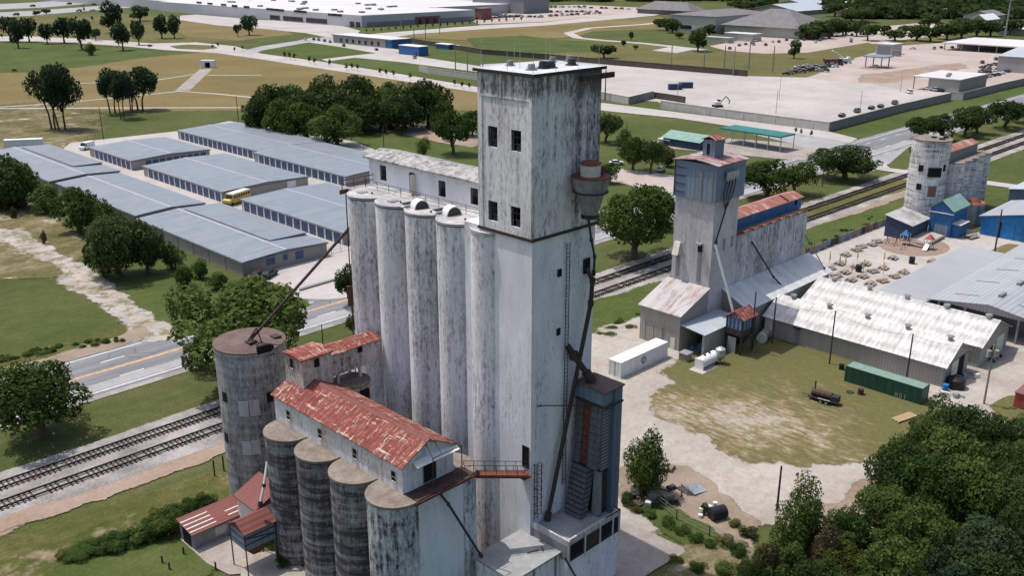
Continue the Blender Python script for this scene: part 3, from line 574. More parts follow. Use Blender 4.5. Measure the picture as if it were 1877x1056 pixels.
MB().box(CX-.6, CX+6.9, 66.62, 87.7, ZT+.0, ZT+.2).build('roof_slab', MT['topslab'], E1)
# end rail of the silo deck
m = MB()
for x in (60.6, 62.2, 63.8, 65.4, 67): m.tube((x, 87.6, ZT+.2), (x, 87.6, ZT+1.3), .05, n=5)
m.tube((60.6, 87.6, ZT+1.3), (68.8, 87.6, ZT+1.3), .06, n=5); m.tube((60.6, 87.6, ZT+.75), (68.8, 87.6, ZT+.75), .05, n=5)
m.box(60.3, 69, 87.62, 87.75, ZT-.3, ZT+.2); m.build('end_railing', MT['rustst'], E1)
m = MB()
for k in range(10):
    y = 67.5+k*2.1; m.tube((63.0, y, ZT+.2), (63.0, y, ZT+1.25), .03, n=4)
for z in (.7, 1.25): m.tube((63.0, 66.8, ZT+z), (63.0, 86.6, ZT+z), .025, n=4)
m.build('deck_railing', MT['steel'], E1)
# gallery on the silos
GX = 65.0
GW = [onX(u, v, GX)[1:]+(1.2, 1.75) for u, v in ((702, 317), (810, 346), (869, 360))]+[onX(755.5, 338, GX)[1:]+(1.0, 2.7)]
m = holed(MB(), GX, GX+.3, 64.6, 88.3, ZT+.2, 40.15, [(y-w_/2, y+w_/2, max(ZT+.25, z-h_/2), min(40.05, z+h_/2)) for y, z, w_, h_ in GW])
m.box(GX+4.0, GX+4.3, 64.6, 88.3, ZT+.2, 40.15).box(GX+.3, GX+4.0, 88.0, 88.3, ZT+.2, 40.15).build('gallery', MT['gallery'], E1)
m = MB(); m.extr([(GX-.45, 64.6, 40.15), (GX+2.1, 64.6, 40.75), (GX+4.8, 64.6, 40.15), (GX+4.8, 64.6, 40.35), (GX+2.1, 64.6, 40.95), (GX-.45, 64.6, 40.35)], (0, 24.2, 0))
m.build('gallery_roof', MT['galroof'], E1)
for y, z, w_, h_ in GW[:3]: opening(E1, GX, y, z, w_, h_, bars=0)
d = opening(E1, GX, *GW[3], name='door_frame', bars=0)
y_, z_ = onX(762, 340, GX)[1:]
m = MB().obox((GX-.35, y_-.05), (.38, .0), (0, .04), 2.6, z_-1.35); m.build('door', MT['cream'], d)
# roof vents on the silo tops
for u, v in ((769, 380), (828, 392)):
    x, y = g(u, v, ZT+.3)[:2]
    m = MB(); n = 14
    prof = [(.9*math.cos(math.pi*i/n), .98*math.sin(math.pi*i/n)) for i in range(n+1)]
    ax = Vector((r2, -r2, 0)); bx = Vector((r2, r2, 0))*.0+Vector((-.2, -.98, 0)).normalized(); ax = Vector((.98, -.2, 0)).normalized()
    P0 = [Vector((x, y, ZT+.2))+ax*a+Vector((0, 0, b)) for a, b in prof]; m.extr([tuple(p-bx*.55) for p in P0], tuple(bx*1.1))
    o = m.build('roof_vent', MT['wpaint'], E1); m = MB()
    m.extr([tuple(p*1.0+bx*.553) for p in [Vector((x, y, ZT+.26))+ax*a*.86+Vector((0, 0, b*.84)) for a, b in prof]], tuple(bx*.03))
    m.build('vent_grille', MT['steel'], o)
    m = MB().obox((x-.5, y+1.1), (.75, -.1), (.1, .5), .05, ZT+.62); m.build('vent_flap', MT['black'], o)
    MB().obox((x-.4, y+1.0), (.85, -.1), (.1, .6), .05, ZT+.25).build('vent_collar', MT['wpaint'], o)
for u, v in ((664, 353), (720, 369)): x, y = g(u, v, ZT+.25)[:2]; MB().obox((x, y), (.5, 0), (0, .4), .12, ZT+.22).build('roof_hatch', MT['greyst'], E1)
for u, v in ((790, 389), (853, 403), (734, 371), (895, 420), (682, 355)): x, y = g(u, v, ZT+.25)[:2]; MB().cyl(x, y, ZT+.22, ZT+.42, .1, n=8).build('roof_pipe', MT['steel'], E1)
# work tower
TX0, TX1, TY0, TY1 = 60.0, 69.1, 57.4, 64.45; HB, HT = 37.75, 52.3
MB().box(TX0+.05, TX0+5.3, TY0+.05, 66.6, 0, HB).build('tower_shaft', MT['towerlow'], E1)
MB().box(TX0+5.3, TX1-.1, TY0+.16, 66.6, 0, HB).build('tower_shaft', MT['towerlow'], E1)
o = MB().cyl(CX+.05, 64.1, 0, ZT, SR, n=48).build('silo', MT['silo'], E1, 40)
MB().cyl(CX+.05, 64.1, ZT-.01, ZT+.29, SR+.08, n=48).build('silo_roof', MT['topslab'], o, 40)
HWN = [onX(u, v, TX0-.02)[1:]+(1.25, 1.9) for u, v in ((903, 250), (946, 258.5), (903.5, 387), (945, 397.5))]
zs_ = [(HWN[0][1]+HWN[1][1])/2, (HWN[2][1]+HWN[3][1])/2]; HWN = [(y, zs_[i//2], w_, h_) for i, (y, z, w_, h_) in enumerate(HWN)]
m = holed(MB(), TX0-.02, TX0+.35, TY0-.02, TY1, HB, HT, [(y-w_/2, y+w_/2, z-h_/2, z+h_/2) for y, z, w_, h_ in HWN])
m.box(TX0+.35, TX1, TY0-.02, TY0+.35, HB, HT).box(TX1-.35, TX1, TY0+.35, TY1, HB, HT).box(TX0+.35, TX1-.35, TY1-.35, TY1, HB, HT)
hh = m.build('headhouse', MT['tower'], E1)
MB().box(TX0+.35, TX1-.35, TY0+.35, TY1-.35, 44.6, 44.8).build('inner_floor', MT['pad'], hh)
m = MB().box(TX0-.14, TX1+.12, TY0-.14, TY1+.05, HB-.28, HB); m.build('base_ledge', MT['darkrust'], hh)
m = MB()                                    # raised corner strips of the headhouse
for y in (TY0+.25, TY1-.45): m.box(TX0-.1, TX0-.02, y-.18, y+.18, HB, HT-.02)
m.box(TX0-.1, TX0-.02, TY0+.43, TY1-.63, HT-2.2, HT-2.06); m.build('corner_strip', MT['tower'], hh)
MB().box(TX0-.3, TX1+.3, TY0-.3, TY1+.3, HT, HT+.2).build('roof', MT['whiteslab'], hh)
MB().box(TX0-.33, TX1+.33, TY0-.33, TY0-.3, HT-.06, HT+.22).box(TX0-.33, TX0-.3, TY0-.3, TY1+.3, HT-.06, HT+.22).build('roof_edge', MT['steel'], hh)
m = MB().box(TX1-3.4, TX1+1.15, TY0-.62, TY0-.36, HT-.85, HT-.35); m.build('hoist_beam', MT['darkrust'], E1)
for q_ in HWN: opening(E1, TX0-.02, *q_, bars=2)
for u, v, r in ((1012, 113, .35), (1044, 112, .4), (996, 125, .5), (1010, 124, .45), (1048, 119, .45), (935, 120, .35), (974, 128, .4)):
    x, y = g(u, v, HT+.2)[:2]; MB().cyl(x, y, HT+.2, HT+.3+r*1.1, r, r*.75, n=10).cyl(x, y, HT+.2, HT+.28, r*1.4, n=8).build('roof_ventilator', MT['steel' if r > .42 else 'greyst'], hh)
for x, y, h in ((60.2, 57.6, 2.2), (60.2, 60.8, 2.4), (60.3, 64.3, 2.6), (63, 57.6, 2.8), (66, 57.6, 2.2), (68.9, 57.6, 2.3), (64.5, 64.2, 2.6), (68.8, 64.2, 2.3), (62, 61, 3.2), (66.5, 61.5, 2.6)): MB().tube((x, y, HT+.2), (x, y, HT+.2+h), .022, n=5).build('lightning_rod', MT['galv'], hh)
# dust cyclone on the headhouse
x, y, z = onY(1083, 342, 55.6); m = MB()
m.cyl(x, y, z-.36, z+.95, 1.5, 1.8, n=28); o = m.build('dust_cyclone', MT['cyc'], E1, 40)
MB().cyl(x, y, z-2.6, z-.45, .75, 1.35, n=24).build('cone', MT['cyc'], o, 40)
MB().cyl(x, y, z-2.95, z-2.7, .85, .85, n=20).cyl(x, y, z-.5, z-.36, 1.66, n=28).build('steel_band', MT['darkrust'], o)
MB().cyl(x-.1, y, z+1.0, z+2.1, .92, n=24).build('upper_drum', MT['cream'], o, 40)
m = MB(); m.cyl(x-.1, y, z+2.2, z+2.36, 1.07, .8, n=24); m.cyl(x, y, z+.95, z+1.05, 1.85, n=28); m.box(x+.5, x+1.7, y-.4, y+.3, z+1.2, z+1.7)
m.build('rusty_top', MT['rustst'], o)
# right face of the tower: ladder, small windows, door with hood
m = MB(); xl = onY(1037, 560, TY0)[0]; ladder(m, xl, TY0+.05, 10.5, 36.5, 0, -1); m.build('ladder', MT['steel'], E1)
for u, v, w_, h_ in ((1025, 500, .55, .75), (1023, 608, .5, .7), (1075, 487, .9, 1.5)): win(E1, 'Y', TY0+.05, u, v, w_, h_, 'steel', bars=0)
x, y = 61.2, TY0
zc = onX(965, 842, 60)[2]
win(E1, 'X', TX0+.05, 964, 838, .9, 2.4, 'darkrust', bars=0, name='door')
m = MB(); m.box(59.0, 60.02, TY0-.1, TY0+1.5, zc-1.75, zc-1.6)
for yy in (TY0-.05, TY0+1.45): m.tube((59.05, yy, zc-1.6), (59.05, yy, zc-.6), .03, n=4)
m.build('landing', MT['rustst'], E1)
m = MB(); ladder(m, TX0+.6, TY0+.05, 8.2, zc-.4, 0, -1, .5, True); m.build('caged_ladder', MT['darkrust'], E1)
# ------------------------------------------------------------------ annex in front of the tower
A1 = thing('annex_building', 'low white concrete annex with parapet roof at the foot of the tall tower', 'building', (64, 55, 0))
MB().box(60.25, 68.1, 52.55, 57.38, 0, 5.6).build('wall', MT['towerlow'], A1)
MB().box(60.2, 68.15, 52.5, 57.4, 5.6, 7.35).build('upper_wall', MT['dcdark'], A1)
MB().box(60.3, 68.0, 52.6, 57.39, 7.35, 7.42).build('roof', MT['greyslab'], A1)
m = MB().box(60.2, 68.15, 52.5, 52.72, 7.35, 8.0).box(60.2, 60.42, 52.72, 57.39, 7.35, 8.0).box(67.93, 68.15, 52.72, 57.39, 7.35, 8.0); m.build('parapet', MT['midc'], A1)
for x0, x1, mt in ((60.5, 62.55, 'dark'), (62.85, 64.9, 'darkrust'), (65.15, 66.9, 'dark'), (67.2, 67.9, 'dark')):
    MB().box(x0, x1, 52.4, 52.52, 5.85, 7.3).build('louvre_opening', MT[mt], A1)
for x in (60.3, 62.7, 65.02, 67.05, 68.1): MB().box(x-.1, x+.1, 52.33, 52.49, 5.6, 8.0).build('pilaster', MT['midc'], A1)
m = MB().box(60.1, 68.25, 52.38, 52.5, 5.55, 5.72); m.path([(66, 52.5, 8.05), (68.2, 52.4, 8.05), (68.2, 57, 8.05)], .07); m.build('edge_pipe', MT['darkrust'], A1)
A2 = thing('lean_to_building', 'low flat grey roofed concrete room joined to the annex at the tower foot', 'building', (57, 56, 0))
MB().box(53.75, 60.18, 53.55, 58.7, 0, 6.2).build('wall', MT['towerlow'], A2)
MB().box(53.5, 60.19, 53.3, 58.95, 6.2, 6.42).build('roof', MT['greyslab'], A2)
m = MB().obox((58.2, 55.3), (.55, -.2), (.03, .06), .06, 6.42); m.obox((59.2, 54.9), (.2, .3), (.04, -.03), .06, 6.42); m.build('loose_plank', MT['steel'], A2)
for x in (56.5, 59.6): MB().box(x-.12, x+.12, 53.45, 53.55, 0, 6.2).build('downpipe', MT['dcdark'], A2)
# blue grain dryer on the annex roof
DR = thing('grain_dryer', 'blue corrugated grain dryer tower with rusty louvres standing on the annex roof', 'grain dryer', (66.7, 54.6, 7.42))
MB().box(66.1, 67.65, 53.5, 57.0, 20.2, 21.7).build('head_box', MT['bluewall'], DR)
MB().box(65.85, 68.95, 53.05, 57.1, 21.7, 21.86).build('roof', MT['rustcap'], DR)
MB().box(67.67, 68.8, 53.2, 56.4, 7.45, 21.68).build('side_column', MT['dryerblue'], DR)
MB().box(66.35, 67.66, 53.75, 57.0, 12.6, 20.2).build('body', MT['steel'], DR)
for k in range(9):
    z = 13.1+k*.78; fl = .62-.05*k
    for a_, b_ in ((53.7, 55.0), (56.05, 57.0)):
        m = MB().hexa([(66.3-fl, a_, z), (66.34, a_, z), (66.34, b_, z), (66.3-fl, b_, z), (66.3-fl+.2, a_, z+.66), (66.34, a_, z+.72), (66.34, b_, z+.72), (66.3-fl+.2, b_, z+.66)])
        m.build('louvre', MT['dusty'], DR)
    MB().hexa([(66.38-fl*.7, 55.01, z), (66.34, 55.01, z), (66.34, 56.04, z), (66.38-fl*.7, 56.04, z), (66.38-fl*.7+.15, 55.01, z+.6), (66.34, 55.01, z+.7), (66.34, 56.04, z+.7), (66.38-fl*.7+.15, 56.04, z+.6)]).build('rusty_louvre', MT['rustst'], DR)
m = MB()
for k in range(20): m.box(66.4, 67.64, 53.68, 53.74, 12.8+k*.37, 13.05+k*.37)
m.build('side_slats', MT['dcdark'], DR)
dt, db = Vector((66.1, 55.75, 13.1)), Vector((65.0, 55.7, 7.5)); m = MB(); mj = MB()
for k in range(10):                         # slanting jointed duct
    a_, b_ = dt.lerp(db, k/10+.018), dt.lerp(db, (k+1)/10)
    c_ = dt.lerp(db, k/10); d_ = dt.lerp(db, k/10+.018)
    for mm, p_, q_, e_ in ((m, a_, b_, 0), (mj, c_, d_, .04)):
        mm.hexa([(q_.x-.55-e_, q_.y-1.05-e_, q_.z), (q_.x+.55, q_.y-1.05-e_, q_.z), (q_.x+.55, q_.y+1.05, q_.z), (q_.x-.55-e_, q_.y+1.05, q_.z), (p_.x-.55-e_, p_.y-1.05-e_, p_.z), (p_.x+.55, p_.y-1.05-e_, p_.z), (p_.x+.55, p_.y+1.05, p_.z), (p_.x-.55-e_, p_.y+1.05, p_.z)])
o = m.build('slanted_duct', MT['dusty'], DR); mj.build('duct_joint', MT['steel'], o)
MB().box(66.6, 67.66, 53.9, 56.2, 7.5, 12.6).build('lower_shaft', MT['darkrust'], DR)
MB().hexa([(66.2, 53.6, 7.5), (66.6, 53.6, 7.5), (66.6, 54.6, 7.5), (66.2, 54.6, 7.5), (66.4, 53.7, 12.6), (66.6, 53.7, 12.6), (66.6, 54.6, 12.6), (66.4, 54.6, 12.6)]).build('lower_panel', MT['greyst'], DR)
MB().box(66.0, 68.9, 53.1, 53.2, 19.95, 20.15).build('band', MT['darkrust'], DR); MB().box(66.0, 66.08, 53.2, 57.0, 19.95, 20.15).build('band', MT['darkrust'], DR)
# pipes on the tower
def pipe(lab, P, r, mt, n=8, cap=None, name='grain_spout', cat='pipe'):
    rt = thing(name, lab, cat, P[-1]); m = MB().path(P, r, n)
    m.build('tube', MT[mt], rt)
    for p in P[1:-1]: MB().cyl(p[0], p[1], p[2]-r*1.3, p[2]+r*1.3, r*1.35, n=8).build('collar', MT['darkrust'], rt)
    e = Vector(P[-1]); m = MB().tube(e+(Vector(P[-2])-e).normalized()*r*4, e, r*1.6, None, n)
    m.build('collar', MT['darkrust'], rt); return rt
e = (*g(1003, 955, 7.45), 7.5)
pipe('long dark rusty spout running down the tower face to the annex roof', [onY(1075, 492, TY0), onY(1086, 514, 56.6), onY(1083, 556, 56.5), e], .22, 'darkrust')
pipe('short rusty spout slanting from the tower wall onto the dryer roof', [onY(1040, 634, TY0), onY(1052, 652, 57.0), (67.0, 55.6, 21.9)], .32, 'darkrust')
pipe('thin horizontal steel arm between tower wall and grain dryer', [onY(985, 746, TY0-.05), onY(990, 744, 57.0), (66.2, 54.9, 19.8)], .06, 'steel', 6)
pipe('black hanging hose pipe dropping down the right edge of the tower', [onY(1078, 395, 55.4), onY(1084, 440, 57.0), onY(1090, 470, 57.0), onY(1088, 505, 57.2)], .13, 'steel', 6)
pipe('diagonal brown steel leg under the annex corner', [onY(1035, 1022, 52.4), onY(1055, 1058, 52.2), onY(1072, 1090, 52.2)], .09, 'darkrust', 6)
# vertical drain pipe and cable at the far left corner of the silos
pipe('thin vertical drain pipe at the left edge of the tall silo row', [(60.15, 86.3, ZT), (60.1, 86.4, 20), (60.1, 86.4, 0.1)], .07, 'darkrust', 6)
# ------------------------------------------------------------------ the low elevator with the rusty gallery
E2 = thing('grain_elevator', 'short block of dark stained silos under a red rusty roofed gallery', 'grain elevator', (50, 71, 0))
ZL = 15.2; LR = 2.72; LX = 46.85; ys = [62.1+5.87*k for k in range(4)]
for k, yc in enumerate(ys):
    mt = MT['endsilo'] if k == 0 else MT['lowsilo']
    for j, xc in enumerate((LX, 53.3)):
        o = MB().cyl(xc, yc, 0, ZL-.25, LR, n=48).build('silo', mt if not (k == 0 and j) else MT['endsilo'], E2, 40)
        MB().cyl(xc, yc, ZL-.25, ZL, LR+.1, n=48).build('silo_roof', MT['siloroof'], o, 40)
        m = MB()
        if j == 0: m.cyl(xc-1.9, yc+1.9, ZL-.6, ZL-.3, .22, n=8); m.build('roof_drain', MT['steel'], o)
MB().box(LX-.9, 54.2, ys[0]-.4, ys[-1]+.4, 0, ZL-.3).build('inner_wall', MT['lowsilo'], E2)
MB().box(LX+.1, 53.2, ys[0]-LR+.05, ys[0]-1, 0, ZL-.3).build('end_wall', MT['endwall'], E2)
GX0, GX1, GY0, GY1 = 46.98, 53.2, 61.15, 82.7; GE, GR = 18.15, 19.75
gable(E2, GX0, GX1, GY0, GY1, ZL, GE, GR, 'Y', MT['housewall'], MT['rust'], .28, .09, MT['rustplain'])
for u, v in ((529, 761), (587, 795), (651, 832), (722, 873)): win(E2, 'X', GX0, u, v, .72, 1.15, 'oldwall', bars=1)
MB().box(LX+.2, 54.3, ys[0]-LR-.05, GY0+.1, ZL-.22, ZL+.02).build('end_deck', MT['darkrust'], E2)
win(E2, 'Y', GY0, 787, 862, 1.6, 2.3, 'greyst', bars=0, name='door')
m = MB(); zz = GE-.1
m.hexa([(48.2, GY0-.75, zz-.35), (53.4, GY0-.75, zz-.35), (53.4, GY0-.02, zz), (48.2, GY0-.02, zz), (48.2, GY0-.75, zz-.3), (53.4, GY0-.75, zz-.3), (53.4, GY0-.02, zz+.05), (48.2, GY0-.02, zz+.05)])
m.build('door_canopy', MT['wpaint'], E2)
m = MB(); yd = ys[0]-LR
for x in (49.2, 52.7): m.tube((x, yd, ZL), (x, yd, ZL+3.6), .05, n=5)
m.tube((49.2, yd, ZL+3.6), (52.7, yd, ZL+3.6), .05, n=5); m.tube((49.2, yd, ZL+3.6), (49.9, GY0, ZL+4.1), .05, n=5); m.tube((52.7, yd, ZL+3.6), (52.2, GY0, ZL+3.9), .05, n=5)
m.tube((50.3, yd, ZL+3.6), (50.9, GY0, ZL+4), .04, n=5); m.tube((52.7, yd, ZL+1.1), (54.2, yd, ZL+.9), .03, n=4); m.tube((54.2, yd, ZL), (54.2, yd, ZL+1.1), .03, n=4)
m.build('hoist_frame', MT['darkrust'], E2)
MB().box(LX-.05, 54.35, yd-.18, yd-.05, ZL-.35, ZL-.1).build('deck_edge', MT['rustst'], E2)
# head house at the far end
CXf = 48.75; yn = onX(553, 662, CXf)[1]; yf = onX(520, 640, CXf)[1]; zt_ = onX(553, 662, CXf)[2]; xr = onY(607, 645, yn)[0]
MB().box(CXf, xr, yn, yf, ZL, zt_-.05).build('head_house', MT['oldwall'], E2)
m = MB(); m.extr([(CXf-.2, yn-.15, zt_-.1), (CXf-.2, yf+.15, zt_-.1), (CXf-.2, yf+.15, zt_+.05), (CXf-.2, (yn+yf)/2, zt_+.28), (CXf-.2, yn-.15, zt_+.05)], (xr-CXf+.35, 0, 0)); m.build('head_house_roof', MT['rustx'], E2)
win(E2, 'X', CXf, 535, 666, .75, 1.2, 'oldwall', bars=0); win(E2, 'Y', yn, 580, 665, .8, 1.1, 'oldwall', bars=0)
BR = thing('conveyor_bridge', 'red roofed closed conveyor bridge between the low and the tall elevator', 'conveyor bridge', (56, 81.5, 19))
bx0, bx1 = xr+.02, 59.4; by0, by1 = yn+.7, yf-.1; zb = onY(640, 680, by0)[2]; ze_ = onY(640, 640, by0)[2]
MB().box(bx0, bx1, by0, by1, zb, ze_).build('wall', MT['oldwall'], BR)
m = MB(); m.extr([(bx0, by0-.25, ze_-.05), (bx0, (by0+by1)/2, ze_+.55), (bx0, by1+.25, ze_-.05), (bx0, by1+.25, ze_+.05), (bx0, (by0+by1)/2, ze_+.67), (bx0, by0-.25, ze_+.05)], (bx1-bx0, 0, 0)); m.build('roof', MT['rustx'], BR)
win(BR, 'Y', by0, 659, 640, .8, .9, 'oldwall', bars=0)
m = MB()
for x in (bx0+1.2, bx0+4.2): m.box(x-.15, x+.15, by0+.1, by0+.4, 0, zb); m.box(x-.15, x+.15, by1-.4, by1-.1, 0, zb)
m.build('support_post', MT['midc'], BR)
RS = thing('concrete_bin', 'squat open concrete bin half hidden behind the low elevator head house', 'bin', (55.4, 80.5, 0))
o = MB().cyl(55.4, 80.5, 0, 17.6, 2.0, n=32).build('shell', MT['oldwall'], RS, 40); MB().cyl(55.4, 80.5, 17.6, 17.8, 2.1, n=32).build('roof', MT['siloroof'], RS, 40)
MB().box(55.0, 56.2, 78.36, 79.0, 15.0, 17.2).build('opening', MT['dark'], RS)
# catwalk
P0 = Vector((54.3, ys[0]-1.2, 14.6)); P1 = Vector(onX(966, 868, 59.4)); CW = thing('catwalk', 'narrow rusty catwalk with thin railings from the low gallery to the tower door', 'catwalk', tuple(P0))
d = (P1-P0).normalized(); nn = Vector((-d.y, d.x, 0)).normalized()*.45; m = MB()
m.extr([tuple(P0-nn), tuple(P0+nn), tuple(P1+nn), tuple(P1-nn)], (0, 0, -.35)); m.build('deck', MT['rustst'], CW)
m = MB()
for s in (-1, 1):
    for h in (.55, 1.05): m.tube(P0+nn*s+Vector((0, 0, h)), P1+nn*s+Vector((0, 0, h)), .03, n=4)
    for k in range(7): q = P0.lerp(P1, k/6)+nn*s; m.tube(q, q+Vector((0, 0, 1.05)), .03, n=4)
m.build('railing', MT['steel'], CW)
pipe('black spout slanting from the low gallery deck down to the flat grey roof', [onY(805, 903, 59.2), onY(822, 925, 58.9), (54.0, 58.2, 6.5)], .12, 'steel', 6)
# ------------------------------------------------------------------ the single round silo
R1 = thing('round_silo', 'single round grey concrete silo with a brown rusty cap', 'silo', (50.6, 93.5, 0))
sx, sy, sr, sz = 50.6, 93.5, 4.0, 20.0
MB().cyl(sx, sy, 0, sz-.5, sr, n=64).build('shell', MT['small'], R1, 40)
MB().cyl(sx, sy, sz-.5, sz, sr+.08, n=64).build('rim', MT['wpaint'] if 0 else MT['small'], R1, 40)
m = MB().cyl(sx, sy, sz, sz+.12, sr+.12, n=64, cap=True); m.cyl(sx, sy, sz+.12, sz+.7, sr+.05, .5, n=64); m.build('cap', MT['rustcap'], R1, 40)
def panel(root, u, v, w_, h_, mt, name, cx, cy, r, d=.06):
    p = onC(u, v, cx, cy, r); a = math.atan2(p[1]-cy, p[0]-cx); nx, ny = math.cos(a), math.sin(a)
    m = MB().obox((cx+nx*(r-.02), cy+ny*(r-.02)), (nx*(d+.02+ (r-math.sqrt(max(0,r*r-w_*w_/4)))*0), ny*(d+.02)), (-ny*w_/2, nx*w_/2), h_, p[2]-h_/2)
    return m.build(name, MT[mt], root)
for u, v in ((412, 728), (415, 802), (497, 642), (495, 728)): panel(R1, u, v, .75, 1.2, 'dark', 'window', sx, sy, sr, .05)
for u, v, w_, h_ in ((447, 750, 1.15, 1.9), (467, 748, 1.15, 1.9), (453, 822, 1.1, 1.75), (470, 820, 1.0, 1.75)): panel(R1, u, v, w_, h_, 'midc', 'patch_panel', sx, sy, sr, .09)
panel(R1, 484, 640, 1.7, .9, 'dark', 'top_opening', sx, sy, sr, .12)
for u, v, s in ((470, 625, .5), (478, 633, .45), (505, 618, .5)): x, y = g(u, v, sz+.3); MB().obox((x, y), (s, 0), (0, s), .35, sz+.15).build('roof_hatch', MT['darkrust'], R1)
e0 = Vector((60.0, 86.6, onY(650, 405, 86.6)[2])); e0 = Vector(onY(651, 406, 86.5)); e1 = Vector((*g(460, 622, sz+.9), sz+.9))
SP = thing('grain_spout', 'long thin diagonal spout from the tall silo row down to the round silo cap', 'pipe', tuple(e1))
MB().tube(e0, e1, .17).build('tube', MT['darkrust'], SP)
m = MB(); m.box(e1.x-.5, e1.x+.5, e1.y-.5, e1.y+.5, sz+.5, sz+.7); m.tube((e1.x-.4, e1.y+.3, sz+.5), e1+Vector((0.6, -.4, 1.3)), .09); m.tube((e1.x+.9, e1.y-.9, sz+.2), e1+Vector((0.6, -.4, 1.3)), .07); m.build('foot', MT['darkrust'], SP)
# ------------------------------------------------------------------ red sheds at the foot of the round silo
SH = thing('metal_shed', 'long low shed with a dark red ribbed roof and grey walls by the round silo', 'shed', (42, 87, 0))
x0, y0 = g(405, 1010)[:2]; xs0 = g(350, 1008)[0]
q = onX(328, 958, 38.8); 
sx0, sx1, sy0, sy1 = 38.7, 46.3, 88.2, 91.3
m = MB().box(sx0, sx1, sy0, sy1, 0, 2.1); m.build('wall', MT['greyst'], SH)
m = MB(); m.extr([(sx0-.25, sy0-.25, 2.05), (sx0-.25, sy1+.25, 2.55), (sx0-.25, sy1+.25, 2.65), (sx0-.25, sy0-.25, 2.15)], (sx1-sx0+.4, 0, 0)); m.build('roof', MT['rustplain'], SH)
for y in (88.4, 89.1, 89.8, 90.5): z = 2.165+(y-sy0+.25)*.139; MB().extr([(sx0-.2, y, z), (sx0-.2, y+.16, z+.03), (sx0-.2, y+.16, z+.06), (sx0-.2, y, z+.03)], (3.2, 0, 0)).build('pale_roof_rib', MT['cream'], SH)
for y in (88.6, 89.4): z = 2.165+(y-sy0+.25)*.139; MB().extr([(sx1-3, y, z), (sx1-3, y+.16, z+.03), (sx1-3, y+.16, z+.06), (sx1-3, y, z+.03)], (2.9, 0, 0)).build('pale_roof_rib', MT['cream'], SH)
MB().box(sx0-.05, sx0+.02, 88.8, 90.6, 0.05, 1.9).build('door', MT['dark'], SH)
MB().box(41.3, 42.7, sy0-.04, sy0+.02, .6, 1.7).build('wall_patch', MT['galv'], SH)
BN = thing('hopper_bin', 'red roofed blue grey hopper bin on thin steel legs', 'bin', (47, 83.5, 0))
bx, by = g(459, 1003)[:2]; bx, by = 44.6, 83.6
hz0, hz1 = 3.2, 5.2
c0x, c1x, c0y, c1y = 40.4, 44.0, 79.7, 82.7
MB().box(c0x, c1x, c0y, c1y, hz0, hz1).build('box', MT['bluewallx'], BN)
m = MB(); yc = (c0y+c1y)/2
for ye in (c0y-.15, c1y+.15): m.extr([(c0x-.15, ye, hz1), (c0x-.15, yc, hz1+.95), (c0x-.15, yc, hz1+1.03), (c0x-.15, ye, hz1+.08)], (c1x-c0x+.3, 0, 0))
m.extr([(c0x, c0y, hz1), (c0x, c1y, hz1), (c0x, yc, hz1+.93)], (c1x-c0x, 0, 0)); m.build('roof', MT['rustplain'], BN)
xm, ym = (c0x+c1x)/2, yc
m = MB().hexa([(xm-.4, ym-.4, 1.6), (xm+.4, ym-.4, 1.6), (xm+.4, ym+.4, 1.6), (xm-.4, ym+.4, 1.6), (c0x+.1, c0y+.1, hz0), (c1x-.1, c0y+.1, hz0), (c1x-.1, c1y-.1, hz0), (c0x+.1, c1y-.1, hz0)]); m.build('hopper', MT['rustst'], BN)
for x, y in ((c0x, c0y), (c1x, c0y), (c1x, c1y), (c0x, c1y)): MB().tube((x, y, 0), (x, y, hz1), .07, n=6).build('leg', MT['steel'], BN)
m = MB()
for z in (hz0+.7, hz0+1.5): m.box(c0x-.05, c0x-.005, c0y, c1y, z-.05, z+.05); m.box(c0x, c1x, c0y-.05, c0y-.005, z-.05, z+.05)
m.tube((c0x, c0y-.05, hz0+1.5), (c1x, c0y-.05, hz0+.7), .04, n=4); m.build('brace', MT['steel'], BN)
SH2 = thing('metal_shed', 'small steep red roofed shed squeezed between the round silo and the dark silos', 'shed', (49.5, 86.5, 0))
MB().box(44.3, 47.2, 84.1, 88.2, 0, 4.5).build('wall', MT['cream'], SH2)
m = MB(); m.extr([(44.0, 83.8, 4.5), (47.5, 83.8, 6.1), (47.5, 83.8, 6.22), (44.0, 83.8, 4.62)], (0, 4.7, 0)); m.extr([(44.3, 84.15, 4.5), (47.2, 84.15, 4.5), (47.2, 84.15, 5.9)], (0, 4, 0)); m.build('roof', MT['rustplain'], SH2)
pipe('slanting white pipe leaning over the small red shed', [onX(490, 847, 44.4), onX(484, 890, 43.6), onX(476, 929, 42.9)], .15, 'wpaint', 8)
# ------------------------------------------------------------------ the grey elevator in the middle distance
E3 = thing('grain_elevator', 'grey concrete elevator tower with dull blue metal cabin and a low silo block', 'grain elevator', (145, 87.5, 0))
mx0, mx1, my0, my1 = 130.3, 137.6, 83.5, 91.3
MB().box(mx0, mx1, my0, my1, 0, 24.1).build('tower', MT['midc'], E3)
cb = MB().box(mx0-.35, mx1+.75, my0-.35, my1+.2, 24.1, 30.2).build('cabin', MT['bluewallx'], E3)
MB().box(mx0-.43, mx0-.35, my0-.3, my1-2.1, 24.12, 29.1).build('sunlit_cladding', MT['bluewall'], cb)  # lighter blue panels put the sunlit tone of this side into the colour
m = MB()
for k in range(4): m.box(mx0-.44, mx0-.36, my1-2.0, my1+.2, 24.9+k*1.35, 25.05+k*1.35)
m.box(mx0-.46, mx0-.36, my1+.05, my1+.22, 24.1, 30.15); m.build('frame_strip', MT['navy'], cb)
m = MB()
for y in (84.1, 86.2): m.box(mx0-.5, mx0-.43, y-.25, y+.3, 24.12, 29.2)
m.build('pale_strip', MT['greyst'], cb)
m = MB(); xr0, xr1, ya, yb = mx0-.8, mx1+1.1, my0-.7, my1+.5; yc = (ya+yb)/2
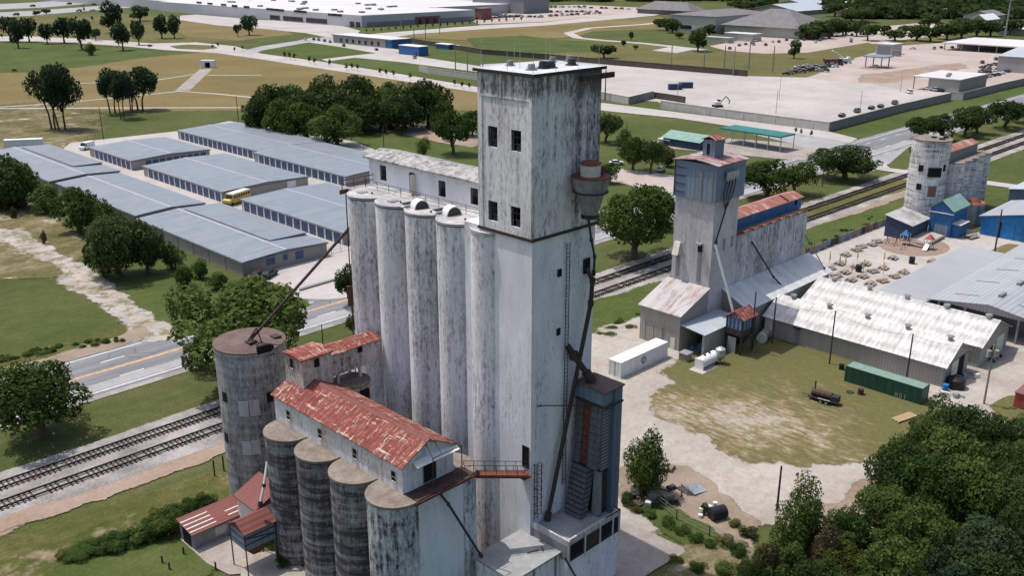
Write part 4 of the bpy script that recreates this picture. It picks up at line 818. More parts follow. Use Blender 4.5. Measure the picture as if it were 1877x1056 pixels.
m.extr([(xr0, ya, 30.2), (xr0, yc, 30.75), (xr0, yb, 30.2), (xr0, yb, 30.32), (xr0, yc, 30.9), (xr0, ya, 30.32)], (xr1-xr0, 0, 0)); m.build('roof', MT['cabroof'], cb)
MB().box(133.0, 135.7, 86.0, 88.3, 30.3, 33.6).build('cupola', MT['bluewall'], E3)
m = MB(); m.extr([(132.7, 85.7, 33.5), (132.7, 87.1, 34.1), (132.7, 88.6, 33.5), (132.7, 88.6, 33.62), (132.7, 87.1, 34.22), (132.7, 85.7, 33.62)], (3.3, 0, 0)); m.build('cupola_roof', MT['rustx'], E3)
MB().box(132.93, 133.01, 87.0, 87.5, 31.2, 32.9).build('cupola_door', MT['dark'], E3)
# four spout heads on the right of the cabin
yy = my0-.36; hx, _, hz_ = onY(1338, 322, yy); px_, _, pz = onY(1329, 377, yy-.1)
m = MB().box(hx-1.6, hx+1.8, yy-.55, yy, hz_-.2, hz_-.05).box(hx-1.6, hx+1.8, yy-.6, yy-.5, hz_-.05, hz_+.8)
for k in range(4):
    x = hx-1.2+k*.85; m.cyl(x, yy-.35, hz_-.6, hz_+.9, .3, n=10)
m.build('spout_heads', MT['galv'], E3)
m = MB()
for k in range(4):
    x = hx-1.2+k*.85; m.tube((x, yy-.35, hz_-.6), (x-.8+.1*k, yy-.3, 25.2), .1, n=6); m.tube((x-.8+.1*k, yy-.3, 25.2), (px_, yy-.2, 22.4), .09, n=5)
m.path([(px_, yy-.2, 22.4), onY(1310, 450, my0-.3), ], .14, 6); m.build('spout_pipes', MT['steel'], E3)
for u, v, big in ((1244, 453, 1), (1284, 447, 0)):
    _, y, z = onX(u, v, mx0)
    m = MB()
    if big: m.extr([(mx0-.02, y-.5, z+1.0), (mx0-.3, y-.5, z+1.0), (mx0-1.0, y-.5, z-1.2), (mx0-.02, y-.5, z-1.2)], (0, 1.2, 0))
    else: m.box(mx0-.8, mx0-.02, y-.5, y+.6, z-.1, z+.2)
    m.build('wall_hood', MT['cream'] if big else MT['galv'], E3)
    MB().box(mx0-.09, mx0-.01, y-.35, y+.35, 10.0, z-(1.3 if big else .2)).build('stained_duct', MT['dcdark'], E3)
    if not big: MB().box(mx0-.14, mx0-.03, y-.45, y+.4, z-1.4, z-.15).build('hood_opening', MT['dark'], E3)
win(E3, 'Y', my0, 1312, 450, .6, 1.9, 'steel', bars=0); win(E3, 'Y', my0, 1327, 448, .6, 2.0, 'midc', bars=0, pm='dcdark'); win(E3, 'Y', my0, 1341, 442, .6, 1.9, 'midc', bars=0, pm='dcdark')
MB().box(mx1+.02, 162.2, my0+.05, my1, 0, 16.75).build('silo_block', MT['midblock'], E3)
m = MB()
for k in range(24): x = mx1+.5+k*1.02; m.cyl(x, my0+.45, 16.75, 16.75+.18+.12*(k % 3), .42, n=8)
m.build('roof_rubble', MT['rustst'], E3)
MB().box(mx1+.02, 162.2, my0+.06, my1, 16.75, 16.9).build('block_roof', MT['siloroof'], E3)
gz = onY(1352, 420, 85.6)[2]
MB().box(mx1+.8, 163.2, 85.6, 89.6, 16.9, 19.0).build('gallery', MT['bluepaint'], E3)
m = MB(); m.extr([(mx1+.75, 85.3, 18.95), (mx1+.75, 87.6, 19.75), (mx1+.75, 89.9, 18.95), (mx1+.75, 89.9, 19.05), (mx1+.75, 87.6, 19.87), (mx1+.75, 85.3, 19.05)], (163.6-mx1-.75, 0, 0)); m.build('gallery_roof', MT['midrust'], E3)
m = MB()
for k in range(4): m.extr([(157.6+k*.1, 85.5+k*.55, 19.12+k*.19), (158.5+k*.1, 85.5+k*.55, 19.12+k*.19), (158.5+k*.1, 85.9+k*.55, 19.25+k*.19), (157.6+k*.1, 85.9+k*.55, 19.25+k*.19)], (0, 0, .04))
m.build('roof_hole', MT['dark'], E3)
win(E3, 'Y', 85.6, 1459, 371, .7, .9, 'navy', bars=0)
# front shed of the grey elevator
FS = thing('metal_shed', 'tan metal shed with striped rusty white sloping roof leaning on the grey tower', 'shed', (126, 87.5, 0))
fx0, fx1, fy0, fy1 = 122.6, mx0-.02, 83.5, 91.7
m = MB().extr([(fx0, fy0, 0), (fx1, fy0, 0), (fx1, fy0, 9.2), (fx0, fy0, 6.35)], (0, fy1-fy0, 0)); m.build('wall', MT['tanwally'], FS)
m = MB().extr([(fx0-.45, fy0-.3, 6.25), (fx1, fy0-.3, 9.27), (fx1, fy0-.3, 9.4), (fx0-.45, fy0-.3, 6.38)], (0, fy1-fy0+.6, 0)); m.build('roof', MT['rustwhite'], FS)
y0_, y1_ = onX(1214, 620, fx0)[1], onX(1183, 600, fx0)[1]
MB().box(fx0-.08, fx0+.02, y0_, y1_, 0, 3.4).build('sliding_door', MT['tanwally'], FS)
m = MB().box(fx0-.16, fx0-.02, y0_-.3, y1_+.3, 3.4, 3.6)
for y in (y0_, (y0_+y1_)/2, y1_): m.box(fx0-.13, fx0-.02, y-.05, y+.05, 0, 3.4)
m.build('door_rail', MT['greyst'], FS)
MB().box(fx0-.1, fx0, y0_-2.6, y0_-1.7, 0, 2.1).build('side_door', MT['cream'], FS)
LS = thing('open_shed', 'open fronted shed with light grey roof beside the tan shed', 'shed', (127, 81.5, 0))
lx0, lx1, ly0, ly1 = 122.9, 133.4, 78.9, 83.44
m = MB().box(lx0, lx1, ly0, ly0+.12, 0, 4.2).box(lx1-.12, lx1, ly0+.12, ly1, 0, 4.4).box(lx0+.1, lx1-.2, ly1-.1, ly1, 0, 4.5); m.box(lx0, lx0+.15, ly0+.12, ly0+.4, 0, 4.2); m.build('wall', MT['tanwall'], LS)
m = MB().extr([(lx0-.3, ly0-.25, 4.2), (lx0-.3, ly1, 4.75), (lx0-.3, ly1, 4.87), (lx0-.3, ly0-.25, 4.32)], (lx1-lx0+.4, 0, 0)); m.build('roof', MT['shedroof'], LS)
m = MB().box(125.3, 126.6, 80.4, 81.6, .02, 1.3).box(127.4, 129.2, 81.2, 82.6, .02, 1.1).cyl(124.6, 82.2, 0.02, 1.0, .35, n=10); m.build('stored_goods', MT['bluepaint'], LS)
LN = thing('long_shed', 'long lean-to shed with a pale streaked metal roof along the silo block', 'shed', (149, 81, 0))
n0, n1, ny0, ny1 = 134.6, 163.6, 78.6, 83.48
m = MB().extr([(n0, ny0, 0), (n0, ny1, 0), (n0, ny1, 8.1), (n0, ny0, 5.7)], (n1-n0, 0, 0)); m.build('wall', MT['tanwall'], LN)
m = MB().extr([(n0-.3, ny0-.5, 5.55), (n0-.3, ny1, 8.17), (n0-.3, ny1, 8.3), (n0-.3, ny0-.5, 5.68)], (n1-n0+.8, 0, 0)); m.build('roof', MT['whiteroofx'], LN)
pipe('white spout from the grey tower wall down to the little red roofed bin', [onY(1311, 448, my0-.4), (*onX(1347, 583, 131.5)[:2], onX(1347, 583, 131.5)[2])], .22, 'wpaint', 8)
pipe('dark spout leaning from the silo block onto the pale lean-to roof', [onY(1378, 443, my0-.1), onY(1418, 508, 81.0), onY(1440, 531, 79.2)], .16, 'steel', 6)
pipe('thin brown pipe leaning at the far end of the silo block', [onY(1476, 430, my0-.1), onY(1512, 494, 78.9)], .1, 'wood', 6)
# little blue and red bin house
BH = thing('bin_house', 'small raised bin house with blue sheet walls and a red striped roof', 'bin', (130.6, 77.3, 0))
b0, b1, c0, c1 = 128.2, 132.0, 75.3, 78.3
MB().box(b0, b1, c0, c1, 3.4, 6.4).build('box', MT['bluepaint'], BH)
MB().box(b0-.04, b0, c0, c1, 3.4, 4.3).box(b0, b1, c0-.04, c0, 3.4, 4.3).build('rust_band', MT['darkrust'], BH)
m = MB()
for k in range(4): m.box(b0-.08, b0-.03, c0+.2+k*.72, c0+.55+k*.72, 4.5, 6.2); m.box(b0+.2+k*.9, b0+.65+k*.9, c0-.08, c0-.03, 4.5, 6.2)
m.build('pale_panel', MT['bluewall'], BH)
m = MB(); yc = (c0+c1)/2
for ye in (c0-.4, c1+.4): m.extr([(b0-.3, ye, 6.25), (b0-.3, yc, 7.5), (b0-.3, yc, 7.62), (b0-.3, ye, 6.37)], (b1-b0+.6, 0, 0))
m.extr([(b0, c0, 6.4), (b0, c1, 6.4), (b0, yc, 7.45)], (b1-b0, 0, 0)); m.build('roof', MT['rustx'], BH)
MB().hexa([(129.6, 76.4, 1.3), (130.6, 76.4, 1.3), (130.6, 77.2, 1.3), (129.6, 77.2, 1.3), (b0+.1, c0+.1, 3.4), (b1-.1, c0+.1, 3.4), (b1-.1, c1-.1, 3.4), (b0+.1, c1-.1, 3.4)]).build('hopper', MT['steel'], BH)
for x, y in ((b0+.05, c0+.05), (b1-.05, c0+.05), (b1-.05, c1-.05), (b0+.05, c1-.05)): MB().box(x-.12, x+.12, y-.12, y+.12, 0, 6.4).build('leg', MT['steel'], BH)
m = MB().box(b0-.02, b0+.05, c0+1.0, c1-.5, .1, 2.9); m.build('white_board', MT['galv'], BH)
# ------------------------------------------------------------------ white roofed warehouses
def warehouse(lab, x0, x1, y0, y1, ze, zr, vents, wall):
    r = thing('warehouse', lab, 'warehouse', ((x0+x1)/2, (y0+y1)/2, 0), 'white roofed warehouses')
    gable(r, x0, x1, y0, y1, 0, ze, zr, 'Y', wall, MT['whiteroof'], .4, .1, MT['whiteroof'])
    xc = (x0+x1)/2
    for k in range(vents):
        y = y0+1.5+(y1-y0-4)*k/(vents-1)
        v = MB().cyl(xc, y, zr+.05, zr+.55, .38, n=12).build('roof_vent', MT['galv'], r)
        MB().cyl(xc, y, zr+.55, zr+.68, .6, .5, n=12).build('vent_hood', MT['greyst'], v)
    return r
W1 = warehouse('warehouse with rippled white metal roof behind the green container', 139.3, 148.6, 46.9, 77.6, 3.6, 6.2, 5, MT['tanwally'])
W2 = warehouse('warehouse with white metal roof set behind and parallel to the front one', 150.7, 163.0, 45.9, 76.8, 3.8, 6.5, 5, MT['tanwally'])
m = MB().box(139.2, 139.31, 76.0, 77.5, 0, 3.3); m.build('wall_panel', MT['cream'], W1)
_, y_, z_ = onX(1463, 600, 139.3); MB().box(138.7, 139.31, y_-.5, y_+.5, z_-.2, z_+.25).build('wall_unit', MT['steel'], W1); MB().box(139.23, 139.31, y_-.45, y_+.35, 0, z_-.2).build('wall_stain', MT['dcdark'], W1)
MB().box(144.2, 146.6, 46.8, 46.92, 0.02, 3.4).build('door_opening', MT['dark'], W1)
MB().box(141.6, 144.1, 46.72, 46.88, 0.05, 3.5).build('sliding_door', MT['cream'], W1)
MB().box(146.75, 148.3, 46.76, 46.88, 0.05, 3.4).build('sliding_door', MT['tanwall'], W1)
MB().box(157.9, 161.0, 45.8, 45.92, 0.05, 3.3).build('sliding_door', MT['cream'], W2)
MB().box(155.4, 156.6, 45.8, 45.92, 0.02, 2.3).build('side_door', MT['dark'], W2)
W3 = thing('warehouse', 'broad grey metal roofed warehouse hall with open dark front at the right', 'warehouse', (185, 50, 0))
m = MB().box(190, 215, 40.2, 60.2, 0, 4.4).box(165.2, 190, 40.2, 40.4, 0, 4.4).box(165.2, 190, 60, 60.2, 0, 4.4)
m.extr([(165.25, 40.2, 4.4), (165.25, 60.2, 4.4), (165.25, 50.2, 5.9)], (.15, 0, 0))
for y in (41, 45.2, 49.5, 54, 58.5): m.box(165.2, 165.5, y-.15, y+.15, 0, 4.4)
m.build('wall', MT['greywall'], W3)
MB().box(170, 170.1, 40.4, 60, 0, 4.4).build('back_wall', MT['dcdark'], W3)
m = MB()
for ye in (39.8, 60.6): m.extr([(164.8, ye, 4.38), (164.8, 50.2, 5.95), (164.8, 50.2, 6.07), (164.8, ye, 4.5)], (51, 0, 0))
m.build('roof', MT['greyroof'], W3)
for k in range(5):
    x = 170+k*9
    MB().box(x, x+2.4, 49.9, 50.5, 6.0, 6.5).build('ridge_vent', MT['greyst'], W3)
for k in range(4):
    for y, s_ in ((55.5, -1), (44.9, 1)): zz = lambda q: 5.95+.13-abs(q-50.2)*.151; MB().hexa([(169.5+k*10, y-2, zz(y-2)), (169.9+k*10, y-2, zz(y-2)), (169.9+k*10, y+2, zz(y+2)), (169.5+k*10, y+2, zz(y+2)), (169.5+k*10, y-2, zz(y-2)+.06), (169.9+k*10, y-2, zz(y-2)+.06), (169.9+k*10, y+2, zz(y+2)+.06), (169.5+k*10, y+2, zz(y+2)+.06)]).build('skylight_strip', MT['dcdark'], W3)
W4 = thing('flat_roof_canopy', 'smooth plain grey flat roofed hall beside the grey metal warehouse', 'warehouse', (186, 65, 0))
MB().box(165.5, 205, 60.7, 69.0, 0, 3.6).build('wall', MT['greywall'], W4); MB().box(165.0, 206, 60.65, 69.6, 3.6, 3.8).build('roof', MT['flatroof'], W4)
# ------------------------------------------------------------------ containers and yard things
def container(lab, x0, x1, y0, y1, h, mt, tm, end, along):
    r = thing('shipping_container', lab, 'container', ((x0+x1)/2, (y0+y1)/2, 0))
    m = MB().box(x0+.06, x1-.06, y0+.06, y1-.06, .12, h-.06)
    if along == 'X':
        k = x0+.3
        while k < x1-.4:
            for y in (y0+.02, y1-.06): m.box(k, k+.16, y, y+.04, .2, h-.15)
            k += .36
    else:
        k = y0+.3
        while k < y1-.4:
            for x in (x0+.02, x1-.06): m.box(x, x+.04, k, k+.16, .2, h-.15)
            k += .36
    m.build('body', mt, r)
    m = MB()
    for x in (x0, x1-.16):
        for y in (y0, y1-.16): m.box(x, x+.16, y, y+.16, 0, h)
    m.box(x0+.16, x1-.16, y0, y0+.08, h-.14, h-.005).box(x0+.16, x1-.16, y1-.08, y1, h-.14, h-.005).box(x0, x0+.08, y0+.16, y1-.16, h-.14, h-.005).box(x1-.08, x1, y0+.16, y1-.16, h-.14, h-.005)
    m.box(x0+.16, x1-.16, y0, y0+.08, .02, .16).box(x0, x0+.08, y0+.16, y1-.16, .02, .16); m.build('frame', mt, r)
    MB().box(x0+.09, x1-.09, y0+.09, y1-.09, h-.055, h-.02).build('top', tm, r)
    m = MB()
    if along == 'X':
        for f in (.2, .42, .58, .8): m.tube((x0-.02, y0+(y1-y0)*f, .2), (x0-.02, y0+(y1-y0)*f, h-.1), .03, n=5)
        m.box(x0-.02, x0+.07, (y0+y1)/2-.02, (y0+y1)/2+.02, .15, h-.1)
    else:
        for f in (.2, .42, .58, .8): m.tube((x0+(x1-x0)*f, y0-.02, .2), (x0+(x1-x0)*f, y0-.02, h-.1), .03, n=5)
    m.build('lock_rod', MT['galv'], r); return r
C1 = container('white shipping container with a round grey emblem on its side', 107.25, 119.45, 83.5, 85.95, 2.75, MT['wpaint'], MT['wpaint'], 0, 'X')
x, y, z = onY(1180, 660, 83.5)
m = MB(); n = 24
for ri, ro in ((.52, .62),):
    for i in range(n):
        a, b = 2*math.pi*i/n, 2*math.pi*(i+1)/n
        m.extr([(x+ri*math.cos(a), 83.47, z+ri*math.sin(a)), (x+ro*math.cos(a), 83.47, z+ro*math.sin(a)), (x+ro*math.cos(b), 83.47, z+ro*math.sin(b)), (x+ri*math.cos(b), 83.47, z+ri*math.sin(b))], (0, .03, 0))
m.extr([(x+.46*math.cos(2*math.pi*i/16), 83.475, z+.46*math.sin(2*math.pi*i/16)) for i in range(16)], (0, .02, 0)); m.build('emblem', MT['greyst'], C1)
m = MB().box(x-.25, x-.12, 83.455, 83.474, z-.25, z+.25).box(x+.1, x+.24, 83.455, 83.474, z-.25, z+.25).box(x-.12, x+.1, 83.455, 83.474, z-.06, z+.06); m.build('emblem_mark', MT['wpaint'], C1)
C2 = container('green shipping container standing on the grass by the white roofed warehouse', 131.0, 133.5, 46.7, 58.6, 2.7, MT['green'], MT['greentop'], 0, 'Y')
_, y, z = onX(1653, 727, 131.0); m = MB(); q = 130.97
def glyph(segs, yo):
    for a0, b0_, a1, b1_ in segs: m.box(q, q+.06, yo-max(a0, a1)*.3-.045, yo-min(a0, a1)*.3+.045, z-.32+min(b0_, b1_)*.64-.045, z-.32+max(b0_, b1_)*.64+.045)
for s, yo in (([(0, 0, 0, 1), (1, 0, 1, 1), (0, .5, 1, .5)], y+1.0), ([(0, 0, 0, 1), (1, 0, 1, 1), (0, 0, 1, 0), (0, 1, 1, 1)], y+.35), ([(.5, 0, .5, 1)], y-.3)): glyph(s, yo)
m.build('lettering', MT['galv'], C2)
# white horizontal tank on a slab
TK = thing('storage_tank', 'white horizontal tank on a small concrete slab near the shed door', 'tank', (*g(1280, 672), 0))
a = Vector((*g(1262, 672), 1.05)); dx = Vector((.985, .17, 0)); b = a+Vector((4.6, 0.0, 0))
a = Vector((118.9, 76.9, 1.15)); b = a+Vector((4.4, .0, 0))
m = MB(); prof = [(a+Vector((t*4.4, 0, 0)), rr) for t, rr in ((-.03, .55), (0, .8), (.05, .95), (.95, .95), (1, .8), (1.03, .55))]
for (p, r1), (p2, r2_) in zip(prof, prof[1:]): m.tube(p, p2, r1, r2_, 20)
m.build('shell', MT['wpaint'], TK, 40)
MB().box(118.75, 118.95, 76.1, 77.7, .1, 1.9).build('end_plate', MT['wpaint'], TK)
for x in (119.8, 122.3): MB().box(x-.15, x+.15, 76.3, 77.5, .06, .6).build('saddle', MT['greyst'], TK)
m = MB()
for t in (.3, .6): m.cyl(a.x+4.4*t, a.y, 2.05, 2.3, .2, n=8)
m.build('valve', MT['steel'], TK); m = MB().box(117.6, 122.0, 75.4, 78.0, .02, .16); m.build('slab', MT['concrete'], TK)
UB = thing('utility_box', 'small brown and grey utility box beside the white tank', 'box', (*g(1258, 662), 0)); x, y = g(1258, 664)
MB().box(x-.3, x+1.3, y-.2, y+1.3, 0, 1.35).build('body', MT['wood'], UB); MB().box(x-.4, x+1.4, y-.3, y+1.4, 1.35, 1.45).build('lid', MT['galv'], UB)
HP = thing('hopper_tank', 'small steel hopper tank with conical bottom on thin legs', 'tank', (*g(1319, 668), 0)); x, y = g(1319, 667)
m = MB().cyl(x, y, 1.4, 2.6, .8, n=20); m.cyl(x, y, .5, 1.4, .15, .8, n=20); m.cyl(x, y, 2.6, 2.95, .8, .25, n=20); m.build('shell', MT['galv'], HP, 40)
for k in range(3): a_ = k*2.1+.5; MB().tube((x+.85*math.cos(a_), y+.85*math.sin(a_), 0), (x+.78*math.cos(a_), y+.78*math.sin(a_), 1.8), .05, n=5).build('leg', MT['greyst'], HP)
RT_ = thing('rusty_tank', 'rusty brown horizontal tank lying against the warehouse end', 'tank', (*g(1406, 628), 0)); x, y = g(1404, 628)
m = MB().tube((x-1.0, y+.3, .95), (x+2.0, y+1.2, .95), .85, n=18); m.build('shell', MT['wood'], RT_, 40); m = MB().tube((x-1.02, y+.3, .95), (x-.8, y+.37, .95), .9, n=18); m.build('end_cap', MT['cream'], RT_)
# smoker trailer
ST = thing('smoker_trailer', 'rusty barbecue smoker trailer with two axles parked on the grass', 'trailer', (*g(1515, 738), 0)); x, y = g(1512, 738)
ca, sa = math.cos(-1.45), math.sin(-1.45)
def tr(px, py, pz): return (x+px*ca-py*sa, y+px*sa+py*ca, pz)
m = MB().tube(tr(-2.0, .0, 1.25), tr(.9, .0, 1.25), .52, n=16); m.build('smoker_drum', MT['darkrust'], ST, 40)
m = MB().hexa([tr(*p) for p in ((.9, -.6, .55), (2.0, -.6, .55), (2.0, .6, .55), (.9, .6, .55), (.9, -.6, 1.5), (2.0, -.6, 1.5), (2.0, .6, 1.5), (.9, .6, 1.5))]); m.build('firebox', MT['steel'], ST)
m = MB().tube(tr(-1.7, .1, 1.6), tr(-1.7, .1, 3.0), .11, n=8); m.build('chimney', MT['steel'], ST)
m = MB().hexa([tr(*p) for p in ((-2.4, -.75, .55), (2.0, -.75, .55), (2.0, .75, .55), (-2.4, .75, .55), (-2.4, -.75, .68), (2.0, -.75, .68), (2.0, .75, .68), (-2.4, .75, .68))]); m.build('frame', MT['steel'], ST); MB().tube(tr(-2.4, 0, .6), tr(-3.6, 0, .5), .07).build('tow_bar', MT['steel'], ST)
for sx_ in (-.35, .5):
    for sy_ in (-.95, .95):
        wv = MB().tube(tr(sx_, sy_-.12, .38), tr(sx_, sy_+.12, .38), .38, n=14).build('wheel', MT['tyre'], ST, 40); MB().tube(tr(sx_, sy_-.14, .38), tr(sx_, sy_+.14, .38), .2, n=10).build('rim', MT['galv'], wv)
m = MB()
for sy_ in (-.95, .95): m.hexa([tr(*p) for p in ((-.85, sy_-.15, .8), (1.0, sy_-.15, .8), (1.0, sy_+.15, .8), (-.85, sy_+.15, .8), (-.75, sy_-.15, .86), (.9, sy_-.15, .86), (.9, sy_+.15, .86), (-.75, sy_+.15, .86))])
m.build('mudguard', MT['galv'], ST)
TY = thing('tyre', 'old black tyre lying flat on the grass near the green container', 'tyre', (*g(1558, 721), 0)); x, y = g(1558, 721)
m = MB(); n = 20; pr = [(.3, .02), (.52, .02), (.6, .1), (.52, .22), (.3, .22)]
for i in range(n):
    a, b = 2*math.pi*i/n, 2*math.pi*(i+1)/n
    for (r1, z1), (r2_, z2) in zip(pr, pr[1:]+pr[:1]): m.add([(x+r1*math.cos(a), y+r1*math.sin(a), z1), (x+r2_*math.cos(a), y+r2_*math.sin(a), z2), (x+r2_*math.cos(b), y+r2_*math.sin(b), z2), (x+r1*math.cos(b), y+r1*math.sin(b), z1)], [(0, 1, 2, 3)])
m.build('tread', MT['tyre'], TY, 40)
def drum(lab, u, v, r, h, mt, name='barrel', lid=None):
    x, y = g(u, v); t = thing(name, lab, name.replace('_', ' '), (x, y, 0)); m = MB().cyl(x, y, 0, h, r, n=18)
    for z in (h*.33, h*.66): m.cyl(x, y, z-.03, z+.03, r+.03, n=18)
    m.build('shell', MT[mt], t, 40); MB().cyl(x, y, h, h+.06, r*1.05, n=18).build('lid', MT[lid or mt], t); return t
drum('dark rusty barrel on the grass in front of the green container', 1577, 724, .42, .95, 'darkrust')
drum('blue plastic barrel beside the big black tank', 1732, 717, .42, 1.05, 'brightblue')
drum('dark barrel standing behind the left end of the green container', 1542, 678, .4, .9, 'black')
BT = thing('water_tank', 'big round black plastic water tank at the warehouse corner', 'tank', (*g(1751, 712), 0)); x, y = g(1751, 711)
m = MB().cyl(x, y, 0, 1.5, 1.35, n=28); m.cyl(x, y, 1.5, 1.95, 1.35, .5, n=28); m.build('shell', MT['black'], BT, 40); MB().cyl(x, y, 1.95, 2.1, .4, n=16).build('lid', MT['black'], BT)
LB = thing('lumber_stack', 'low stack of fresh yellow lumber on the dirt by the trees', 'lumber', (*g(1655, 770), 0)); x, y = g(1657, 769)
for k in range(3):
    for j in range(5): MB().obox((x+(j-2)*.28*.3, y+(j-2)*.28*.95), (1.9, -.6+.05*k), (.03, .11), .09, .1+k*.11).build('board', MT['hay'], LB)
MB().obox((x, y), (.06, .2), (.25, .75), .1, 0).build('bearer', MT['wood'], LB)
def junk(lab, u, v, seed, n, s, mats, name='scrap_pile', cat='scrap'):
    R = random.Random(seed); x, y = g(u, v); t = thing(name, lab, cat, (x, y, 0))
    for k in range(n):
        a = R.uniform(0, 3.14); L = R.uniform(.4, 1.3)*s; px, py = x+R.uniform(-1, 1)*s*1.3, y+R.uniform(-1, 1)*s*1.3
        mt = R.choice(mats)
        if R.random() < .5: mm = MB().obox((px, py), (L*.5*math.cos(a), L*.5*math.sin(a)), (-.22*s*math.sin(a), .22*s*math.cos(a)), R.uniform(.2, .8)*s, .02)
        else: mm = MB().tube((px, py, .12), (px+L*math.cos(a), py+L*math.sin(a), R.uniform(.15, .8)*s), .07*s)
        mm.build('scrap_piece', MT[mt], t)
    return t
junk('heap of white and grey odds and ends beside the black tank', 1742, 728, 3, 10, 1.0, ['galv', 'cream', 'greyst'])
junk('clutter of machines and frames at the end of the second warehouse', 1806, 655, 5, 12, 1.2, ['steel', 'greyst', 'darkrust', 'galv'])
junk('row of gear leaning at the first warehouse doors', 1776, 690, 8, 9, .9, ['galv', 'greyst', 'wpaint'])
junk('pale crates and drums in front of the open shed', 1300, 640, 9, 5, .8, ['cream', 'galv'])
junk('scattered planks and rubble at the foot of the dark leafy shrub', 1175, 925, 12, 16, 1.5, ['wood', 'steel', 'cream', 'darkwood'])
junk('loose boards lying across the brown soil near the blue dryer', 1228, 905, 22, 9, 1.3, ['wood', 'darkwood', 'wood'])
LG = thing('log_pile', 'pile of cut logs beside the leafy shrub near the blue dryer', 'logs', (*g(1212, 858), 0)); x, y = g(1210, 860)
for k in range(9): MB().tube((x-.8+(k % 5)*.36, y+.2+(k % 5)*.1, .2+.33*(k//5)), (x+.1+(k % 5)*.36, y-1.7+(k % 5)*.1, .2+.33*(k//5)), .17, n=9).build('log', MT['wood' if k % 2 else 'palebark'], LG)
TP = thing('sheet_metal_scrap', 'grey bent sheet metal lid lying on the dirt', 'scrap', (*g(1276, 905), 0)); x, y = g(1276, 903)
MB().hexa([(x-1.1, y-.5, .3), (x+1.0, y-.9, .1), (x+1.2, y+.7, .5), (x-.8, y+.9, .85), (x-1.1, y-.5, .38), (x+1.0, y-.9, .18), (x+1.2, y+.7, .58), (x-.8, y+.9, .93)]).build('sheet', MT['galv'], TP); MB().hexa([(x-1.6, y+.2, .0), (x-1.0, y-.4, .0), (x-.8, y+.9, .0), (x-1.4, y+1.4, .0), (x-1.5, y+.3, 1.0), (x-1.1, y-.3, .4), (x-.8, y+.9, .9), (x-1.3, y+1.4, 1.2)]).build('bent_edge', MT['greyst'], TP)
DU = thing('planter_tank', 'cut black tank beside white buckets full of green plants', 'planter', (*g(1305, 945), 0)); x, y = g(1307, 948)
m = MB().tube((x-.9, y-.2, .8), (x+.9, y-.9, .8), .8, n=18); m.build('tank', MT['black'], DU, 40)
for k in range(6): MB().cyl(x-1.3+k*.55, y+.9+.3*math.sin(k*2), 0, .5+.5*(k % 2), .24, .28, n=10).build('bucket', MT['wpaint'], DU)
OFF_PL = (x-.3, y+1.1)
# fence posts and wire in front of the pad
WF = thing('wire_fence', 'sagging wire fence running past the concrete pad into the trees', 'fence', (*g(1240, 955), 0))
fp = [g(1185, 912), g(1240, 955), g(1300, 985), g(1342, 1005), g(1400, 1040), g(1450, 1075)]
for q in fp: MB().tube((*q, 0), (*q, 1.5), .07, n=6).build('post', MT['darkwood'], WF)
m = MB()
for z in (.5, .95, 1.4): m.path([(*q, z) for q in fp], .02, 4)
m.build('wire', MT['greyst'], WF)
for i, (u, v, lab) in enumerate(((394, 875, 'tall dark steel post in the grass, left of the two by the round silo'), (411, 866, 'tall dark steel post in the grass, close to the round silo'), (298, 1034, 'short dark post in the lower left lawn, left of two'), (311, 1046, 'short dark post in the lower left lawn, right of two'), (337, 1018, 'short dark post at the corner of the red roofed shed'), (311, 994, 'short dark post in the vine hedge by the shed'), (396, 1046, 'short dark post beside the hopper bin legs'))):
    x, y = g(u, v); h = topz(x, y, v-(30 if i < 2 else 14)); t = thing('fence_post', lab, 'post', (x, y, 0)); MB().tube((x, y, 0), (x, y, h), .1, n=7).build('shaft', MT['steel'], t); MB().cyl(x, y, h, h+.04, .12, n=8).build('cap', MT['darkrust'], t)
# utility poles
def pole(lab, u, v, vt, r=.14, arm=None, trans=0, mt='darkwood', name='utility_pole', group=None, lamp=False):
    x, y = g(u, v); h = topz(x, y, vt); t = thing(name, lab, name.replace('_', ' '), (x, y, 0), group)
    MB().tube((x, y, 0), (x, y, h), r, r*.75, 8).build('shaft', MT[mt], t)
    if arm: MB().obox((x, y), (arm*r2, -arm*r2), (.05, .05), .12, h-.7).build('crossarm', MT['darkwood'], t)
    for k in range(trans): MB().cyl(x+(.55-k*1.1)*r2, y-(.55-k*1.1)*r2, h-1.9, h-.9, .3, n=12).build('transformer', MT['galv'], t)
    if lamp: m = MB().tube((x, y, h-.1), (x+.9*r2, y-.9*r2, h), .05, n=5).obox((x+1.2*r2, y-1.2*r2), (.4*r2, -.4*r2), (.12, .12), .12, h-.03); m.build('lamp_arm', MT['greyst'], t)
    return t
pole('tall dark pole in front of the white roofed warehouse, left of the green container', 1520, 668, 570)
pole('tall dark pole rising behind the green container', 1659, 712, 612)
pole('slim dark pole at the left end of the white roofed warehouse', 1415, 630, 545)
pole('dark pole beside the little red roofed bin house', 1376, 645, 535)
pole('leaning grey pole with two transformers at the right edge of the yard', 1803, 742, 632, .16, None, 2, 'wood')
pole('short thick dark pole at the edge of the trees by the dirt road', 1424, 936, 855, .15, None)
pole('pole in the paved yard in front of the bright blue building', 1823, 463, 384, .2)
pole('slim pole on the lawn left of the storage roofs', 190, 256, 196, .16)
pole('slim pole at the tan park edge behind the storage roofs', 437, 222, 175, .16)
pole('slim pole on the mown lawn behind the blue grey storage roof', 704, 279, 229, .16)
pole('slim pole by the roadside lawn left of the tall silos', 592, 632, 594, .1)
pole('dark pole at the left of the small ruined lot across the tracks', 1148, 262, 226, .16)
pole('slim pole standing in the trees between the two oaks across the tracks', 1507, 343, 304, .14)
pole('dark pole beside the headhouse hoist beam on the walled yard kerb', 1109, 184, 127, .3)
